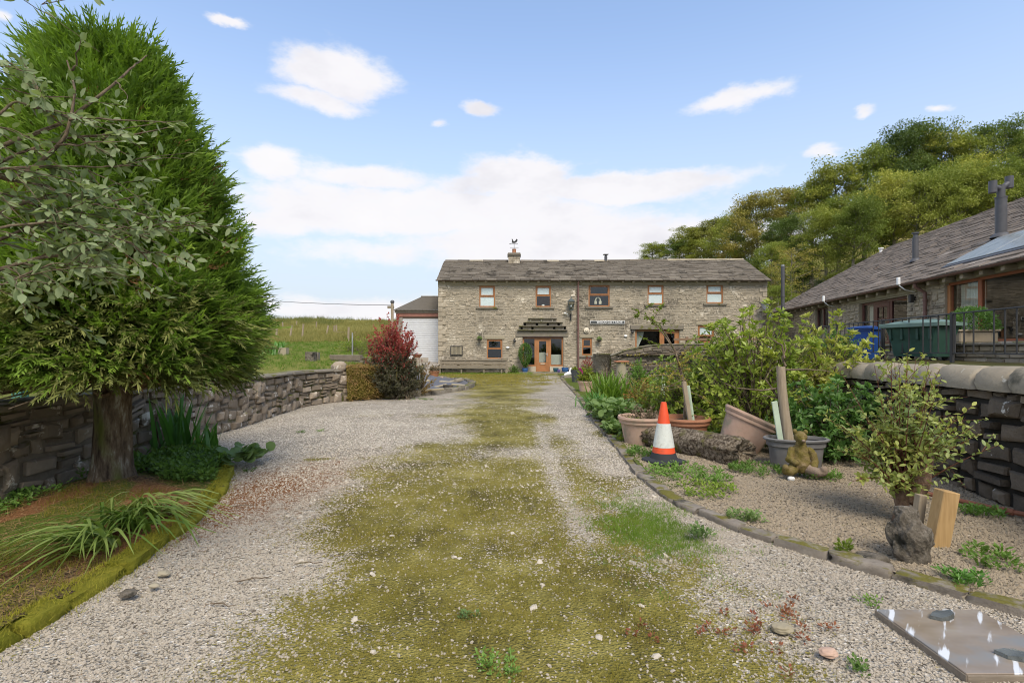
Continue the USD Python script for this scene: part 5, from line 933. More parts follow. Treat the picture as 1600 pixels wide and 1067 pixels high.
# large green four wheeled container
gb = thing('waste_container', 'large green four wheeled waste container with pale lid behind the railing', 'bin', (10.75, 13.45, zb0), -74)
def ring2(w, d, z, c): return np.array([(-w + c, -d, z), (w - c, -d, z), (w, -d + c, z), (w, d - c, z), (w - c, d, z), (-w + c, d, z), (-w, d - c, z), (-w, -d + c, z)])
R = [ring2(.54, .30, .06, .06), ring2(.60, .36, .5, .06), ring2(.66, .42, .80, .05), ring2(.70, .46, .81, .05), ring2(.70, .46, .87, .05)]; v = np.vstack(R + [[(0, 0, .06)]]); i = np.arange(8); j = (i + 1) % 8; f = []
for k in range(4): f += [np.stack([k * 8 + i, k * 8 + j, k * 8 + 8 + j], 1), np.stack([k * 8 + i, k * 8 + 8 + j, k * 8 + 8 + i], 1)]
f.append(np.stack([np.full(8, 40), j, i], 1)); obj('body', (v, np.vstack(f)), M['bin_green'], gb, 25)
X, Y = np.meshgrid(np.linspace(-.74, .74, 13), np.linspace(-.5, .5, 9)); Z = .90 + .13 * (1 - (X / .78) ** 4) * (1 - (Y / .56) ** 2)
obj('lid', MB().add(*grid_mesh(X, Y, Z)).box(V3(-.75, -.52, .82), V3(.75, -.495, .925), .01).box(V3(-.755, -.5, .84), V3(-.735, .5, .93)).box(V3(.735, -.5, .84), V3(.755, .5, .93)).get(), M['bin_lid'], gb, 30)
for x in (-.5, -.2, .2, .5): obj('rib', bbox(V3(x - .03, -.44, .5), V3(x + .03, -.36, .80), .008), M['bin_green'], gb)
for x in (-.42, .42):
    for y in (-.22, .22): obj('wheel', tube([(x - .03, y, .03), (x + .03, y, .03)], .07, 12), M['rubber'], gb, 40)
obj('lid_handle', MB().tube([(.3, -.2, 1.02), (.32, -.2, 1.08), (.55, -.2, 1.06), (.57, -.2, .98)], .018, 6).get(), M['iron'], gb)

# ------------------------------------------------------------------ pots and garden objects
def pot(name, label, m, loc, r, h, prof=None, rz=0, group=None, sx=1, sy=1, flute=None, soil='bed_soil', tilt=None, cat='plant pot', soilm='black_rock'):
    t = thing(name, label, cat, loc, rz, group, tilt=tilt)
    pr = prof or [(0, 0), (.72, 0), (.74, .02), (.90, .74), (.92, .76), (.96, .76), (.98, .80), (.97, .86), (1.0, .87), (1.04, .93), (1.02, 1.0), (.94, 1.0), (.92, .95), (.88, .80)]
    pr = [(a * r, b * h) for a, b in pr]
    obj('body', lathe(pr, 40, sx, sy, flute), M[m], t, 35)
    q = lathe([(0, h * .86), (r * .5, h * .85), (r * .9, h * .83)], 20, sx, sy); obj('soil', (q[0] + V3(0, 0, 0), q[1]), M[soilm], t, True); return t
pot('terracotta_pot', 'pale pink terracotta pot of dead stems directly left behind the traffic cone', 'terracotta_pale', (2.03, 7.95, .03), .37, .43)
pot('terracotta_pot', 'red brown terracotta pot with a leaning stake right behind the traffic cone', 'terracotta', (2.62, 7.75, .05), .36, .42)
pot('terracotta_pot', 'pale terracotta pot tilted over on its side edge right of the rotten log', 'terracotta_pale', (3.16, 7.15, .16), .36, .46, tilt=(4, 24, 0))
fl_ = lambda a, z: np.where((z < .33) & (z > .02), -.035 * (np.abs(np.sin(a * 9)) < .45), 0.0)
n_grey = pot('grey_planter', 'oval grey fluted plastic planter holding a cut grey trunk', 'grey_plastic', (3.52, 6.35, .0), .36, .40, [(0, 0), (.76, 0), (.78, .03), (.80, .10), (.88, .72), (.90, .74), (.95, .76), (.96, .92), (1.04, .93), (1.06, .98), (1.03, 1.0), (.95, 1.0), (.93, .9)], -8, sx=1.0, sy=.62, flute=fl_)
pot('grey_planter', 'tall tapering slate grey planter with low lime plant near the front door', 'charcoal_plastic', (2.76, 22.4, .0), .19, .58, [(0, 0), (.66, 0), (.94, .9), (1.02, .91), (1.02, 1), (.93, 1), (.9, .9)])
pot('magenta_planter', 'magenta pink plastic planter beside the tall grey planter', 'magenta_plastic', (3.2, 23.4, .02), .21, .60, [(0, 0), (.8, 0), (.95, .93), (1.02, .94), (1.02, 1), (.94, 1), (.9, .9)])
pt_s = pot('terracotta_pot', 'pale terracotta pot with a bright green bush beside the right hand kerb', 'terracotta_pale', (2.55, 17.6, .0), .29, .40)
pot('terracotta_pot', 'broad orange terracotta pot of straw grass at the left end of the bench', 'terracotta', (-4.0, 26.3, .02), .27, .34); pot('terracotta_pot', 'small round terracotta pot between the black pot and the broad pot', 'terracotta', (-4.42, 25.6, .02), .13, .28); pot('black_pot', 'small black plastic pot beside the bird table', 'rubber', (-4.85, 25.6, .02), .16, .24)
for px, py, r, h, m, l in ((820.5, 580.5, .19, .24, 'blue_glaze', 'blue glazed pot with the small clipped tree left of the front door'), (883, 580.5, .22, .27, 'blue_glaze', 'broad blue glazed pot right of the front door'), (868.5, 580.5, .17, .25, 'teal_glaze', 'dark teal glazed pot immediately right of the front door'), (873, 581.5, .11, .17, 'violet_glaze', 'small violet pot standing in front of the teal pot'), (893, 579, .26, .2, 'charcoal_plastic', 'low dark trough by the downpipe')):
    Yp = YF - (.32 if m != 'violet_glaze' else .5); pot('glazed_pot' if 'glaze' in m else 'dark_trough', l, m, ((px - CX) / F * Yp, Yp, .09 if px < 889 else .02), r, h, [(0, 0), (.7, 0), (.95, .45), (1, .8), (.96, .92), (1.05, .95), (1.05, 1), (.93, 1), (.9, .9)])
cp = thing('chimney_pot', 'buff chimney pot with orange terracotta lid in the far garden bed', 'chimney pot', (4.55, 21.3, .05)); obj('body', lathe([(0, 0), (.26, 0), (.24, .06), (.2, .75), (.22, .8), (.22, .88), (.1, .88), (0, .88)], 18), M['lintel_stone'], cp, 40); obj('lid', MB().box(V3(-.27, -.27, .885), V3(.27, .27, .96), .02).get(), M['terracotta'], cp)
# traffic cone
c = gr(1037, 727); cn = thing('traffic_cone', 'orange and white traffic cone with black rubber base on the bed edge', 'traffic cone', (c[0], c[1], .045), 24)
cone_r = lambda z: .155 - (.155 - .034) * (z - .07) / .70
pts = []
B = np.array([(math.copysign(1, math.cos(a)) * min(1, abs(math.cos(a)) * 1.32), math.copysign(1, math.sin(a)) * min(1, abs(math.sin(a)) * 1.32)) for a in np.linspace(0, 2 * np.pi, 16, endpoint=False) + np.pi / 16]) * .225
v = np.vstack([np.c_[B, np.zeros(16)], np.c_[B, np.full(16, .028)], np.c_[B * .95, np.full(16, .036)], np.c_[np.c_[np.cos(np.linspace(0, 2 * np.pi, 16, endpoint=False) + np.pi / 16), np.sin(np.linspace(0, 2 * np.pi, 16, endpoint=False) + np.pi / 16)] * .185, np.full(16, .05)]]); i = np.arange(16); j = (i + 1) % 16
f = np.vstack([np.vstack([np.stack([k * 16 + i, k * 16 + j, k * 16 + 16 + j], 1), np.stack([k * 16 + i, k * 16 + 16 + j, k * 16 + 16 + i], 1)]) for k in range(3)]); obj('base', MB().add(v, f).add(*lathe([(.185, .05), (.172, .055), (cone_r(.13) + .003, .128)], 32)).get(), M['rubber'], cn, 35)
for nm_, a, b_, m in (('lower_band', .128, .20, 'cone_orange'), ('sleeve', .20, .50, 'cone_white'), ('upper_band', .50, .765, 'cone_orange')):
    o = .0025 if m == 'cone_white' else 0; dent = lambda an, z: .02 * np.sin(an * 2 + z * 9) * np.exp(-((z - .35) / .2) ** 2)
    pr = [(cone_r(z) + o, z) for z in np.linspace(a, b_, 10)]; pr += [(cone_r(b_) - .006, b_ + .004), (0, b_ + .0)] if b_ > .7 else []; obj(nm_, lathe(pr, 32, flute=dent), M[m], cn, 40)
# rotten log
u = np.linspace(0, 1, 40); an = np.linspace(0, 2 * np.pi, 34, endpoint=False); U, A = np.meshgrid(u, an, indexing='ij')
p0, p1 = V3(1.93, 8.0, .20), V3(2.93, 6.42, .19); ax = unit(p1 - p0); sd = unit(np.cross(ax, [0, 0, 1])); upv = np.cross(sd, ax)
rr_ = (.155 + .045 * U) * (1 + .22 * (meshkit.fbm(np.stack([np.cos(A) * 2.6, np.sin(A) * 2.6, U * 2.2], -1), 4, 5) - .5) * 2 + .20 * (meshkit.fbm(np.stack([np.cos(A) * 6, np.sin(A) * 6, U * .9], -1), 3, 9) - .5) * 2)
rr_ *= 1 - .55 * np.exp(-(((U - .72) / .09) ** 2 + ((((A - 5.05) + np.pi) % (2 * np.pi) - np.pi) / .3) ** 2))
rr_ = rr_ * np.where(U < .03, .8, np.where(U > .97, .85, 1.0)); jag = .05 * (meshkit.fbm(np.stack([np.cos(A) * 4, np.sin(A) * 4, U * 0], -1), 3, 6) - .5) * 2 * ((U > .9) + (U < .08))
lv = p0 + (p1 - p0) * (U + jag)[..., None] + sd * (rr_ * np.cos(A) * 1.15)[..., None] + upv * (rr_ * np.sin(A))[..., None]; lv[..., 2] = np.maximum(lv[..., 2], .0)
i, j = np.meshgrid(np.arange(39), np.arange(34), indexing='ij'); j2 = (j + 1) % 34; q = np.stack([i * 34 + j, i * 34 + j2, (i + 1) * 34 + j2, (i + 1) * 34 + j], -1).reshape(-1, 4)
v = np.vstack([lv.reshape(-1, 3), lv[0].mean(0) + ax * .06, lv[-1].mean(0) - ax * .10]); jj = np.arange(34); q = np.vstack([q[:, [0, 2, 1]], q[:, [0, 3, 2]], np.stack([np.full(34, 1360), jj, (jj + 1) % 34], 1), np.stack([np.full(34, 1361), 39 * 34 + (jj + 1) % 34, 39 * 34 + jj], 1)])
obj('rotten_log', (v, q), M['log_bark'], smooth=50, label='rotten grooved log with a dark hollow lying behind the traffic cone', cat='log')
# mossy seated animal statue leaning against the grey planter
import manifold3d as m3
def body(bones, refine=.012, it=6, seed=0, amp=.08, fr=14):
    parts = []
    for a, ra, b, r_b in bones:
        def sph(c, r): return m3.Manifold.sphere(r, 16).translate(tuple(map(float, c)))
        parts.append(m3.Manifold.batch_hull([sph(a, ra), sph(b, r_b)]))
    m = parts[0]
    for k in parts[1:]: m = m + k
    m = m.refine_to_length(refine).to_mesh(); t = trimesh.Trimesh(m.vert_properties[:, :3], m.tri_verts); trimesh.smoothing.filter_taubin(t, iterations=it)
    v = np.array(t.vertices); n = np.array(t.vertex_normals); v += n * (amp * (meshkit.fbm(v * fr + seed, 3, seed) - .5) * .4)[:, None]; return v, np.array(t.faces)
st = thing('animal_statue', 'moss covered stone statue of a seated bear leaning on the grey planter', 'statue', (3.30, 5.86, .07), -14, sc=1.12)
obj('figure', body([((0, 0, .10), .095, (0, .01, .24), .075), ((0, .0, .24), .06, (0, -.01, .31), .05), ((-.08, .0, .24), .038, (-.11, -.04, .15), .034), ((-.11, -.04, .15), .034, (-.07, -.10, .13), .03), ((.09, .0, .24), .04, (.135, -.02, .14), .036), ((.135, -.02, .14), .036, (.10, -.07, .09), .032)]), M['mossy_statue'], st, True)
obj('head', body([((0, -.01, .375), .062, (0, .0, .38), .06), ((0, -.05, .36), .034, (0, -.085, .352), .024), ((-.05, 0, .43), .022, (-.05, .005, .435), .02), ((.05, 0, .43), .022, (.05, .005, .435), .02)], .01, 4, 3, .04, 20), M['mossy_statue'], st, True)
obj('nose', lump((.016, .012, .012), 1, 2, .1) if 0 else (lambda q: (q[0] + V3(0, -.105, .356), q[1]))(lump((.017, .012, .013), 1, 2, .1)), M['statue_stone'], st, True)
for s, (hx, hy, fx, fy) in ((-1, (-.06, -.02, -.17, -.12)), (1, (.05, -.03, .16, -.11))):
    obj('leg', body([((hx, hy, .07), .055, (fx * .75, fy - .02, .045), .045), ((fx * .75, fy - .02, .045), .045, (fx, fy - .03, .06), .042), ((fx, fy - .03, .06), .04, (fx * 1.05, fy - .05, .095), .03)], seed=5 + s, amp=.05), M['statue_stone'] if s > 0 else M['mossy_statue'], st, True)
obj('white_pebble', (lambda q: (q[0] + V3(3.12, 5.72, .05), q[1]))(lump((.04, .03, .03), 2, 2, .3)), M['white_plastic'], smooth=True, label='round white pebble in front of the moss covered statue', cat='stone')
# grey rock, wooden post, cut trunk in front of the sapling
v, f = lump((.145, .12, .25), 8, 5, .42, 1.7); v *= (1 + .16 * (meshkit.fbm(np.c_[v[:, 0] * 30 + v[:, 2] * 9, v[:, 1] * 30, v[:, 2] * 7], 4, 12) - .5))[:, None]; ridge = .035 * (meshkit.fbm(np.c_[v[:, 0] * 22 + v[:, 2] * 6, v[:, 1] * 22, v[:, 2] * 3], 3, 2) - .5); v[:, :2] *= 1 + (ridge * 8)[:, None] * .9; v[:, 2] += .17; v[:, 0] += .10 * (v[:, 2] - .2) * -.6
top = lump((.085, .075, .06), 5, 3, .4, 2.5); rk = thing('standing_rock', 'weathered grey grooved rock standing in the gravel beside the wooden post', 'rock', (2.82, 3.62, -.02), sc=.88)
obj('rock', MB().add(v, f).add(top[0] + V3(-.02, .02, .40), top[1]).get(), M['grey_rock'], rk, 50)
obj('rock', (lambda q: (q[0] + V3(2.52, 3.58, .02), q[1]))(lump((.13, .10, .055), 9, 3, .4)), M['grey_rock'], smooth=50, label='low flat grey rock lying left of the standing rock', cat='rock')
po = thing('wooden_post', 'short sawn yellow timber post leaning right beside the standing rock', 'post', (3.16, 3.83, -.05), tilt=(0, 11, 0)); obj('post', bbox(V3(-.062, -.05, 0), V3(.062, .05, .50), .006), M['post_new'], po)
po2 = thing('wooden_post', 'thin grey stake standing just behind the sawn yellow post', 'post', (3.13, 3.99, -.05), tilt=(0, 8, 0)); obj('post', bbox(V3(-.03, -.03, 0), V3(.03, .03, .42), .004), M['post_grey'], po2)
# wet board with two slates on it
bd = thing('board', 'wet brown plywood board with sky reflections painted as white streaks lying on the gravel', 'board', (2.335, 2.595, .022))
def boardmat():
    N, L = {'geo': ('geometry', {})}, []
    N['mr'] = ('mapping', dict(rotation=(0, 0, -.85))); N['mp'] = ('mapping', dict(scale=(2.2, 17, 1), location=(2.3, .4, 0))); N['n'] = ('noise_texture', dict(scale=1.0, detail=4.0, roughness=.5)); L += [('geo.position', 'mr.vector'), ('mr.vector', 'mp.vector'), ('mp.vector', 'n.vector')]
    N['n2'] = ('noise_texture', dict(scale=3.2, detail=3.0)); L.append(('geo.position', 'n2.vector'))
    N['mp3'] = ('mapping', dict(scale=(2.5, 9, 1))); N['n3'] = ('noise_texture', dict(scale=1.0, detail=4.0)); L += [('geo.position', 'mp3.vector'), ('mp3.vector', 'n3.vector')]
    N['r'] = ('rgb_ramp', dict(ramp=[(.3, (.20, .155, .11)), (.55, (.25, .20, .15)), (.75, (.29, .26, .215))])); L.append(('n3.fac', 'r.fac'))
    N['gr'] = ('map_range', dict(range_type='smoothstep', from_min=.5, from_max=.66, clamp=True)); L.append(('n2.fac', 'gr.value')); N['g'] = ('mix_color', dict(b=(.20, .20, .195))); L += [('gr.result', 'g.fac'), ('r.color', 'g.a')]
    N['a'] = ('math', dict(math_type='multiply_add', value2=.35)); L += [('n2.fac', 'a.value1'), ('n.fac', 'a.value3')]
    N['w'] = ('map_range', dict(range_type='smoothstep', from_min=.745, from_max=.82, clamp=True)); L.append(('a.value', 'w.value')); N['m'] = ('mix_color', dict(b=(.62, .64, .66))); L += [('w.result', 'm.fac'), ('g.result', 'm.a')]  # white streaks: sky reflections put into the colour, with slight grey residue
    N['p'] = ('principled_bsdf', dict(specular_ior_level=.6)); N['ro'] = ('map_range', dict(from_min=.4, from_max=.6, to_min=.12, to_max=.4, clamp=True)); L += [('n2.fac', 'ro.value'), ('ro.result', 'p.roughness'), ('m.result', 'p.base_color')]
    mat('wet_board', N, L)
boardmat(); obj('sheet', bbox(V3(-.285, -.285, 0), V3(.285, .285, .016), .003), M['wet_board'], bd); obj('edge_lip', MB().box(V3(-.292, -.292, -.03), V3(-.2855, .292, .010), .003).box(V3(-.285, .2855, -.03), V3(.285, .292, .010), .003).box(V3(-.285, -.292, -.03), V3(.285, -.2855, .010), .003).get(), M['sleeper'], bd)
for x, y, rz, sx, l in ((2.34, 2.79, 15, .075, 'pointed grey slate lying on the far half of the wet board'), (2.39, 2.43, -20, .08, 'long jagged grey slate lying on the near half of the wet board')):
    P = np.array([(-1, .05), (-.55, -.42), (.1, -.5), (.75, -.35), (1, .1), (.45, .25), (.1, .4), (-.4, .35)]) * sx; s_ = thing('slate_piece', l, 'slate', (x, y, .0385), rz); e = trimesh.creation.extrude_polygon(Polygon(P), .022, engine='earcut').subdivide(); ev = np.array(e.vertices); ev[:, 2] += .012 * (meshkit.fbm(ev * 40, 3, 3) - .4) * (ev[:, 2] > .01); ev[:, 2] *= 1 + ev[:, 0] * 3; ev[:, 2] = np.maximum(ev[:, 2], 0); obj('slab', (ev, np.array(e.faces)), M['wet_slate'], s_)
rp_ = thing('rusty_pipe', 'rusty red pipe lying along the foot of the right wall', 'pipe', (4.35, 4.5, .05)); obj('pipe', tube([(-.28, .55, .03), (.0, .05, .02), (.42, -.65, .03)], .022, 8), M['rust_pipe'], rp_, 40); obj('pipe_collar', tube([(.0, .05, .02), (.04, -.02, .02)], .03, 8), M['rust_pipe'], rp_, 40)
# bench
be = thing('bench', 'long low weathered timber bench against the cottage wall', 'bench', (cxp(741), YF - .75, 0)); hw = 2.0
for x in (-hw, hw - .02): obj('end_post', MB().box(V3(x - .05, .25, 0), V3(x + .07, .37, .88), .008).box(V3(x - .05, -.22, 0), V3(x + .07, -.12, .44), .008).box(V3(x - .04, -.2, .36), V3(x + .06, .3, .43)).get(), M['bench_wood'], be)
obj('back_cap', bbox(V3(-hw - .06, .22, .80), V3(hw + .08, .42, .86), .008), M['bench_wood'], be)
for z in (.58, .70): obj('back_plank', bbox(V3(-hw, .27, z), V3(hw, .31, z + .1), .006), M['bench_wood'], be)
for y in (-.22, -.06, .10): obj('seat_plank', bbox(V3(-hw, y, .445), V3(hw, y + .15, .485), .006), M['bench_wood'], be)
obj('apron', bbox(V3(-hw, -.25, .33), V3(hw, -.225, .44), .005), M['bench_wood'], be)
for x in (-.7, .65, 1.7): obj('leg', bbox(V3(x - .04, -.2, 0), V3(x + .04, -.12, .44), .006), M['bench_wood'], be)
for x, s in ((1.52, .055), (1.72, .075)): obj('bench_ornament', (lambda q: (q[0] * s + V3(cxp(741) + x, YF - .42, .86 + s * .8), q[1]))(lump((1.2, .9, .9), 4, 2, .4)), M['statue_stone'], smooth=True, label=('smaller' if s < .06 else 'larger') + ' round stone ornament on the right end of the bench back', cat='ornament')
# white bird ornament by the kerb end
go = thing('bird_ornament', 'white bird shaped garden ornament lying at the far end of the kerb', 'ornament', (2.85, 26.2, .12), 20); obj('figure', body([((-.16, 0, .06), .05, (.06, 0, .12), .11), ((.06, 0, .12), .11, (.24, 0, .10), .05), ((.10, 0, .2), .045, (.17, 0, .38), .035), ((.17, 0, .38), .035, (.26, 0, .37), .018)], .03, 4), M['white_plastic'], go, True)
obj('plinth', bbox(V3(-.3, -.22, -.14), V3(.36, .22, .015), .02), M['slab_stone'], go)
# bird bath, bird table
bb = thing('bird_bath', 'rust brown bird bath bowl on a pale stem beside the red shrub', 'bird bath', (-4.85, 26.2, .02)); obj('stem', lathe([(0, 0), (.16, 0), (.09, .12), (.07, .75), (.10, 1.0)], 14), M['lintel_stone'], bb, 40); obj('bowl', lathe([(.05, 1.0), (.14, 1.02), (.24, 1.15), (.27, 1.22), (.22, 1.18), (0, 1.10)], 18), M['terracotta'], bb, 40)
bt = thing('bird_table', 'wooden bird table with pitched roof in front of the garage shutter', 'bird table', (-4.35, 24.4, .02), 10); obj('pole', bbox(V3(-.04, -.04, 0), V3(.04, .04, .62)), M['post_grey'], bt); obj('tray', MB().box(V3(-.3, -.22, .62), V3(.3, .22, .66)).box(V3(-.3, -.22, .66), V3(.3, -.2, .70)).get(), M['bench_wood'], bt)
for x in (-.24, .22): obj('roof_post', bbox(V3(x, -.02, .66), V3(x + .03, .02, .9)), M['post_grey'], bt)
obj('roof', (np.array([(-.36, -.26, .86), (.36, -.26, .86), (.36, .26, .86), (-.36, .26, .86), (-.36, 0, 1.06), (.36, 0, 1.06), (-.36, -.26, .83), (.36, -.26, .83), (.36, .26, .83), (-.36, .26, .83)]), np.array([(0, 1, 5), (0, 5, 4), (2, 3, 4), (2, 4, 5), (3, 0, 4), (1, 2, 5), (6, 8, 7), (6, 9, 8), (6, 7, 1), (6, 1, 0), (8, 9, 3), (8, 3, 2)])), M['bench_wood'], bt)
# ring bed with dark sheet and stone slabs
ring = [(-4.6, 24.6), (-3.6, 24.9), (-2.85, 24.4), (-1.95, 22.8), (-1.58, 21.0), (-1.62, 19.4), (-1.95, 17.9), (-2.55, 16.8), (-3.3, 16.0)]
pr_ = np.array(ring); cum = np.concatenate([[0], np.cumsum(np.linalg.norm(np.diff(pr_, axis=0), axis=1))]); uu = np.linspace(0, cum[-1], 50); rpth = np.c_[np.interp(uu, cum, pr_[:, 0]), np.interp(uu, cum, pr_[:, 1])]
rk_ = thing('ring_edging', 'curved low edging of mossy stones round the sheeted bed by the red shrub', 'kerb', (-2, 21, 0), world=True); kerb(rpth, (.28, .5), .22, .30, M['slab_stone'], rk_, .0, 12, 'edging_stone', .5)
X, Y = np.meshgrid(np.linspace(0, 1, 24), np.linspace(16.1, 24.4, 40)); xr_i = np.interp(Y, [16.0, 16.8, 17.9, 19.4, 21, 22.8, 24.4, 24.9], [-3.3, -2.6, -2.05, -1.75, -1.72, -2.1, -3.0, -3.6]); xl_i = np.interp(Y, [16, 24.4], [-4.4, -5.2]); Xs = xl_i * (1 - X) + xr_i * X
obj('ground_sheet', grid_mesh(Xs, Y, .09 + .30 * (fb(Xs, Y, .9, 4, 61) - .45) * np.sin(np.pi * X) + .12 * np.sin(np.pi * X)), M['tarp'], smooth=True, label='rumpled dark grey ground sheet spread inside the ring of edging stones', cat='ground sheet')
slabs = [(683, 599, 22.2, .55, .28, 8, .10), (661, 607, 19.2, .62, .16, 48, .10), (683, 612, 17.9, .7, .12, 20, .05), (697, 604, 20.3, .5, .3, -10, .06), (713, 602, 20.9, .55, .35, 15, .10), (672, 618, 16.5, .9, .14, 12, .05), (716, 609, 18.8, .5, .2, -5, .05), (700, 612, 17.8, .32, .22, 30, .09), (652, 613, 17.6, .35, .22, -20, .08)]
for i, (px, py, Y, a, b, rz, th) in enumerate(slabs):
    c = at(px, py, Y); s_ = thing('stone_slab', ['pinkish flat stone slab at the far side of the dark ground sheet', 'long pale stone propped up at the left of the dark ground sheet', 'narrow cream stone slab near the front middle of the ground sheet', 'buff broken flagstone in the middle of the dark ground sheet', 'pale tilted flagstone beside the right edging stones', 'long cream kerb stone along the near edge of the ground sheet', 'thin buff slab at the right near edge of the ground sheet', 'small dark block in the front middle of the ground sheet', 'dark square block left on the ground sheet'][i], 'stone slab', (c[0], c[1], max(c[2], .16)), rz, tilt=(0, [-4, -18, -12, 6, -14, -3, 4, 3, 5][i], 0))
    obj('slab', bbox(V3(-a / 2, -b / 2, -.02), V3(a / 2, b / 2, th), .02), M[['terracotta_pale', 'ridge_stone', 'lintel_stone', 'lintel_stone', 'coping_stone', 'ridge_stone', 'lintel_stone', 'black_rock', 'black_rock'][i]], s_)
# things on the upper lawn beyond the left wall
for px, py, Y, d, l, m in ((443, 556, 20, (.16, .14, .17), 'pale block of stone on the grass beyond the left wall', 'ridge_stone'), (486, 562, 17.5, (.15, .13, .19), 'dark stone trough on the grass beyond the left wall', 'grey_rock'), (496, 561, 17.8, (.06, .08, .18), 'narrow upright stone beside the dark trough', 'slab_stone')):
    c = at(px, py, Y); t = thing('garden_stone', l, 'stone', (c[0], c[1], left_z(c[0], c[1]) - .05)); obj('block', (lambda q: (q[0] + V3(0, 0, d[2] * .9), q[1]))((lambda b: (np.array(b.vertices) * 2 * d * (1 + .12 * (meshkit.fbm(np.array(b.vertices) * 3 + px, 2) - .5))[:, None], np.array(b.faces)))(trimesh.creation.box((1, 1, 1)).subdivide())), M[m], t, 40)
for k, (pts, l) in enumerate((([(-4.9, 17.0), (-5.6, 17.2), (-6.3, 17.9)], 'curved stack of weathered timber sleepers nearest the red shrub'), ([(-4.7, 18.3), (-5.4, 18.9), (-6.0, 19.4)], 'grey timber sleeper lying behind the stacked sleepers'))):
    t = thing('timber_sleeper', l, 'sleeper', (pts[0][0], pts[0][1], .9), world=True)
    for n_ in range(2 if k == 0 else 1): g, L_ = path_map(pts, 1); obj('beam', (lambda r: (g(r[0][:, 0], r[0][:, 1], r[0][:, 2]), r[1][:, ::-1]))((lambda b: (b[0], np.asarray(b[1])))(bbox(V3(.02 + .1 * n_, .92 + .19 * n_ + .1 * k, -.1), V3(L_ - .02, 1.10 + .19 * n_ + .1 * k, .1), .012))), M['sleeper'], t)
for k, (px, pt, pb, Y) in enumerate(((431, 527, 546, 31), (453, 525, 545, 31), (472, 521, 543, 31), (510, 519, 534, 34), (522, 515, 527, 36), (526, 516, 528, 36.5), (463, 517, 524, 52), (494, 509, 520, 46), (442, 510, 520, 46), (544, 523, 546, 27))):
    c = at(px, pb, Y); zb_ = left_z(c[0], c[1]); h = (pb - pt) / F * Y; t = thing('fence_post', ['leaning grey post nearest the conifer on the moor fence', 'second grey moor fence post from the conifer', 'taller third moor fence post from the conifer', 'moor fence post left of the paired posts', 'left post of the pair on the moor', 'right post of the pair on the moor', 'far thin moor post below the skyline left', 'far thin moor post below the skyline middle', 'far thin moor post close beside the conifer', 'moor fence post nearest the red shrub'][k], 'fence post', (c[0], c[1], zb_ - .1), tilt=(0, [6, 8, 5, 10, 2, -2, 4, 3, -3, 2][k], 0)); obj('post', tube([(0, 0, 0), (0, 0, h + .1)], .055, 7), M['post_grey'], t)
c = at(535, 519, 36); fr_ = thing('field_rail', 'single thin timber rail running right from the paired moor posts', 'rail', (c[0], c[1], c[2]), -4); obj('rail', bbox(V3(-.5, -.03, -.04), V3(1.0, .03, .04)), M['post_grey'], fr_)
c = at(550.7, 556, 19); mp_ = thing('metal_post', 'thin galvanised post standing in the grass left of the red shrub', 'post', (c[0], c[1], left_z(c[0], c[1]) - .1)); obj('post', tube([(0, 0, 0), (0, 0, 1.0)], .025, 8), M['galv'], mp_)
c = at(26, 600, 6.2); gp = thing('turquoise_post', 'turquoise painted post above the left wall at the photo edge', 'post', (-6.05, 6.3, .85)); obj('post', bbox(V3(-.06, -.06, 0), V3(.06, .06, .5), .008), M['turquoise'], gp)
# telegraph post with wires by the garage
c = at(613, 487, 32); tp_ = thing('utility_post', 'slim wooden service post with a capped top left of the garage', 'post', (c[0], c[1], .8)); zt_p = at(613, 473, 32)[2] - .8
obj('post', tube([(0, 0, 0), (0, 0, zt_p)], .09, 8), M['post_grey'], tp_, 40); obj('cap', (lambda q: (q[0] * [.13, .13, .12] + V3(0, 0, zt_p + .05), q[1]))(lump((1, 1, 1), 1, 2, .1)), M['flue_grey'], tp_, True); obj('arm', MB().box(V3(-.30, -.05, zt_p - .36), V3(.1, .05, zt_p - .2)).get(), M['bench_wood'], tp_)
a0, a1 = at(612, 477, 32), at(300, 458, 46); ts = np.linspace(0, 1, 24); wv_ = a0 + (a1 - a0) * ts[:, None]; wv_[:, 2] -= .9 * ts * (1 - ts); obj('service_wire', tube(wv_, .017, 4), M['iron'], label='thin overhead wire running left from the service post', cat='wire')
# wooden fence on the terrace
fe = thing('terrace_fence', 'brown timber post and rail fence on top of the terrace wall', 'fence', (10, 26, 1.4), world=True)
for z in (1.58, 1.92): obj('rail', bbox(V3(8.2, 25.95, z), V3(12.6, 26.0, z + .12), .006), M['fence_brown'], fe)
for x in (8.9, 10.15, 11.4, 12.55): obj('post', bbox(V3(x - .06, 26.01, 1.1), V3(x + .06, 26.12, 2.12), .008), M['fence_brown'], fe)

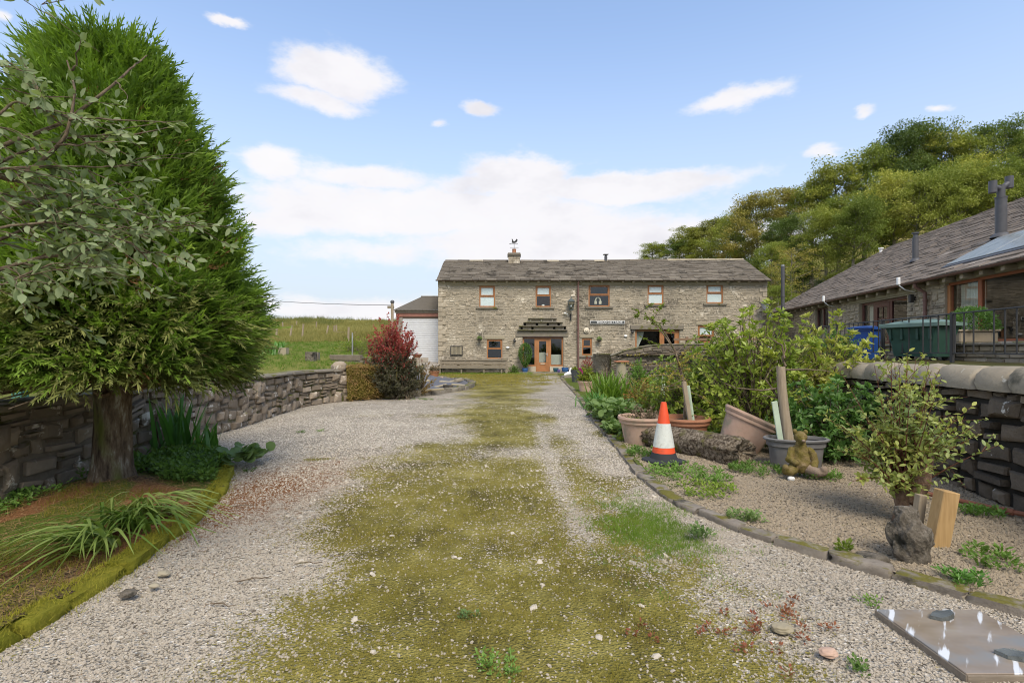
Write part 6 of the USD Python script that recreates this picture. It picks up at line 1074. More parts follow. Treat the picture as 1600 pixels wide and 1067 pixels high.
# ------------------------------------------------------------------ the conifer
def conifer():
    rg = np.random.default_rng(11); bx, by = -4.13, 5.25
    t = thing('conifer_tree', 'dense broad green conifer with a thick mossy trunk in the left bed', 'conifer', (bx, by, 0), world=True)
    zz = np.linspace(-.1, 3.6, 40); A = np.linspace(0, 2 * np.pi, 36, endpoint=False); Zm, Am = np.meshgrid(zz, A, indexing='ij')
    r = np.interp(zz, [-.1, .08, .3, .9, 1.3, 1.6, 2.4, 3.6], [.29, .20, .155, .14, .165, .15, .09, .04])[:, None] * (1 + .20 * np.abs(np.sin(Am * 3.5 + Zm * .5)) * np.exp(-Zm / 1.6) + .22 * (meshkit.fbm(np.stack([np.cos(Am) * 3, np.sin(Am) * 3, Zm * .8], -1), 4, 3) - .5) * 2 + .05 * (meshkit.fbm(np.stack([np.cos(Am) * 11, np.sin(Am) * 11, Zm * 1.5], -1), 3, 3) - .5))
    P = np.stack([bx + .05 * np.sin(Zm * 1.2) + r * np.cos(Am), by + r * np.sin(Am), Zm], -1); i, j = np.meshgrid(np.arange(39), np.arange(36), indexing='ij'); j2 = (j + 1) % 36
    obj('trunk', (P.reshape(-1, 3), np.stack([i * 36 + j, i * 36 + j2, (i + 1) * 36 + j2, (i + 1) * 36 + j], -1).reshape(-1, 4)), M['conifer_bark'], t, True)
    prof = lambda z: .735 * np.interp(z + .30, [.9, 1.15, 1.4, 1.8, 2.1, 2.35, 2.9, 3.4, 3.82, 4.2, 4.6, 4.85, 5.05], [.85, 1.30, 1.58, 1.62, 1.56, 1.46, 1.30, 1.17, 1.02, .80, .52, .30, .05])
    limbs = MB()
    for k in range(60):
        z = rg.uniform(1.1, 4.2); a = rg.uniform(0, 2 * np.pi); R_ = prof(z) * .85; s = np.linspace(0, 1, 5)
        limbs.tube(np.stack([bx + np.cos(a) * R_ * s, by + np.sin(a) * R_ * s, z - .1 + .30 * s ** 1.5 - (.25 if z < 1.6 else 0) * s], -1), np.linspace(.035, .006, 5), 5)
    for k in range(26):                              # dead twigs hanging out below the crown
        a = rg.uniform(-2.6, .6); R_ = rg.uniform(.7, 1.5); s = np.linspace(0, 1, 5); limbs.tube(np.stack([bx + np.cos(a) * R_ * s, by + np.sin(a) * R_ * s, 1.25 - .12 * s + rg.uniform(-.1, .05) * s], -1), np.linspace(.02, .004, 5), 4)
    obj('limbs', limbs.get(), M['twig'], t, kind='stuff')
    def crown(nc, shell, zr, sc, mt, name, drop=0.0, ups=.55, dead=0):
        z = zr[0] + (zr[1] - zr[0]) * rg.random(nc); keep = rg.random(nc) < prof(z) / 1.62 + .12; z = z[keep]; n = len(z); a = rg.uniform(0, 2 * np.pi, n)
        R_ = prof(z) * (rg.uniform(shell[0], shell[1], n) + .50 * (fb(a * 2.1, z * 1.7, 1, 3, 5) - .5)); C = np.stack([bx + np.cos(a) * R_, by + np.sin(a) * R_, z], -1); out = np.stack([np.cos(a), np.sin(a), 0 * a], -1); tl = np.clip((z - 1.0) / 1.6, 0, 1)[:, None]
        ax = unit(out + np.array([0, 0, 1.0]) * (ups * 2.0 * tl - .25 - drop) + rg.normal(0, .25, C.shape)); Fm = frames(ax, unit(out * .4 + rg.normal(0, .4, C.shape) + [0, 0, .6]))
        from scipy.spatial.transform import Rotation
        q = Rotation.from_matrix(Fm).as_quat(); pi = UsdGeom.PointInstancer.Define(stage, fresh(path_of(t), name)); rel = pi.CreatePrototypesRel()
        for k in range(4):
            r2 = np.random.default_rng(300 + k); mb_ = 15; B0 = np.stack([r2.normal(0, .03, mb_), r2.uniform(-.28, .12, mb_), r2.normal(0, .025, mb_)], -1); BD = unit(np.stack([r2.normal(0, .38, mb_), np.ones(mb_), r2.normal(0, .30, mb_)], -1)); Q_, D_, L_ = [], [], []
            for b_, d_ in zip(B0, BD):
                l_ = r2.uniform(.14, .26); sd_ = unit(np.cross(d_, unit(r2.normal(0, .5, 3) + [0, 0, 1.])))
                for j_ in range(11):
                    u_ = (j_ + r2.random()) / 11; sg = 1 if j_ % 2 else -1; Q_.append(b_ + d_ * l_ * u_); D_.append(unit(d_ + sd_ * sg * r2.uniform(.35, .85) + r2.normal(0, .12, 3))); L_.append(r2.uniform(.05, .085) * (1.15 - .6 * u_))
                Q_.append(b_ + d_ * l_ * .5); D_.append(d_); L_.append(l_ * .75)
            Q_, D_, L_ = np.array(Q_), np.array(D_), np.array(L_); NB = (np.array([(-.07, .1, 0), (.07, .1, 0), (.055, .6, .02), (0, 1, 0), (-.055, .6, .02)]), np.array([(0, 1, 2), (0, 2, 4), (4, 2, 3)])); SC_ = np.stack([np.full(len(L_), .085), L_, L_], -1)
            pm = usdkit.mesh(stage, f'{pi.GetPath()}/spray_{k + 1:03d}', scatter(NB, Q_, frames(D_, r2.normal(0, .8, Q_.shape) + [0, 0, 1.]), SC_), M[mt]); rel.AddTarget(pm.GetPath())
        pi.CreatePositionsAttr(Vt.Vec3fArray.FromNumpy((C - [bx, by, 0]).astype(np.float32))); pi.CreateOrientationsAttr(Vt.QuathArray([Gf.Quath(float(w_), float(x_), float(y_), float(z_)) for x_, y_, z_, w_ in q])); s3 = rg.uniform(.8, 1.25, n) * sc
        pi.CreateScalesAttr(Vt.Vec3fArray.FromNumpy(np.stack([s3, s3, s3], -1).astype(np.float32))); pi.CreateProtoIndicesAttr(Vt.IntArray.FromNumpy(rg.integers(0, 4, n).astype(np.int32))); meta(pi.GetPrim(), kind='stuff')
    crown(4200, (.84, 1.04), (1.30, 4.52), 1.0, 'conifer_leaf', 'crown'); crown(1300, (.55, .85), (1.32, 4.4), 1.2, 'conifer_leaf', 'inner_crown'); crown(1300, (.72, 1.02), (1.24, 2.1), 1.0, 'conifer_dull', 'lower_crown', .1, .1); crown(330, (.75, .99), (1.25, 3.9), .8, 'dead_leaf', 'dead_sprays', .3)
    crown(260, (.1, 1.0), (4.05, 4.48), .8, 'conifer_leaf', 'top_sprays', 0, 1.0)
conifer()

# ------------------------------------------------------------------ grey leaved tree reaching in from the left
def hazel():
    rg = np.random.default_rng(21); t = thing('goat_willow', 'grey leaved willow branches reaching into the photo from the upper left', 'tree', (-3.55, 2.3, 0), world=True)
    P = lambda L, Y0, Y1: np.array([at(px, py, Y0 + (Y1 - Y0) * i / max(1, len(L) - 1)) for i, (px, py) in enumerate(L)])
    trunk = np.array([(-3.55, 2.3, -.05), (-3.5, 2.35, .8), (-3.4, 2.4, 1.6), (-3.35, 2.45, 2.3)]); obj('trunk', tube(trunk, [.11, .09, .075, .06], 9), M['twig'], t, True)
    org = trunk[-1]; wood_ = MB(); L_p, L_d = [], []
    main = [([(-150, 300), (0, 217), (94, 187), (180, 135), (202, 105), (240, 94)], 2.4, 2.9, .014, .15), ([(-150, 360), (0, 276), (22, 288), (60, 267), (110, 215), (128, 150), (105, 100)], 2.4, 2.6, .018, .5), ([(-150, 340), (20, 240), (100, 208), (180, 209), (265, 203)], 2.4, 2.8, .010, .6),
            ([(-150, 420), (-20, 380), (30, 360), (110, 325), (215, 300)], 2.5, 2.7, .013, .9), ([(-150, 400), (0, 330), (70, 305), (150, 310), (230, 345), (312, 352)], 2.4, 2.9, .010, 1.0), ([(-150, 450), (0, 420), (60, 398), (150, 386), (200, 378), (250, 420)], 2.4, 2.7, .014, 1.0),
            ([(-150, 440), (0, 440), (80, 415), (150, 420)], 2.3, 2.5, .008, 1.0), ([(-150, 260), (-30, 200), (20, 160), (80, 170), (160, 240)], 2.3, 2.6, .010, .9), ([(-150, 240), (-40, 130), (10, 95), (50, 140), (60, 180)], 2.4, 2.5, .009, .9), ([(-150, 300), (0, 262), (70, 250), (150, 262), (228, 262)], 2.3, 2.7, .009, 1.0), ([(-150, 330), (0, 300), (90, 335), (170, 345), (250, 380)], 2.5, 2.8, .009, 1.0), ([(-160, 390), (10, 350), (80, 350), (160, 360), (230, 375)], 2.3, 2.6, .009, 1.0), ([(-160, 100), (-60, 20), (20, -20), (60, -10), (74, 8)], 2.4, 2.5, .007, .3)]
    def leaves_along(p, dens, ln=.052):
        seg = np.linalg.norm(np.diff(p, axis=0), axis=1); L = seg.sum(); n = int(L * dens); cum = np.concatenate([[0], np.cumsum(seg)]); u = rg.uniform(.12 * L, L * 1.0, n)
        q = np.stack([np.interp(u, cum, p[:, k]) for k in range(3)], -1); tan = np.stack([np.interp(np.minimum(u + .05, L), cum, p[:, k]) - np.interp(np.maximum(u - .05, 0), cum, p[:, k]) for k in range(3)], -1)
        d = unit(unit(tan) * .8 + rg.normal(0, .75, (n, 3)) + [0, 0, -.25]); L_p.append(q + d * .008); L_d.append(d)
    for L, Y0, Y1, r, dens in main:
        p = P(L, Y0, Y1); p[1:] += rg.normal(0, .012, p[1:].shape); p = np.vstack([org + rg.normal(0, .05, 3), p]); s = np.linspace(0, len(p) - 1, 40); ps = np.stack([np.interp(s, np.arange(len(p)), p[:, k]) for k in range(3)], -1); ps[1:-1] = (ps[:-2] + ps[1:-1] * 2 + ps[2:]) / 4
        ps[5:] += .006 * np.cumsum(rg.normal(0, .5, (35, 3)), 0) * .5; wood_.tube(ps, np.linspace(r, r * .22, 40), 6)
        if dens > .1: leaves_along(ps[10:], 38 * dens)
        for k in range(int(13 * max(dens, .2))):        # side twigs
            b = ps[rg.integers(12, 38)]; d = unit(np.array([1.0, .25, -.05]) + rg.normal(0, .5, 3)); l = rg.uniform(.18, .5); s2 = np.linspace(0, 1, 8)[:, None]; tw = b + d * l * s2 + np.array([0, 0, -.12]) * l * s2 ** 2 + .02 * np.cumsum(rg.normal(0, .3, (8, 3)), 0); wood_.tube(tw, np.linspace(r * .32, .0012, 8), 4); leaves_along(tw, 44 * min(1, dens + .1))
    obj('branches', wood_.get(), M['twig'], t, True)
    p, d = np.vstack(L_p), np.vstack(L_d); px = CX + F * p[:, 0] / p[:, 1]; keep = rg.random(len(p)) < np.clip(1.3 - np.clip(px - 60, 0, 400) / 330, .3, 1); p, d = p[keep], d[keep]
    obj('leaves', scatter(LEAF, p, frames(d, rg.normal(0, .6, p.shape) + [0, -.2, .9]), rg.uniform(.034, .066, len(p))), M['hazel_leaf'], t, True)
hazel()

# ------------------------------------------------------------------ wood on the hill
def tree_mesh(seed, h, spread, first, ncl, per, lsize, sparse=0.0, lean=0.0):
    rg = np.random.default_rng(seed); w = MB(); tips = []
    s = np.linspace(0, 1, 8); tr = np.stack([lean * h * s ** 2 + .25 * np.cumsum(rg.normal(0, .5, 8)) * s, .25 * np.cumsum(rg.normal(0, .5, 8)) * s, h * .86 * s], -1); w.tube(tr, np.linspace(.016 * h + .08, .05, 8), 8)
    nl = 17
    for k in range(nl):
        f_ = first + (1 - first) * (k + rg.random() * .7) / nl; b = np.array([np.interp(f_, s, tr[:, c]) for c in range(3)]); a = k * 2.4 + rg.normal(0, .4); l = spread * (1.05 - .75 * max(0, f_ - .4) / .6) * rg.uniform(.75, 1.15)
        q = np.linspace(0, 1, 6); rise_ = rg.uniform(.25, .75) * (0.6 + f_); lim = b + np.stack([np.cos(a) * l * q, np.sin(a) * l * q, l * rise_ * q ** 1.3 * .8], -1) + .12 * np.cumsum(rg.normal(0, .4, (6, 3)), 0) * q[:, None]; w.tube(lim, np.linspace(.055 + .004 * h * (1 - f_), .015, 6), 5)
        for c in range(5):
            q0 = rg.uniform(.35, 1); bb = np.array([np.interp(q0, q, lim[:, i]) for i in range(3)]); d = unit(np.array([np.cos(a + rg.normal(0, .8)), np.sin(a + rg.normal(0, .8)), rg.uniform(.1, .9)])); e = bb + d * rg.uniform(.5, 1.5) * spread * .3; w.tube(np.array([bb, (bb + e) / 2 + rg.normal(0, .08, 3), e]), [.025, .016, .006], 4); tips += [e, (bb + e) / 2]
        tips.append(lim[-1])
    tips = np.array(tips); c = tips[rg.integers(0, len(tips), ncl)] + rg.normal(0, .22 * spread * .5, (ncl, 3)); c = np.vstack([c, np.stack([tr[-1, 0] + rg.normal(0, spread * .25, ncl // 7), tr[-1, 1] + rg.normal(0, spread * .25, ncl // 7), h * rg.uniform(.84, .97, ncl // 7)], -1)])
    n = len(c) * per; q = unit(rg.normal(size=(n, 3))) * (rg.random(n) ** .45)[:, None]; sz = np.repeat(rg.uniform(.5, 1.0, (len(c), 1)), per, 0) * spread * .24; p = np.repeat(c, per, 0) + q * sz * [1.15, 1.15, .6]; d = unit(q + rg.normal(0, .8, (n, 3)) + [0, 0, -.1])
    if sparse: k = rg.random(n) > sparse; p, d = p[k], d[k]
    return w.get(), scatter(LEAF2, p, frames(d, rg.normal(0, .7, d.shape) + [0, 0, 1.0]), rg.uniform(.7, 1.35, len(p)) * lsize)
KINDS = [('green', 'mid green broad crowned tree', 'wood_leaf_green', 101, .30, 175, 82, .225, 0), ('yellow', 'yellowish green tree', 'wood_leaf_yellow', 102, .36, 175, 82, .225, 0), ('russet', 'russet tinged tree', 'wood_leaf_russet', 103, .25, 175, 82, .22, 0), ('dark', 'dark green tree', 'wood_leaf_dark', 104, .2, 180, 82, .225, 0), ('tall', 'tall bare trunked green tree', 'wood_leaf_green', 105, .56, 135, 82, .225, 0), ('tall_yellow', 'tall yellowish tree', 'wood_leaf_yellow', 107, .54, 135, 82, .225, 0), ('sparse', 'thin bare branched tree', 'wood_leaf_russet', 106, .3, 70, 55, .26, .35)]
protos = {}
def wood_tree(kind, px, Y, top, label, rz, wide=1.0):
    k = [q for q in KINDS if q[0] == kind][0]; x = (px - CX) / F * Y; zb = float(far_z(np.array([x]), np.array([Y]))[0]) if Y > 38 else float(right_z(np.array([x]), np.array([Y]))[0])
    h = CH - (top - HY) / F * Y - zb; sc = h / 15.0
    if kind not in protos:
        w, l = tree_mesh(k[3], 15.0, 4.2, k[4], k[5], k[6], k[7], k[8]); o = thing('woodland_tree', label, 'tree', (x, Y, zb - .2), rz, None, (sc * wide, sc * wide, sc)); obj('trunk', w, M['tree_bark'], o, True); obj('crown', l, M[k[2]], o); protos[kind] = o
    else: copy(protos[kind], 'woodland_tree', label, 'tree', (x, Y, zb - .2), rz, None, (sc * wide, sc * wide, sc))
T = [('green', 1020, 80, 378, 'far leftmost green tree peeping over the cottage roof', 1.9), ('yellow', 1075, 80, 352, 'yellow green tree filling the left end of the wood', 1.7), ('russet', 1112, 76, 338, 'russet crown filling the gap left of the right gable', 1.7), ('dark', 1100, 84, 352, 'dark crown behind the left end of the wood', 1.8), ('green', 1030, 82, 380, 'small round green tree showing first above the cottage roof at the left of the wood', 1.5), ('dark', 1062, 78, 372, 'dark green tree second from the left above the cottage roof', 1.4), ('yellow', 1090, 74, 370, 'yellow green tree third from the left above the cottage roof', 1.3),
     ('russet', 1128, 70, 346, 'russet tree above the right half of the cottage roof', 1.2), ('green', 1150, 66, 322, 'green tree rising behind the right gable of the cottage', 1.2), ('russet', 1182, 63, 298, 'russet tree with rounded top just right of the cottage gable', 1.1), ('russet', 1225, 62, 286, 'russet brown tree topping the wood left of its middle', 1.1),
     ('green', 1268, 60, 276, 'green tree on the skyline above the slim flue pipe', 1.0), ('yellow', 1312, 58, 248, 'pale yellow green tree on the skyline left of the short flue', 1.0), ('green', 1352, 57, 228, 'green tree on the skyline left of the highest dark crowns', 1.0), ('dark', 1395, 57, 202, 'dark windswept tree on the skyline left of the highest point', .9), ('dark', 1432, 57, 188, 'dark windswept tree at the highest point of the skyline', .9), ('yellow', 1478, 56, 197, 'bright yellow green tree on the skyline above the barn ridge', 1.0), ('green', 1524, 55, 198, 'green tree on the skyline left of the tall flue', 1.0), ('dark', 1562, 55, 186, 'dark green tree on the skyline directly above the tall flue', 1.0), ('green', 1606, 54, 186, 'green tree cut by the right edge of the photo on the skyline', 1.0), ('dark', 1655, 54, 180, 'dark tree beyond the right edge of the photo', 1.0),
     ('green', 1205, 52, 372, 'low green tree beside the right gable of the cottage', 1.1), ('sparse', 1235, 47, 375, 'pale bare branched tree leaning behind the slim flue pipe', 1.2), ('dark', 1222, 56, 335, 'dark tree in the second row right of the cottage gable', 1.1), ('green', 1290, 51, 318, 'green tree in the front row above the barn gable end', 1.0), ('tall', 1330, 48, 300, 'tall pale trunked tree left of the short flue', .85), ('tall', 1362, 49, 285, 'second tall pale trunked tree left of the short flue', .85), ('tall_yellow', 1398, 49, 262, 'yellow green tree in the front row behind the short flue', .9), ('tall', 1428, 47, 262, 'tall trunked tree behind the short flue', .85), ('tall', 1462, 47, 250, 'green tree in the front row right of the short flue', .9), ('tall', 1495, 46, 252, 'tall trunked tree midway between the two flues', .85), ('tall_yellow', 1520, 47, 240, 'yellow green tree in the front row left of the tall flue', .9), ('tall', 1552, 45, 246, 'tall trunked tree behind the tall flue', .85), ('tall', 1590, 45, 240, 'green tree in the front row at the right edge', .95), ('tall', 1632, 45, 240, 'tall trunked tree beyond the right edge', .9),
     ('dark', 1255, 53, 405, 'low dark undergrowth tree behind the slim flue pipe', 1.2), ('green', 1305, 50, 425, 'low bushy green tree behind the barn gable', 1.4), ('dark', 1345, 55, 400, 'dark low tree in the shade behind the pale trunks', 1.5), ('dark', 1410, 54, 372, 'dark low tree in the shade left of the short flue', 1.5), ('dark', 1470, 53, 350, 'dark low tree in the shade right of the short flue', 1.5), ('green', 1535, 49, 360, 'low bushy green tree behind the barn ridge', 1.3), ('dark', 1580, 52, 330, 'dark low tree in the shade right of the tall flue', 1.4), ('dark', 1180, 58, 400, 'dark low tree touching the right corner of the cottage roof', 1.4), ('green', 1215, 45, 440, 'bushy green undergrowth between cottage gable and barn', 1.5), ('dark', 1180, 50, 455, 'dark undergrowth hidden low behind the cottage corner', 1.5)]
rg = np.random.default_rng(5)
for k, px, Y, top, lab, wd in T: wood_tree(k, px, Y, top, lab, rg.uniform(0, 360), wd)

# ------------------------------------------------------------------ shrubs and plants
def stems_fan(rg, n, base_r, tips, thick=.012, bend=.3, seg=7):
    """Curved stems from near the origin to the given tips; returns list of polylines."""
    out = []
    for k in range(n):
        a = rg.uniform(0, 2 * np.pi); b = np.array([math.cos(a), math.sin(a), 0]) * base_r * rg.random(); e = tips[k]; s = np.linspace(0, 1, seg)[:, None]; mid = np.array([e[0] * .35, e[1] * .35, e[2] * .62]); p = (1 - s) ** 2 * b + 2 * s * (1 - s) * mid + s ** 2 * e; p[1:] += rg.normal(0, .012 * np.linalg.norm(e), (seg - 1, 3)) * s[1:]; out.append(p)
    return out
def along(rg, p, n, lo=.3):
    k = np.arange(len(p)); u = rg.uniform(lo, 1, n) ** .8 * (len(p) - 1); q = np.stack([np.interp(u, k, p[:, c]) for c in range(3)], -1); t = np.stack([np.interp(np.minimum(u + .4, len(p) - 1), k, p[:, c]) - np.interp(np.maximum(u - .4, 0), k, p[:, c]) for c in range(3)], -1); return q, unit(t)
def shrub(name, label, cat, loc, dims, nst, nlf, ll, lm, sm='twig', seed=0, lo=.3, ring=False, leaf=LEAF2, up=.5, thick=.012, base=.12, topm=None, topz=.6, jit=.7, group=None):
    rg = np.random.default_rng(seed); t = thing(name, label, cat, loc, rg.uniform(0, 0), group); rx, ry, h = dims
    d = rg.normal(size=(nst, 3)); d[:, 2] = np.abs(d[:, 2]) * 1.0 + .12; d = unit(d) * (rg.uniform(.62, 1.0, (nst, 1))); tips = d * [rx, ry, h]; tips[:, 2] = np.maximum(tips[:, 2], .12 * h)
    st = stems_fan(rg, nst, base, tips); w = MB(); Q, D, W = [], [], []
    for p in st:
        w.tube(p, np.linspace(thick, thick * .25, len(p)), 4, False); q, tn = along(rg, p, nlf, lo)
        Q.append(q); D.append(unit(tn * .6 + rg.normal(0, jit, q.shape) + [0, 0, up * .4]))
        if ring:
            m_ = 9; a = np.linspace(0, 2 * np.pi, m_, endpoint=False) + rg.random(); tv = unit(p[-1] - p[-2]); s1 = unit(np.cross(tv, [.3, .2, 1])); s2 = np.cross(tv, s1); Q.append(np.tile(p[-1], (m_, 1)) + rg.normal(0, .01, (m_, 3))); D.append(unit(np.cos(a)[:, None] * s1 + np.sin(a)[:, None] * s2 + tv * rg.uniform(.2, .9)))
    obj('stems', w.get(), M[sm], t, True)
    Q, D = np.vstack(Q), np.vstack(D); N_ = rg.normal(0, .45, Q.shape) + [0, 0, 1]; ls = rg.uniform(.7, 1.25, len(Q)) * ll
    if topm:
        hi = Q[:, 2] + rg.normal(0, .08 * h, len(Q)) > topz * h; obj('leaves', scatter(leaf, Q[~hi], frames(D[~hi], N_[~hi]), ls[~hi]), M[lm], t); obj('top_leaves', scatter(leaf, Q[hi], frames(D[hi], N_[hi]), ls[hi]), M[topm], t)
    else: obj('leaves', scatter(leaf, Q, frames(D, N_), ls), M[lm], t)
    return t
shrub('garden_shrub', 'large glossy light green shrub with whorled leaves spilling over the right wall', 'shrub', (3.95, 8.35, 0), (1.42, 1.15, 2.28), 340, 18, .10, 'shrub_leaf', seed=31, lo=.3, ring=True, up=.7, thick=.016, base=.35)
shrub('garden_shrub', 'deep green glossy shrub behind the grey planter against the right wall', 'shrub', (4.35, 6.95, 0), (.95, .75, 1.15), 190, 17, .10, 'shrub_leaf_deep', seed=32, lo=.3, ring=True, thick=.012, base=.3)
shrub('garden_shrub', 'yellow green upper shrub shoots beside the railing top', 'shrub', (5.3, 8.6, .35), (1.05, 1.0, 1.85), 150, 17, .10, 'shrub_leaf', seed=33, lo=.35, ring=True, up=.8, thick=.014, base=.35)
shrub('garden_shrub', 'wild leafy shrub between the big green shrub and the yellowing sapling', 'shrub', (3.35, 9.6, 0), (1.0, .9, 1.75), 160, 18, .09, 'shrub_leaf', seed=34, lo=.3, ring=True, up=.6, base=.3)
shrub('conifer_shrub', 'small feathery green conifer bush beside the french door railing', 'shrub', (9.3, 14.6, 1.2), (.8, .7, 1.05), 110, 30, .07, 'green_leaf', seed=35, lo=.1, jit=.9, base=.2)
shrub('berberis_bush', 'vase shaped berberis bush with red tops at the end of the left wall', 'shrub', (-3.68, 15.7, 0), (1.1, 1.0, 2.7), 260, 75, .085, 'berberis_dark', 'yellow_twig', seed=36, lo=.40, topm='berberis_leaf', topz=.48, thick=.010, base=.28, up=.5, jit=1.3)
shrub('berberis_bush', 'low dead looking purple tangle at the foot of the berberis bush', 'shrub', (-3.3, 15.5, 0), (.75, .6, .8), 70, 40, .05, 'berberis_dark', seed=37, lo=.1, topm='berberis_leaf', topz=.75, base=.4)
shrub('berberis_bush', 'thin orange tinged bush between the berberis and the bird table', 'shrub', (-2.95, 16.4, 0), (.6, .6, 1.35), 50, 50, .05, 'ivy_leaf', seed=38, lo=.2, topm='berberis_leaf', topz=.8, base=.2)
shrub('box_bush', 'rounded dark green bush below the left end of the terrace wall', 'shrub', (4.75, 19.2, 0), (.55, .5, 1.2), 110, 55, .065, 'green_leaf', seed=39, lo=.3, base=.2)
rgp = np.random.default_rng(77)
for k, (px, py, Y, rx, h, m, l) in enumerate(((1012, 652, 10.4, .55, .85, 'heather_leaf', 'golden russet heather bush left behind the pale pots'), (1048, 640, 10.8, .5, .75, 'heather_leaf', 'orange tipped heather bush behind the red brown pot'), (1000, 622, 13.2, .55, .8, 'heather_leaf', 'rust coloured seedy bush right of the yellow striped leaves'), (1030, 610, 14.5, .6, .8, 'green_leaf', 'green leafy bush below the yellowing sapling'), (1085, 660, 9.3, .55, .55, 'green_leaf', 'leafy green undergrowth right behind the red brown pot'), (1105, 630, 11.5, .65, .75, 'weed_leaf', 'green undergrowth in front of the terrace wall'), (975, 600, 17.0, .6, .85, 'dry_stem', 'dry brown stalky plant beyond the yellow striped leaves'), (945, 590, 21.5, .6, 1.0, 'dry_stem', 'tall dry stalky plant near the narrow cottage window'), (1060, 606, 17.0, .7, 1.0, 'dry_stem', 'dry brown thicket below the terrace wall'), (985, 648, 10.6, .3, .35, 'weed_leaf', 'green tuft beside the dark rock'), (1148, 660, 9.0, .6, .55, 'shrub_leaf_deep', 'low deep green growth behind the tilted pot'), (1118, 690, 7.7, .35, .28, 'weed_leaf', 'low weeds between the red brown pot and the tilted pot'))):
    x = (px - CX) / F * Y; shrub('garden_plant', l, 'plant', (x, Y, .02), (rx, rx * .9, h), 75, 26 if m != 'dry_stem' else 9, .075 if m in ('green_leaf', 'weed_leaf', 'shrub_leaf_deep') else .05, m, 'dry_stem' if m == 'dry_stem' else 'twig', seed=50 + k, lo=.25, base=rx * .6, thick=.006, jit=.8)
for k, (px, py, Y, r, h, l) in enumerate(((916, 596, 17.6, .30, .55, 'bright green bush growing in the pale terracotta pot'),)): shrub('potted_bush', l, 'plant', (2.55, 17.6, .36), (.42, .4, .6), 70, 26, .075, 'lime_leaf', seed=80, lo=.2, base=.15, thick=.005)
shrub('potted_plant', 'low lime green plant in the tall grey planter', 'plant', (2.76, 22.4, .5), (.2, .2, .22), 60, 10, .06, 'lime_leaf', seed=81, lo=.2, base=.1, thick=.004)
shrub('potted_plant', 'straw coloured grass in the broad orange pot', 'plant', (-4.0, 26.3, .3), (.35, .3, .42), 60, 6, .12, 'dry_stem', seed=82, lo=.2, base=.15, thick=.004)
shrub('potted_plant', 'tangled dead stems in the pale pot behind the traffic cone', 'plant', (2.03, 7.95, .36), (.42, .36, .30), 60, 9, .05, 'dry_stem', 'dry_stem', seed=83, lo=.2, base=.25, thick=.004)
shrub('moss_cushion', 'yellow green moss cushion in the left half of the pale pot', 'plant', (1.86, 7.88, .36), (.16, .14, .10), 60, 10, .03, 'lime_leaf', seed=84, lo=.2, base=.1, thick=.003)
topi = thing('clipped_tree', 'small clipped round headed tree beside the front door', 'tree', (cxp(820.5), YF - .34, .3)); obj('trunk', tube([(0, 0, 0), (.01, 0, .4), (0, 0, .8)], .025, 6), M['twig'], topi)
q = unit(RNG.normal(size=(2600, 3))); R_ = np.array([.40, .36, .72]) * (RNG.uniform(.8, 1.05, (2600, 1))); q_ = q * R_; q_[:, 2] = q_[:, 2] + .82; q_[:, :2] *= np.clip(.55 + .6 * (q_[:, 2:3] - .1), .45, 1.0); obj('crown', scatter(LEAF2, q_, frames(q + RNG.normal(0, .6, q.shape), RNG.normal(size=q.shape)), RNG.uniform(.05, .085, 2600)), M['green_leaf'], topi)
lv_ = shrub('lavender_bush', 'grey green lavender bush between the bench and the front door', 'plant', (cxp(803), YF - .4, 0), (.55, .3, .55), 120, 8, .07, 'weed_leaf', seed=85, lo=.3, base=.3, thick=.004)
shrub('red_climber', 'red leaved plant below the narrow window', 'plant', (cxp(916), YF - .5, 0), (.5, .35, 1.15), 60, 18, .06, 'berberis_leaf', 'dry_stem', seed=86, lo=.65, base=.2, thick=.006)
shrub('bare_shrub', 'bare brown twiggy shrub right of the narrow window', 'shrub', (cxp(948), YF - 1.2, 0), (1.1, .5, 2.1), 90, 5, .05, 'dry_stem', 'twig', seed=87, lo=.4, base=.4, thick=.010)
def fan(name, label, cat, loc, n, L, w, m, seed, droop=.5, spread=.6, dirn=None, base=.1):
    """Strap leaves as bent ribbons."""
    rg = np.random.default_rng(seed); t = thing(name, label, cat, loc); mb = MB(); s = np.linspace(0, 1, 7)
    for k in range(n):
        a = rg.uniform(0, 2 * np.pi) if dirn is None else dirn + rg.normal(0, .7); l = L * rg.uniform(.6, 1.1); o = rg.uniform(.1, spread); d = np.array([math.cos(a), math.sin(a), 0]); b = np.array([rg.normal(0, base), rg.normal(0, base), 0])
        p = b + d * (l * (o * s + droop * s ** 2.2 * .6))[:, None] + np.array([0, 0, 1]) * (l * (s * math.sqrt(max(.05, 1 - o * o)) - droop * s ** 2.4 * .75))[:, None]; p[:, 2] = np.maximum(p[:, 2], .012); sd = np.array([-d[1], d[0], 0]); sd = unit(sd + rg.normal(0, .3, 3)); ww = w * np.array([.7, 1, 1, .95, .8, .5, .05]) * rg.uniform(.8, 1.2)
        v = np.vstack([p - sd * ww[:, None], p + sd * ww[:, None] + [0, 0, .004]]); i = np.arange(6); mb.add(v, np.vstack([np.stack([i, i + 7, i + 8], 1), np.stack([i, i + 8, i + 1], 1)]))
    obj('leaves', mb.get(), M[m], t, True); return t
fan('striped_iris', 'tall yellow striped strap leaved clump in the right hand bed', 'plant', (2.65, 13.9, 0), 170, 1.12, .026, 'phormium_leaf', 1, .22, .62, base=.22)
fan('striped_iris', 'shorter greener strap leaved clump left of the yellow striped one', 'plant', (2.15, 12.8, 0), 80, .62, .016, 'iris_leaf', 9, .35, .75, base=.2)
fan('iris_clump', 'upright dark green iris leaves against the left wall', 'plant', (-4.62, 7.15, .05), 38, .92, .028, 'iris_leaf', 2, .12, .42, base=.16)
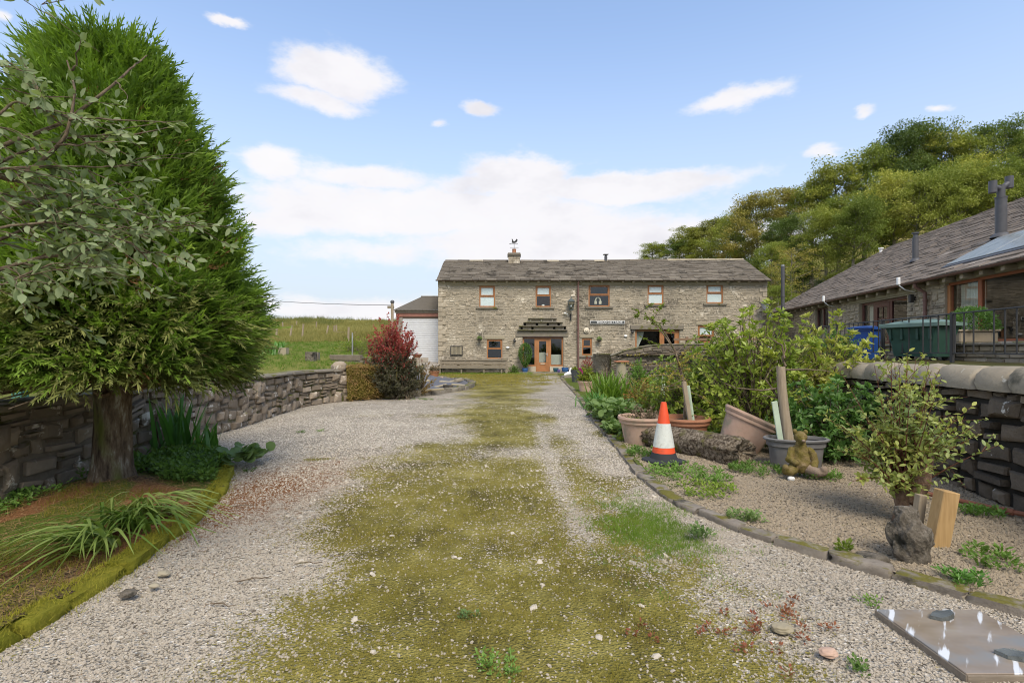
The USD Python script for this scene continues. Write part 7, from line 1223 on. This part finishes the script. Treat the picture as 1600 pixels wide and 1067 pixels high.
fan('iris_clump', 'shorter upright green iris leaves right of the taller clump', 'plant', (-4.22, 7.1, .05), 20, .58, .024, 'iris_leaf', 3, .12, .4, base=.08)
for k, (x, y, l) in enumerate(((-2.98, 3.65, 'lax green strap leaves flopping towards the mossy kerb nearest the camera'), (-3.02, 4.05, 'middle flopping tuft of green strap leaves by the mossy kerb'), (-3.18, 4.4, 'farthest flopping tuft of strap leaves near the conifer'))): fan('montbretia_clump', l, 'plant', (x, y, .07), 75, .58, .011, 'strap_leaf', 4 + k, .95, .8, -1.9 + .6 * k, .1)
def rosette_patch(name, label, cat, pts, hr, ll, m, seed, leaf=LEAF, nl=14, lift=.5):
    rg = np.random.default_rng(seed); t = thing(name, label, cat, (*np.mean(np.array(pts)[:, :2], 0), 0.0), world=True); Q, D = [], []
    for x, y, z in pts:
        a = rg.uniform(0, 2 * np.pi, nl); r = rg.uniform(.2, 1, nl) * ll; hh = rg.uniform(*hr, nl); Q.append(np.stack([x + np.cos(a) * r, y + np.sin(a) * r, z + hh], -1)); D.append(unit(np.stack([np.cos(a), np.sin(a), rg.normal(lift, .4, nl)], -1)))
    Q, D = np.vstack(Q), np.vstack(D); obj('leaves', scatter(leaf, Q, frames(D, rg.normal(0, .35, Q.shape) + [0, 0, 1]), rg.uniform(.6, 1.2, len(Q)) * ll), M[m], t); return t
def cloud_pts(rg, n, x0, x1, y0, y1, zf): x, y = rg.uniform(x0, x1, n), rg.uniform(y0, y1, n); return np.stack([x, y, zf(x, y)], -1)
rgq = np.random.default_rng(15)
WIDE = (np.array([(0, 0, 0), (-.5, .2, .05), (-.55, .65, .0), (-.2, 1, -.05), (.2, 1, -.05), (.55, .65, .0), (.5, .2, .05), (0, .5, -.03)]), np.array([(0, 7, 1), (1, 7, 2), (2, 7, 3), (3, 7, 4), (4, 7, 5), (5, 7, 6), (6, 7, 0)]))
p = cloud_pts(rgq, 130, 1.75, 2.5, 9.6, 11.3, bed_z); rosette_patch('lady_mantle', 'scalloped grey green ground leaves spilling over the kerb below the striped iris', 'plant', p, (.04, .34), .11, 'mantle_leaf', 1, WIDE, 12)
p = cloud_pts(rgq, 45, 1.68, 1.95, 8.6, 9.5, bed_z); rosette_patch('lady_mantle', 'low scalloped leaves along the kerb left of the pale pot', 'plant', p, (.02, .14), .09, 'mantle_leaf', 2, WIDE, 10)
p = cloud_pts(rgq, 260, -4.55, -3.15, 5.35, 7.0, soil_z); p = p[p[:, 0] < bed_left_x(p[:, 1]) - .15]; p = p[np.hypot(p[:, 0] + 4.13, p[:, 1] - 5.25) > .42]; rosette_patch('ground_cover', 'soft green ferny ground cover right of the conifer trunk', 'plant', p, (.0, .13), .06, 'weed_leaf', 3, LEAF2, 24, .8)
p = cloud_pts(rgq, 60, -4.8, -4.35, 3.6, 5.0, soil_z); p = p[p[:, 0] > wall_left_x(p[:, 1]) + .06]; rosette_patch('ground_cover', 'small green leaves along the foot of the left wall beside the trunk', 'plant', p, (.01, .08), .05, 'green_leaf', 4, LEAF2, 20, .6)
p = cloud_pts(rgq, 26, -4.75, -4.35, 6.2, 7.0, soil_z); rosette_patch('broad_leaf_plant', 'broad leaved green plant behind the conifer trunk', 'plant', p, (.02, .12), .11, 'weed_leaf', 5, LEAF, 9, .8)
p = cloud_pts(rgq, 14, -3.55, -3.3, 6.3, 6.8, soil_z); rosette_patch('broad_leaf_plant', 'pale scalloped plant inside the curve of the mossy kerb', 'plant', p, (.02, .14), .11, 'mantle_leaf', 6, WIDE, 9, .6)
# weeds in the gravel of the right bed
wk = []
for (px, py, r, n, l, m) in ((1010, 712, .28, 30, 'green weeds along the kerb left of the traffic cone', 'weed_leaf'), (1075, 745, .45, 60, 'spreading green weeds in front of the traffic cone', 'weed_leaf'), (1105, 770, .30, 24, 'grassy weed patch in the gravel in front of the log', 'green_grass'), (1180, 738, .30, 34, 'fresh green weeds at the right end of the log', 'weed_leaf'), (1170, 812, .16, 14, 'small blue green weed alone in the gravel', 'mantle_leaf'), (1280, 748, .2, 22, 'weeds below the right side of the moss covered statue', 'weed_leaf'), (985, 690, .2, 26, 'weeds along the kerb below the pale pot', 'lime_leaf'), (1530, 805, .18, 18, 'green willowherb by the rusty pipe', 'green_leaf'), (1495, 905, .13, 10, 'small dark green fern at the kerb right of the standing rock', 'iris_leaf'), (1318, 862, .06, 5, 'tiny weed in the gravel behind the kerb', 'lime_leaf'), (1095, 838, .07, 6, 'pale round leaved weed on the drive side of the kerb', 'mantle_leaf'), (1560, 880, .2, 16, 'weeds in the gravel near the right photo edge', 'weed_leaf')):
    c = gr(px, py, .03); a = rgq.uniform(0, 2 * np.pi, n); q = rgq.random(n) ** .6 * r; x, y = c[0] + np.cos(a) * q, c[1] + np.sin(a) * q; z = np.where(x > kerb_x(y), bed_z(x, y), .02)
    rosette_patch('weed_patch', l, 'weeds', np.stack([x, y, z], -1), (.01, .075), .040, m, int(px), LEAF2, 22, .9)
for (px, py, r, n, l, m) in ((735, 962, .05, 4, 'round leaved weed on the moss near the bottom centre', 'mantle_leaf'), (775, 1040, .12, 14, 'bright green dandelion weed at the bottom centre', 'weed_leaf'), (1010, 990, .10, 3, 'reddish weed seedlings left of the wet board', 'sedum_leaf'), (1180, 1000, .30, 15, 'red tinged stonecrop left of the wet board', 'sedum_leaf'), (1250, 960, .22, 11, 'red stonecrop farther from the wet board', 'sedum_leaf'), (1345, 1040, .06, 6, 'fresh green weed at the left edge of the wet board', 'weed_leaf'), (1360, 940, .05, 5, 'small green weed between kerb and wet board', 'weed_leaf'), (500, 672, .1, 6, 'green weed in the gravel near the left wall', 'weed_leaf'), (470, 675, .1, 6, 'second green weed in the gravel near the left wall', 'weed_leaf'), (390, 735, .08, 6, 'green weed on the gravel beside the mossy kerb', 'weed_leaf'), (665, 624, .9, 30, 'green grass strip below the berberis bush', 'green_grass')):
    c = gr(px, py, .01); a = rgq.uniform(0, 2 * np.pi, n); q = rgq.random(n) ** .6 * r; x, y = c[0] + np.cos(a) * q, c[1] + np.sin(a) * q * (.35 if py == 624 else 1)
    rosette_patch('weed_patch', l, 'weeds', np.stack([x, y, drive_z(x, y)], -1), (.0, .035), .024, m, int(px) + 7, LEAF2, 16, .7)
# sapling on the cut trunk in the right foreground
def sapling():
    rg = np.random.default_rng(41); t = thing('cut_sapling', 'bushy sapling resprouting from a cut trunk in the gravel on the right', 'small tree', (3.42, 4.45, 0), world=True); b0 = np.array([3.28, 4.32, .0])
    obj('trunk', MB().tube([(3.27, 4.32, -.05), (3.30, 4.30, .18), (3.27, 4.33, .33)], [.075, .07, .06], 10).tube([(3.33, 4.28, .22), (3.40, 4.26, .38), (3.42, 4.25, .62)], [.065, .07, .068], 10).get(), M['stump_bark'], t, True)
    w = MB(); Q, D = [], []
    for k in range(84):
        base = np.array([3.30, 4.36, .30]) + rg.normal(0, .04, 3); tip = np.array([3.38 + rg.normal(0, .25), 4.42 + rg.normal(0, .22), rg.uniform(.65, 1.42)])
        if k < 8: tip = np.array([3.36 + rg.uniform(.2, .5), 4.4 + rg.normal(0, .2), rg.uniform(.6, 1.05)])
        elif k < 30: tip = np.array([3.36 - rg.uniform(.05, .48), 4.4 + rg.normal(0, .22), rg.uniform(.34, .9)])
        s = np.linspace(0, 1, 7)[:, None]; mid = base * .5 + tip * .5 + [0, 0, .08]; p_ = (1 - s) ** 2 * base + 2 * s * (1 - s) * mid + s ** 2 * tip; w.tube(p_, np.linspace(.007, .002, 7), 4); q, tn = along(rg, p_, 20, .25); Q.append(q); D.append(unit(tn * .4 + rg.normal(0, .8, q.shape)))
        for j in range(3):
            b = p_[rg.integers(2, 6)]; e = b + rg.normal(0, .11, 3) + [0, 0, .06]; w.tube(np.array([b, (b + e) / 2 + rg.normal(0, .01, 3), e]), [.003, .002, .001], 3); q, tn = along(rg, np.array([b, (b + e) / 2, e]), 8, .2); Q.append(q); D.append(unit(tn * .5 + rg.normal(0, .7, q.shape)))
    obj('stems', w.get(), M['red_twig'], t, True); Q, D = np.vstack(Q), np.vstack(D); obj('leaves', scatter(LEAF, Q, frames(D, rg.normal(0, .5, Q.shape) + [0, -.1, 1]), rg.uniform(.034, .062, len(Q))), M['sapling_leaf'], t, True)
sapling()
# yellowing sapling with stake, cut grey trunk with stake
def staked():
    rg = np.random.default_rng(43); c = V3(2.66, 7.9, .36); t = thing('yellow_sapling', 'thin yellowing sapling growing up from the red brown pot in front of the terrace wall', 'small tree', tuple(c), world=True)
    tr = np.array([c, at(1072, 610, 8.0), at(1062, 575, 8.1), at(1055, 548, 8.1), at(1035, 520, 8.2), at(1008, 490, 8.3)]); w = MB().tube(tr, [.03, .026, .022, .016, .010, .004], 7); Q, D = [], []
    subs = [tr[3:], np.array([tr[3], at(1030, 505, 8.1), at(1000, 488, 8.0), at(985, 482, 8.0)]), np.array([tr[3], at(1040, 520, 8.3), at(1020, 500, 8.3), at(1022, 488, 8.4)])]
    for k in range(30): b = tr[1] + (tr[3] - tr[1]) * rg.random(); e = b + np.array([rg.normal(0, .33), rg.normal(0, .3), rg.uniform(-.25, .25)]); subs.append(np.array([b, (b + e) / 2 + rg.normal(0, .03, 3), e]))
    for k in range(8): b = subs[rg.integers(0, 3)][rg.integers(1, 3)]; e = b + rg.normal(0, .14, 3); subs.append(np.array([b, (b + e) / 2, e]))
    for p_ in subs: w.tube(p_, np.linspace(.007, .002, len(p_)), 4); q, tn = along(rg, p_, 22, .35); Q.append(q); D.append(unit(tn * .4 + rg.normal(0, .7, q.shape)))
    obj('branches', w.get(), M['twig'], t, True); Q, D = np.vstack(Q), np.vstack(D); hi = Q[:, 2] > 1.52; obj('leaves', scatter(LEAF2, Q[~hi], frames(D[~hi], rg.normal(0, .6, Q[~hi].shape) + [0, 0, 1]), rg.uniform(.03, .055, (~hi).sum())), M['yellow_leaf'], t); obj('top_leaves', scatter(LEAF2, Q[hi], frames(D[hi], rg.normal(0, .6, Q[hi].shape) + [0, 0, 1]), rg.uniform(.04, .07, hi.sum())), M['lime_leaf'], t)
    s = thing('tree_stake', 'leaning grey stake in the red brown pot', 'stake', tuple(c + [.08, -.08, -.1]), tilt=(0, -9, 0)); obj('stake', bbox(V3(-.03, -.03, 0), V3(.03, .03, .75), .004), M['post_grey'], s); s = thing('tree_guard', 'pale green plastic tree guard beside the leaning stake', 'tree guard', tuple(c + [.14, -.02, -.1]), tilt=(0, -8, 0)); obj('guard', tube([(0, 0, 0), (0, 0, .68)], .032, 8), M['tube_green'], s, 40)
    s = thing('tree_guard', 'pale green tree guard standing alone left of the yellowing sapling', 'tree guard', tuple(at(1036, 603, 12.5)), tilt=(0, 2, 0)); obj('guard', tube([(0, 0, -.25), (0, 0, .30)], .05, 8), M['tube_green'], s, 40)
    c = V3(3.42, 6.42, .33); t = thing('dead_tree', 'thick pale cut trunk with a few bare branches standing in the grey planter', 'tree', tuple(c), world=True); top = at(1220, 573, 6.5)
    obj('trunk', tube(np.array([c + [.06, 0, -.05], c + (top - c) * .35 + [.02, 0, 0], c + (top - c) * .7, top]), [.065, .058, .055, .052], 10), M['post_grey'], t, 50); w = MB(); Q, D = [], []
    for L in ([(1228, 640), (1210, 612), (1196, 592), (1204, 578), (1216, 571)], [(1226, 560), (1222, 540), (1206, 530), (1190, 525)], [(1228, 572), (1222, 560), (1228, 545), (1224, 530)], [(1226, 605), (1190, 610), (1150, 606), (1130, 598)], [(1222, 578), (1260, 577), (1300, 580)], [(1222, 612), (1212, 622), (1196, 618), (1186, 620)]):
        p_ = np.array([at(px, py, 6.5 + .05 * k) for k, (px, py) in enumerate(L)]); w.tube(p_, np.linspace(.014, .005, len(p_)), 5); q, tn = along(rg, p_, 14, .5); Q.append(q); D.append(unit(rg.normal(0, .7, q.shape)))
    obj('branches', w.get(), M['twig'], t, True); Q, D = np.vstack(Q), np.vstack(D); obj('leaves', scatter(LEAF2, Q, frames(D, rg.normal(0, .6, Q.shape) + [0, 0, 1]), rg.uniform(.035, .055, len(Q))), M['lime_leaf'], t)
    s = thing('tree_guard', 'pale green plastic tree guard leaning in the grey planter', 'tree guard', tuple(c + [-.06, -.02, 0]), tilt=(0, -9, 0)); obj('guard', bbox(V3(-.035, -.01, 0), V3(.035, .01, .52), .004), M['tube_green'], s)
staked()
obj('black_rock', (lambda q: (q[0] + V3(2.45, 11.0, .16), q[1]))(lump((.22, .2, .24), 12, 3, .5)), M['black_rock'], smooth=50, label='dark mossy rock between the scalloped leaves and the heather', cat='rock')
# moor grass, rushes and grass at the cottage
def tufts(name, kind_label, x, y, zf, per, L, m, seed, w=1.0, parent='/World'):
    rg = np.random.default_rng(seed); n = len(x) * per; X = np.repeat(x, per) + rg.normal(0, .35 * L, n); Y = np.repeat(y, per) + rg.normal(0, .35 * L, n); Z = zf(X, Y) - .01; d = unit(np.stack([rg.normal(0, .45, n), rg.normal(0, .45, n), np.ones(n)], -1)); sc = np.stack([np.full(n, w * L) * 1.0, rg.uniform(.5, 1.2, n) * L, np.full(n, L)], -1)
    return obj(name, scatter((BLADE[0], BLADE[1]), np.stack([X, Y, Z], -1), frames(d, rg.normal(size=(n, 3))), sc), M[m], parent, kind='stuff')
rg = np.random.default_rng(61); n = 9000; y = 27 + 55 * rg.random(n) ** 1.2; x = -(.1 + 1.2 * rg.random(n)) * y * .62; k = (x < wall_left_x(np.minimum(y, 40)) - .4) & (x > -60); tufts('moor_grass', '', x[k], y[k], left_z, 9, .30, 'moor_grass', 1, 1.6)
n = 900; y = 50 + 33 * rg.random(n); x = -(.12 + 1.1 * rg.random(n)) * y * .62; k = fb(x, y, .12, 3, 9) > .5; tufts('moor_rushes', '', x[k], y[k], left_z, 16, .75, 'rush', 2, .8)
n = 2600; y = 15 + 12 * rg.random(n); x = wall_left_x(y) - .4 - 9 * rg.random(n); tufts('lawn_grass', '', x, y, left_z, 8, .12, 'green_grass', 3, 1.6)
n = 5200; y = 20 + 11.2 * rg.random(n) ** .8; x = -4.3 + 7 * rg.random(n); k = (rg.random(n) < moss_mask(x, y)); tufts('grass_by_house', '', x[k], y[k], drive_z, 8, .07, 'drive_grass', 4, 2.0)
n = 700; x = np.concatenate([rg.uniform(-4.3, 1.2, n)]); y = 31.1 - rg.random(n) ** 2 * 1.0; tufts('grass_by_wall', '', x, y, drive_z, 8, .13, 'green_grass', 5, 1.2)
# young pale tree on the moor lawn
shrub('young_plant', 'small yellow green young tree on the lawn beyond the mossy wall', 'small tree', (-5.0, 17.8, .9), (.35, .35, .75), 26, 10, .07, 'lime_leaf', seed=91, lo=.4, base=.05, thick=.006)
shrub('young_plant', 'larger yellow flowering weeds on the lawn left of the metal post', 'plant', (-6.6, 21.5, 1.3), (1.0, .8, .8), 50, 12, .08, 'lime_leaf', seed=92, lo=.4, base=.5, thick=.006)
fan('iris_clump', 'green strap leaves beside the pale block beyond the left wall', 'plant', (-9.3, 20.0, 1.25), 50, .8, .03, 'iris_leaf', 12, .4, .6, base=.2)

# ------------------------------------------------------------------ drive grass, pebbles, litter
OCT = trimesh.creation.icosahedron(); ov, of = np.array(OCT.vertices), np.array(OCT.faces)
PEB = (np.array([(1, 0, 0), (-1, 0, 0), (0, 1, 0), (0, -1, 0), (0, 0, .8), (.55, .5, .55), (-.5, .55, .5), (-.55, -.5, .5), (.5, -.55, .55)], float), None)
PEB = (PEB[0], np.array(trimesh.convex.convex_hull(PEB[0]).faces)); PEB = (np.array(trimesh.convex.convex_hull(PEB[0]).vertices), np.array(trimesh.convex.convex_hull(PEB[0]).faces))
OCTA = (np.array([(1, 0, 0), (-1, 0, 0), (0, 1, 0), (0, -1, 0), (.1, .1, 1)], float), np.array([(0, 2, 4), (2, 1, 4), (1, 3, 4), (3, 0, 4)]))
def pebbles(name, x, y, z, size, m, seed, proto, flat=.55):
    rg = np.random.default_rng(seed); n = len(x); a = rg.uniform(0, 2 * np.pi, n); c, s = np.cos(a), np.sin(a); tx, ty = rg.normal(0, .28, n), rg.normal(0, .28, n); o = np.zeros(n)
    R = np.stack([np.stack([c, s, tx], -1), np.stack([-s, c, ty], -1), np.stack([-tx * c + ty * s, -tx * s - ty * c, o + 1], -1)], -1); sc = size[:, None] * np.stack([rg.uniform(.7, 1.3, n), rg.uniform(.6, 1.0, n), rg.uniform(.55, 1.1, n) * flat], -1)
    obj(name, scatter(proto, np.stack([x, y, z + size * .05], -1), R, sc), M[m], kind='stuff')
rg = np.random.default_rng(71)
def field(n, y0, y1, pw, lo, hi): y = y0 + (y1 - y0) * rg.random(n) ** pw; u = rg.random(n); return lo(y) * (1 - u) + hi(y) * u, y
x, y = field(165000, 1.9, 8.5, 1.35, drive_left, kerb_x); keep = rg.random(len(x)) > np.maximum(.90 * moss_mask(x, y) ** .55 + .35 * litter_mask(x, y), sstep(4.5, 8.5, y)); x, y = x[keep], y[keep]; k = np.abs(x) < y * 1.1; x, y = x[k], y[k]
sz_ = rg.gamma(4, .00095, len(x)) + .0028; k = y < 3.3; pebbles('drive_pebbles', x[k], y[k], drive_z(x[k], y[k]), sz_[k], 'pebble', 1, PEB, 1.0); k = ~k; pebbles('drive_pebbles', x[k], y[k], drive_z(x[k], y[k]), sz_[k] * 1.08, 'pebble', 11, OCTA, 1.0)
x, y = field(40000, 4.5, 16, 1.1, drive_left, kerb_x); keep = rg.random(len(x)) > np.maximum(.85 * moss_mask(x, y) ** .7 + .3 * litter_mask(x, y), np.maximum(1 - sstep(4.5, 7, y), sstep(8, 16, y))); x, y = x[keep], y[keep]; pebbles('drive_pebbles', x, y, drive_z(x, y), rg.gamma(5, .0012, len(x)) + .004, 'pebble', 2, OCTA, 1.0)
x, y = field(80000, 2.2, 9.5, 1.25, lambda y: kerb_x(y) + .08, lambda y: wall_right_x(y) - .02); k = np.abs(x) < y * 1.1; x, y = x[k], y[k]; pebbles('bed_pebbles', x, y, bed_z(x, y), rg.gamma(4, .0014, len(x)) + .004, 'tan_pebble', 3, OCTA, 1.0)
n = 70; x, y = field(n, 2.2, 7, 1.2, drive_left, kerb_x); pebbles('large_pebbles', x, y, drive_z(x, y), rg.uniform(.015, .035, n), 'pebble', 4, PEB)
for k, (px, py, r, l, m) in enumerate(((1222, 985, .055, 'flat buff stone on the gravel left of the wet board', 'ridge_stone'), (1295, 1022, .045, 'pinkish stone near the lower left edge of the wet board', 'terracotta_pale'), (255, 898, .04, 'pale stone beside the mossy kerb', 'lintel_stone'), (240, 917, .03, 'small pale stone below the larger pale one', 'lintel_stone'), (312, 676, .23, 'mossy boulder at the foot of the left wall', 'left_wall_stone'), (200, 930, .05, 'grey rounded stone at the edge of the mossy kerb', 'grey_rock'))):
    c = gr(px, py, .02); obj('loose_stone', (lambda q: (q[0] + V3(c[0], c[1], .02 + r * .25), q[1]))(lump((r, r * .75, r * (.45 if r < .1 else .75)), k + 20, 3, .35)), M[m], smooth=50, label=l, cat='stone')
# short moss-grass blades over the mossy middle of the drive
n = 75000; x, y = field(n, 1.9, 7.5, 1.35, lambda y: drive_left(y), kerb_x); pm = moss_mask(x, y) * np.clip((fb(x, y, 5.5, 3, 15) - .42) * 6.5, 0, 1) * np.clip(1.25 - (y - 2) / 9, .3, 1); k = (rg.random(n) < pm) & (np.abs(x) < y * 1.1); x, y = x[k], y[k]; tufts('drive_grass', '', x, y, drive_z, 4, .042, 'drive_grass', 6, .9)
n = 3000; x = 1.15 + rg.normal(0, .26, n); y = 4.25 + rg.normal(0, .45, n); k = (x < kerb_x(y) - .1) & (fb(x, y, 4.5, 3, 23) > .46); tufts('green_grass_patch', '', x[k], y[k], drive_z, 6, .05, 'green_grass', 7, 1.1)
# moss cushions on the left kerb, fine stalks
yk = rg.uniform(1.6, 8.1, 9000); xk = bed_left_x(yk) - .07 + rg.normal(0, .075, 9000); d = unit(rg.normal(0, .6, (9000, 3)) + [0, 0, 1]); zk = .105 + .03 * fb(xk, yk, 6, 2, 3) - 9 * (xk - bed_left_x(yk) + .07) ** 2 * 1.0
leafmat('moss_tip', [(.13, .13, .012), (.21, .20, .02), (.30, .27, .04)], .2, .8, .1, 4, .4); obj('kerb_moss', scatter(BLADE, np.stack([xk, yk, np.maximum(zk, .03) - .02], -1), frames(d, rg.normal(size=d.shape)), np.tile([.05, .035, .04], (9000, 1))), M['moss_tip'], kind='stuff')
# needle litter and twigs in the conifer bed
n = 9000; x, y = field(n, 1.8, 5.4, 1.0, lambda y: wall_left_x(y) + .05, lambda y: bed_left_x(y) - .12); d = unit(np.stack([rg.normal(size=n), rg.normal(size=n), rg.normal(0, .15, n)], -1)); leafmat('needle_litter', [(.14, .065, .03), (.24, .12, .05), (.32, .20, .10), (.12, .12, .04)], .1, .9, .1, 2, .4); obj('needle_litter', scatter(BLADE, np.stack([x, y, soil_z(x, y) + .012], -1), frames(d, np.tile([0, 0, 1.], (n, 1)) + rg.normal(0, .2, (n, 3))), np.stack([np.full(n, .06), rg.uniform(.03, .10, n), np.full(n, .03)], -1)), M['needle_litter'], kind='stuff')
n = 5000; x = rg.normal(-2.45, .5, n); y = rg.normal(5.6, 1.0, n); k = (x > bed_left_x(y) + .05); x, y = x[k], y[k]; n = len(x); d = unit(np.stack([rg.normal(size=n), rg.normal(size=n), rg.normal(0, .15, n)], -1)); obj('needle_litter', scatter(BLADE, np.stack([x, y, drive_z(x, y) + .012], -1), frames(d, np.tile([0, 0, 1.], (n, 1)) + rg.normal(0, .2, (n, 3))), np.stack([np.full(n, .05), rg.uniform(.02, .05, n), np.full(n, .03)], -1)), M['needle_litter'], kind='stuff')
n = 2200; x, y = field(n, 1.8, 5.0, 1.0, lambda y: wall_left_x(y) + .05, lambda y: bed_left_x(y) - .1); k = fb(x, y, 1.5, 3, 19) > .47; tufts('bed_grass', '', x[k], y[k], soil_z, 6, .07, 'drive_grass', 9, 1.0)
for k, (px, py, a, l_) in enumerate(((395, 905, 20, .30), (345, 945, -15, .25), (610, 745, 50, .2), (480, 880, 5, .28), (380, 790, 12, .3))):
    c = gr(px, py, .02); v_ = np.array([math.cos(math.radians(a)), math.sin(math.radians(a)), 0]) * l_ * .3; obj('fallen_twig', tube([c - v_, c + V3(.01, .01, .008), c + v_ * .6, c + v_ + V3(.01, .02, 0)], [.0045, .004, .003, .002], 5), M['twig'], label=['dark twig on the gravel below the montbretia', 'pale twig lying nearest the mossy kerb', 'forked dark twig near the middle of the gravel', 'thin twig at the left edge of the moss', 'twig beside the orange needle litter'][k], cat='twig')

# ------------------------------------------------------------------ groups of like things
GROUPS = dict(woodland_tree='trees of the wood on the hill', fence_post='posts of the old fence on the moor', weed_patch='weeds growing in the gravel', stone_slab='slabs on the dark ground sheet', satellite_dish='satellite dishes on the cottage corner', terracotta_pot='terracotta pots', glazed_pot='glazed pots by the front door',
              hanging_basket='hanging baskets on the cottage wall', wall_light='globe wall lights', shell_ornament='shell ornaments on the cottage wall', garden_plant='plants of the right hand bed', garden_shrub='green shrubs along the right wall', montbretia_clump='strap leaved tufts by the mossy kerb', iris_clump='iris clumps', tree_guard='pale green tree guards', fallen_twig='twigs lying on the drive', loose_stone='loose stones on the drive',
              slate_piece='slates on the wet board', berberis_bush='berberis bushes', striped_iris='strap leaved clumps in the right hand bed', lady_mantle='scalloped leaf patches', ground_cover='ground cover in the conifer bed', garden_stone='stones on the lawn', timber_sleeper='sleepers on the lawn', grey_planter='grey planters', bench_ornament='ornaments on the bench', wooden_post='short posts by the standing rock', young_plant='young plants on the lawn', potted_plant='plants in pots', broad_leaf_plant='broad leaved plants in the conifer bed', window_ornament='ornaments inside the cottage windows')
for p_ in stage.GetPrimAtPath('/World').GetChildren():
    n_ = p_.GetName(); n_ = n_[:-4] if n_[-4:-3] == '_' and n_[-3:].isdigit() else n_
    if n_ in GROUPS and p_.GetCustomDataByKey('label'): p_.SetCustomDataByKey('group', GROUPS[n_])
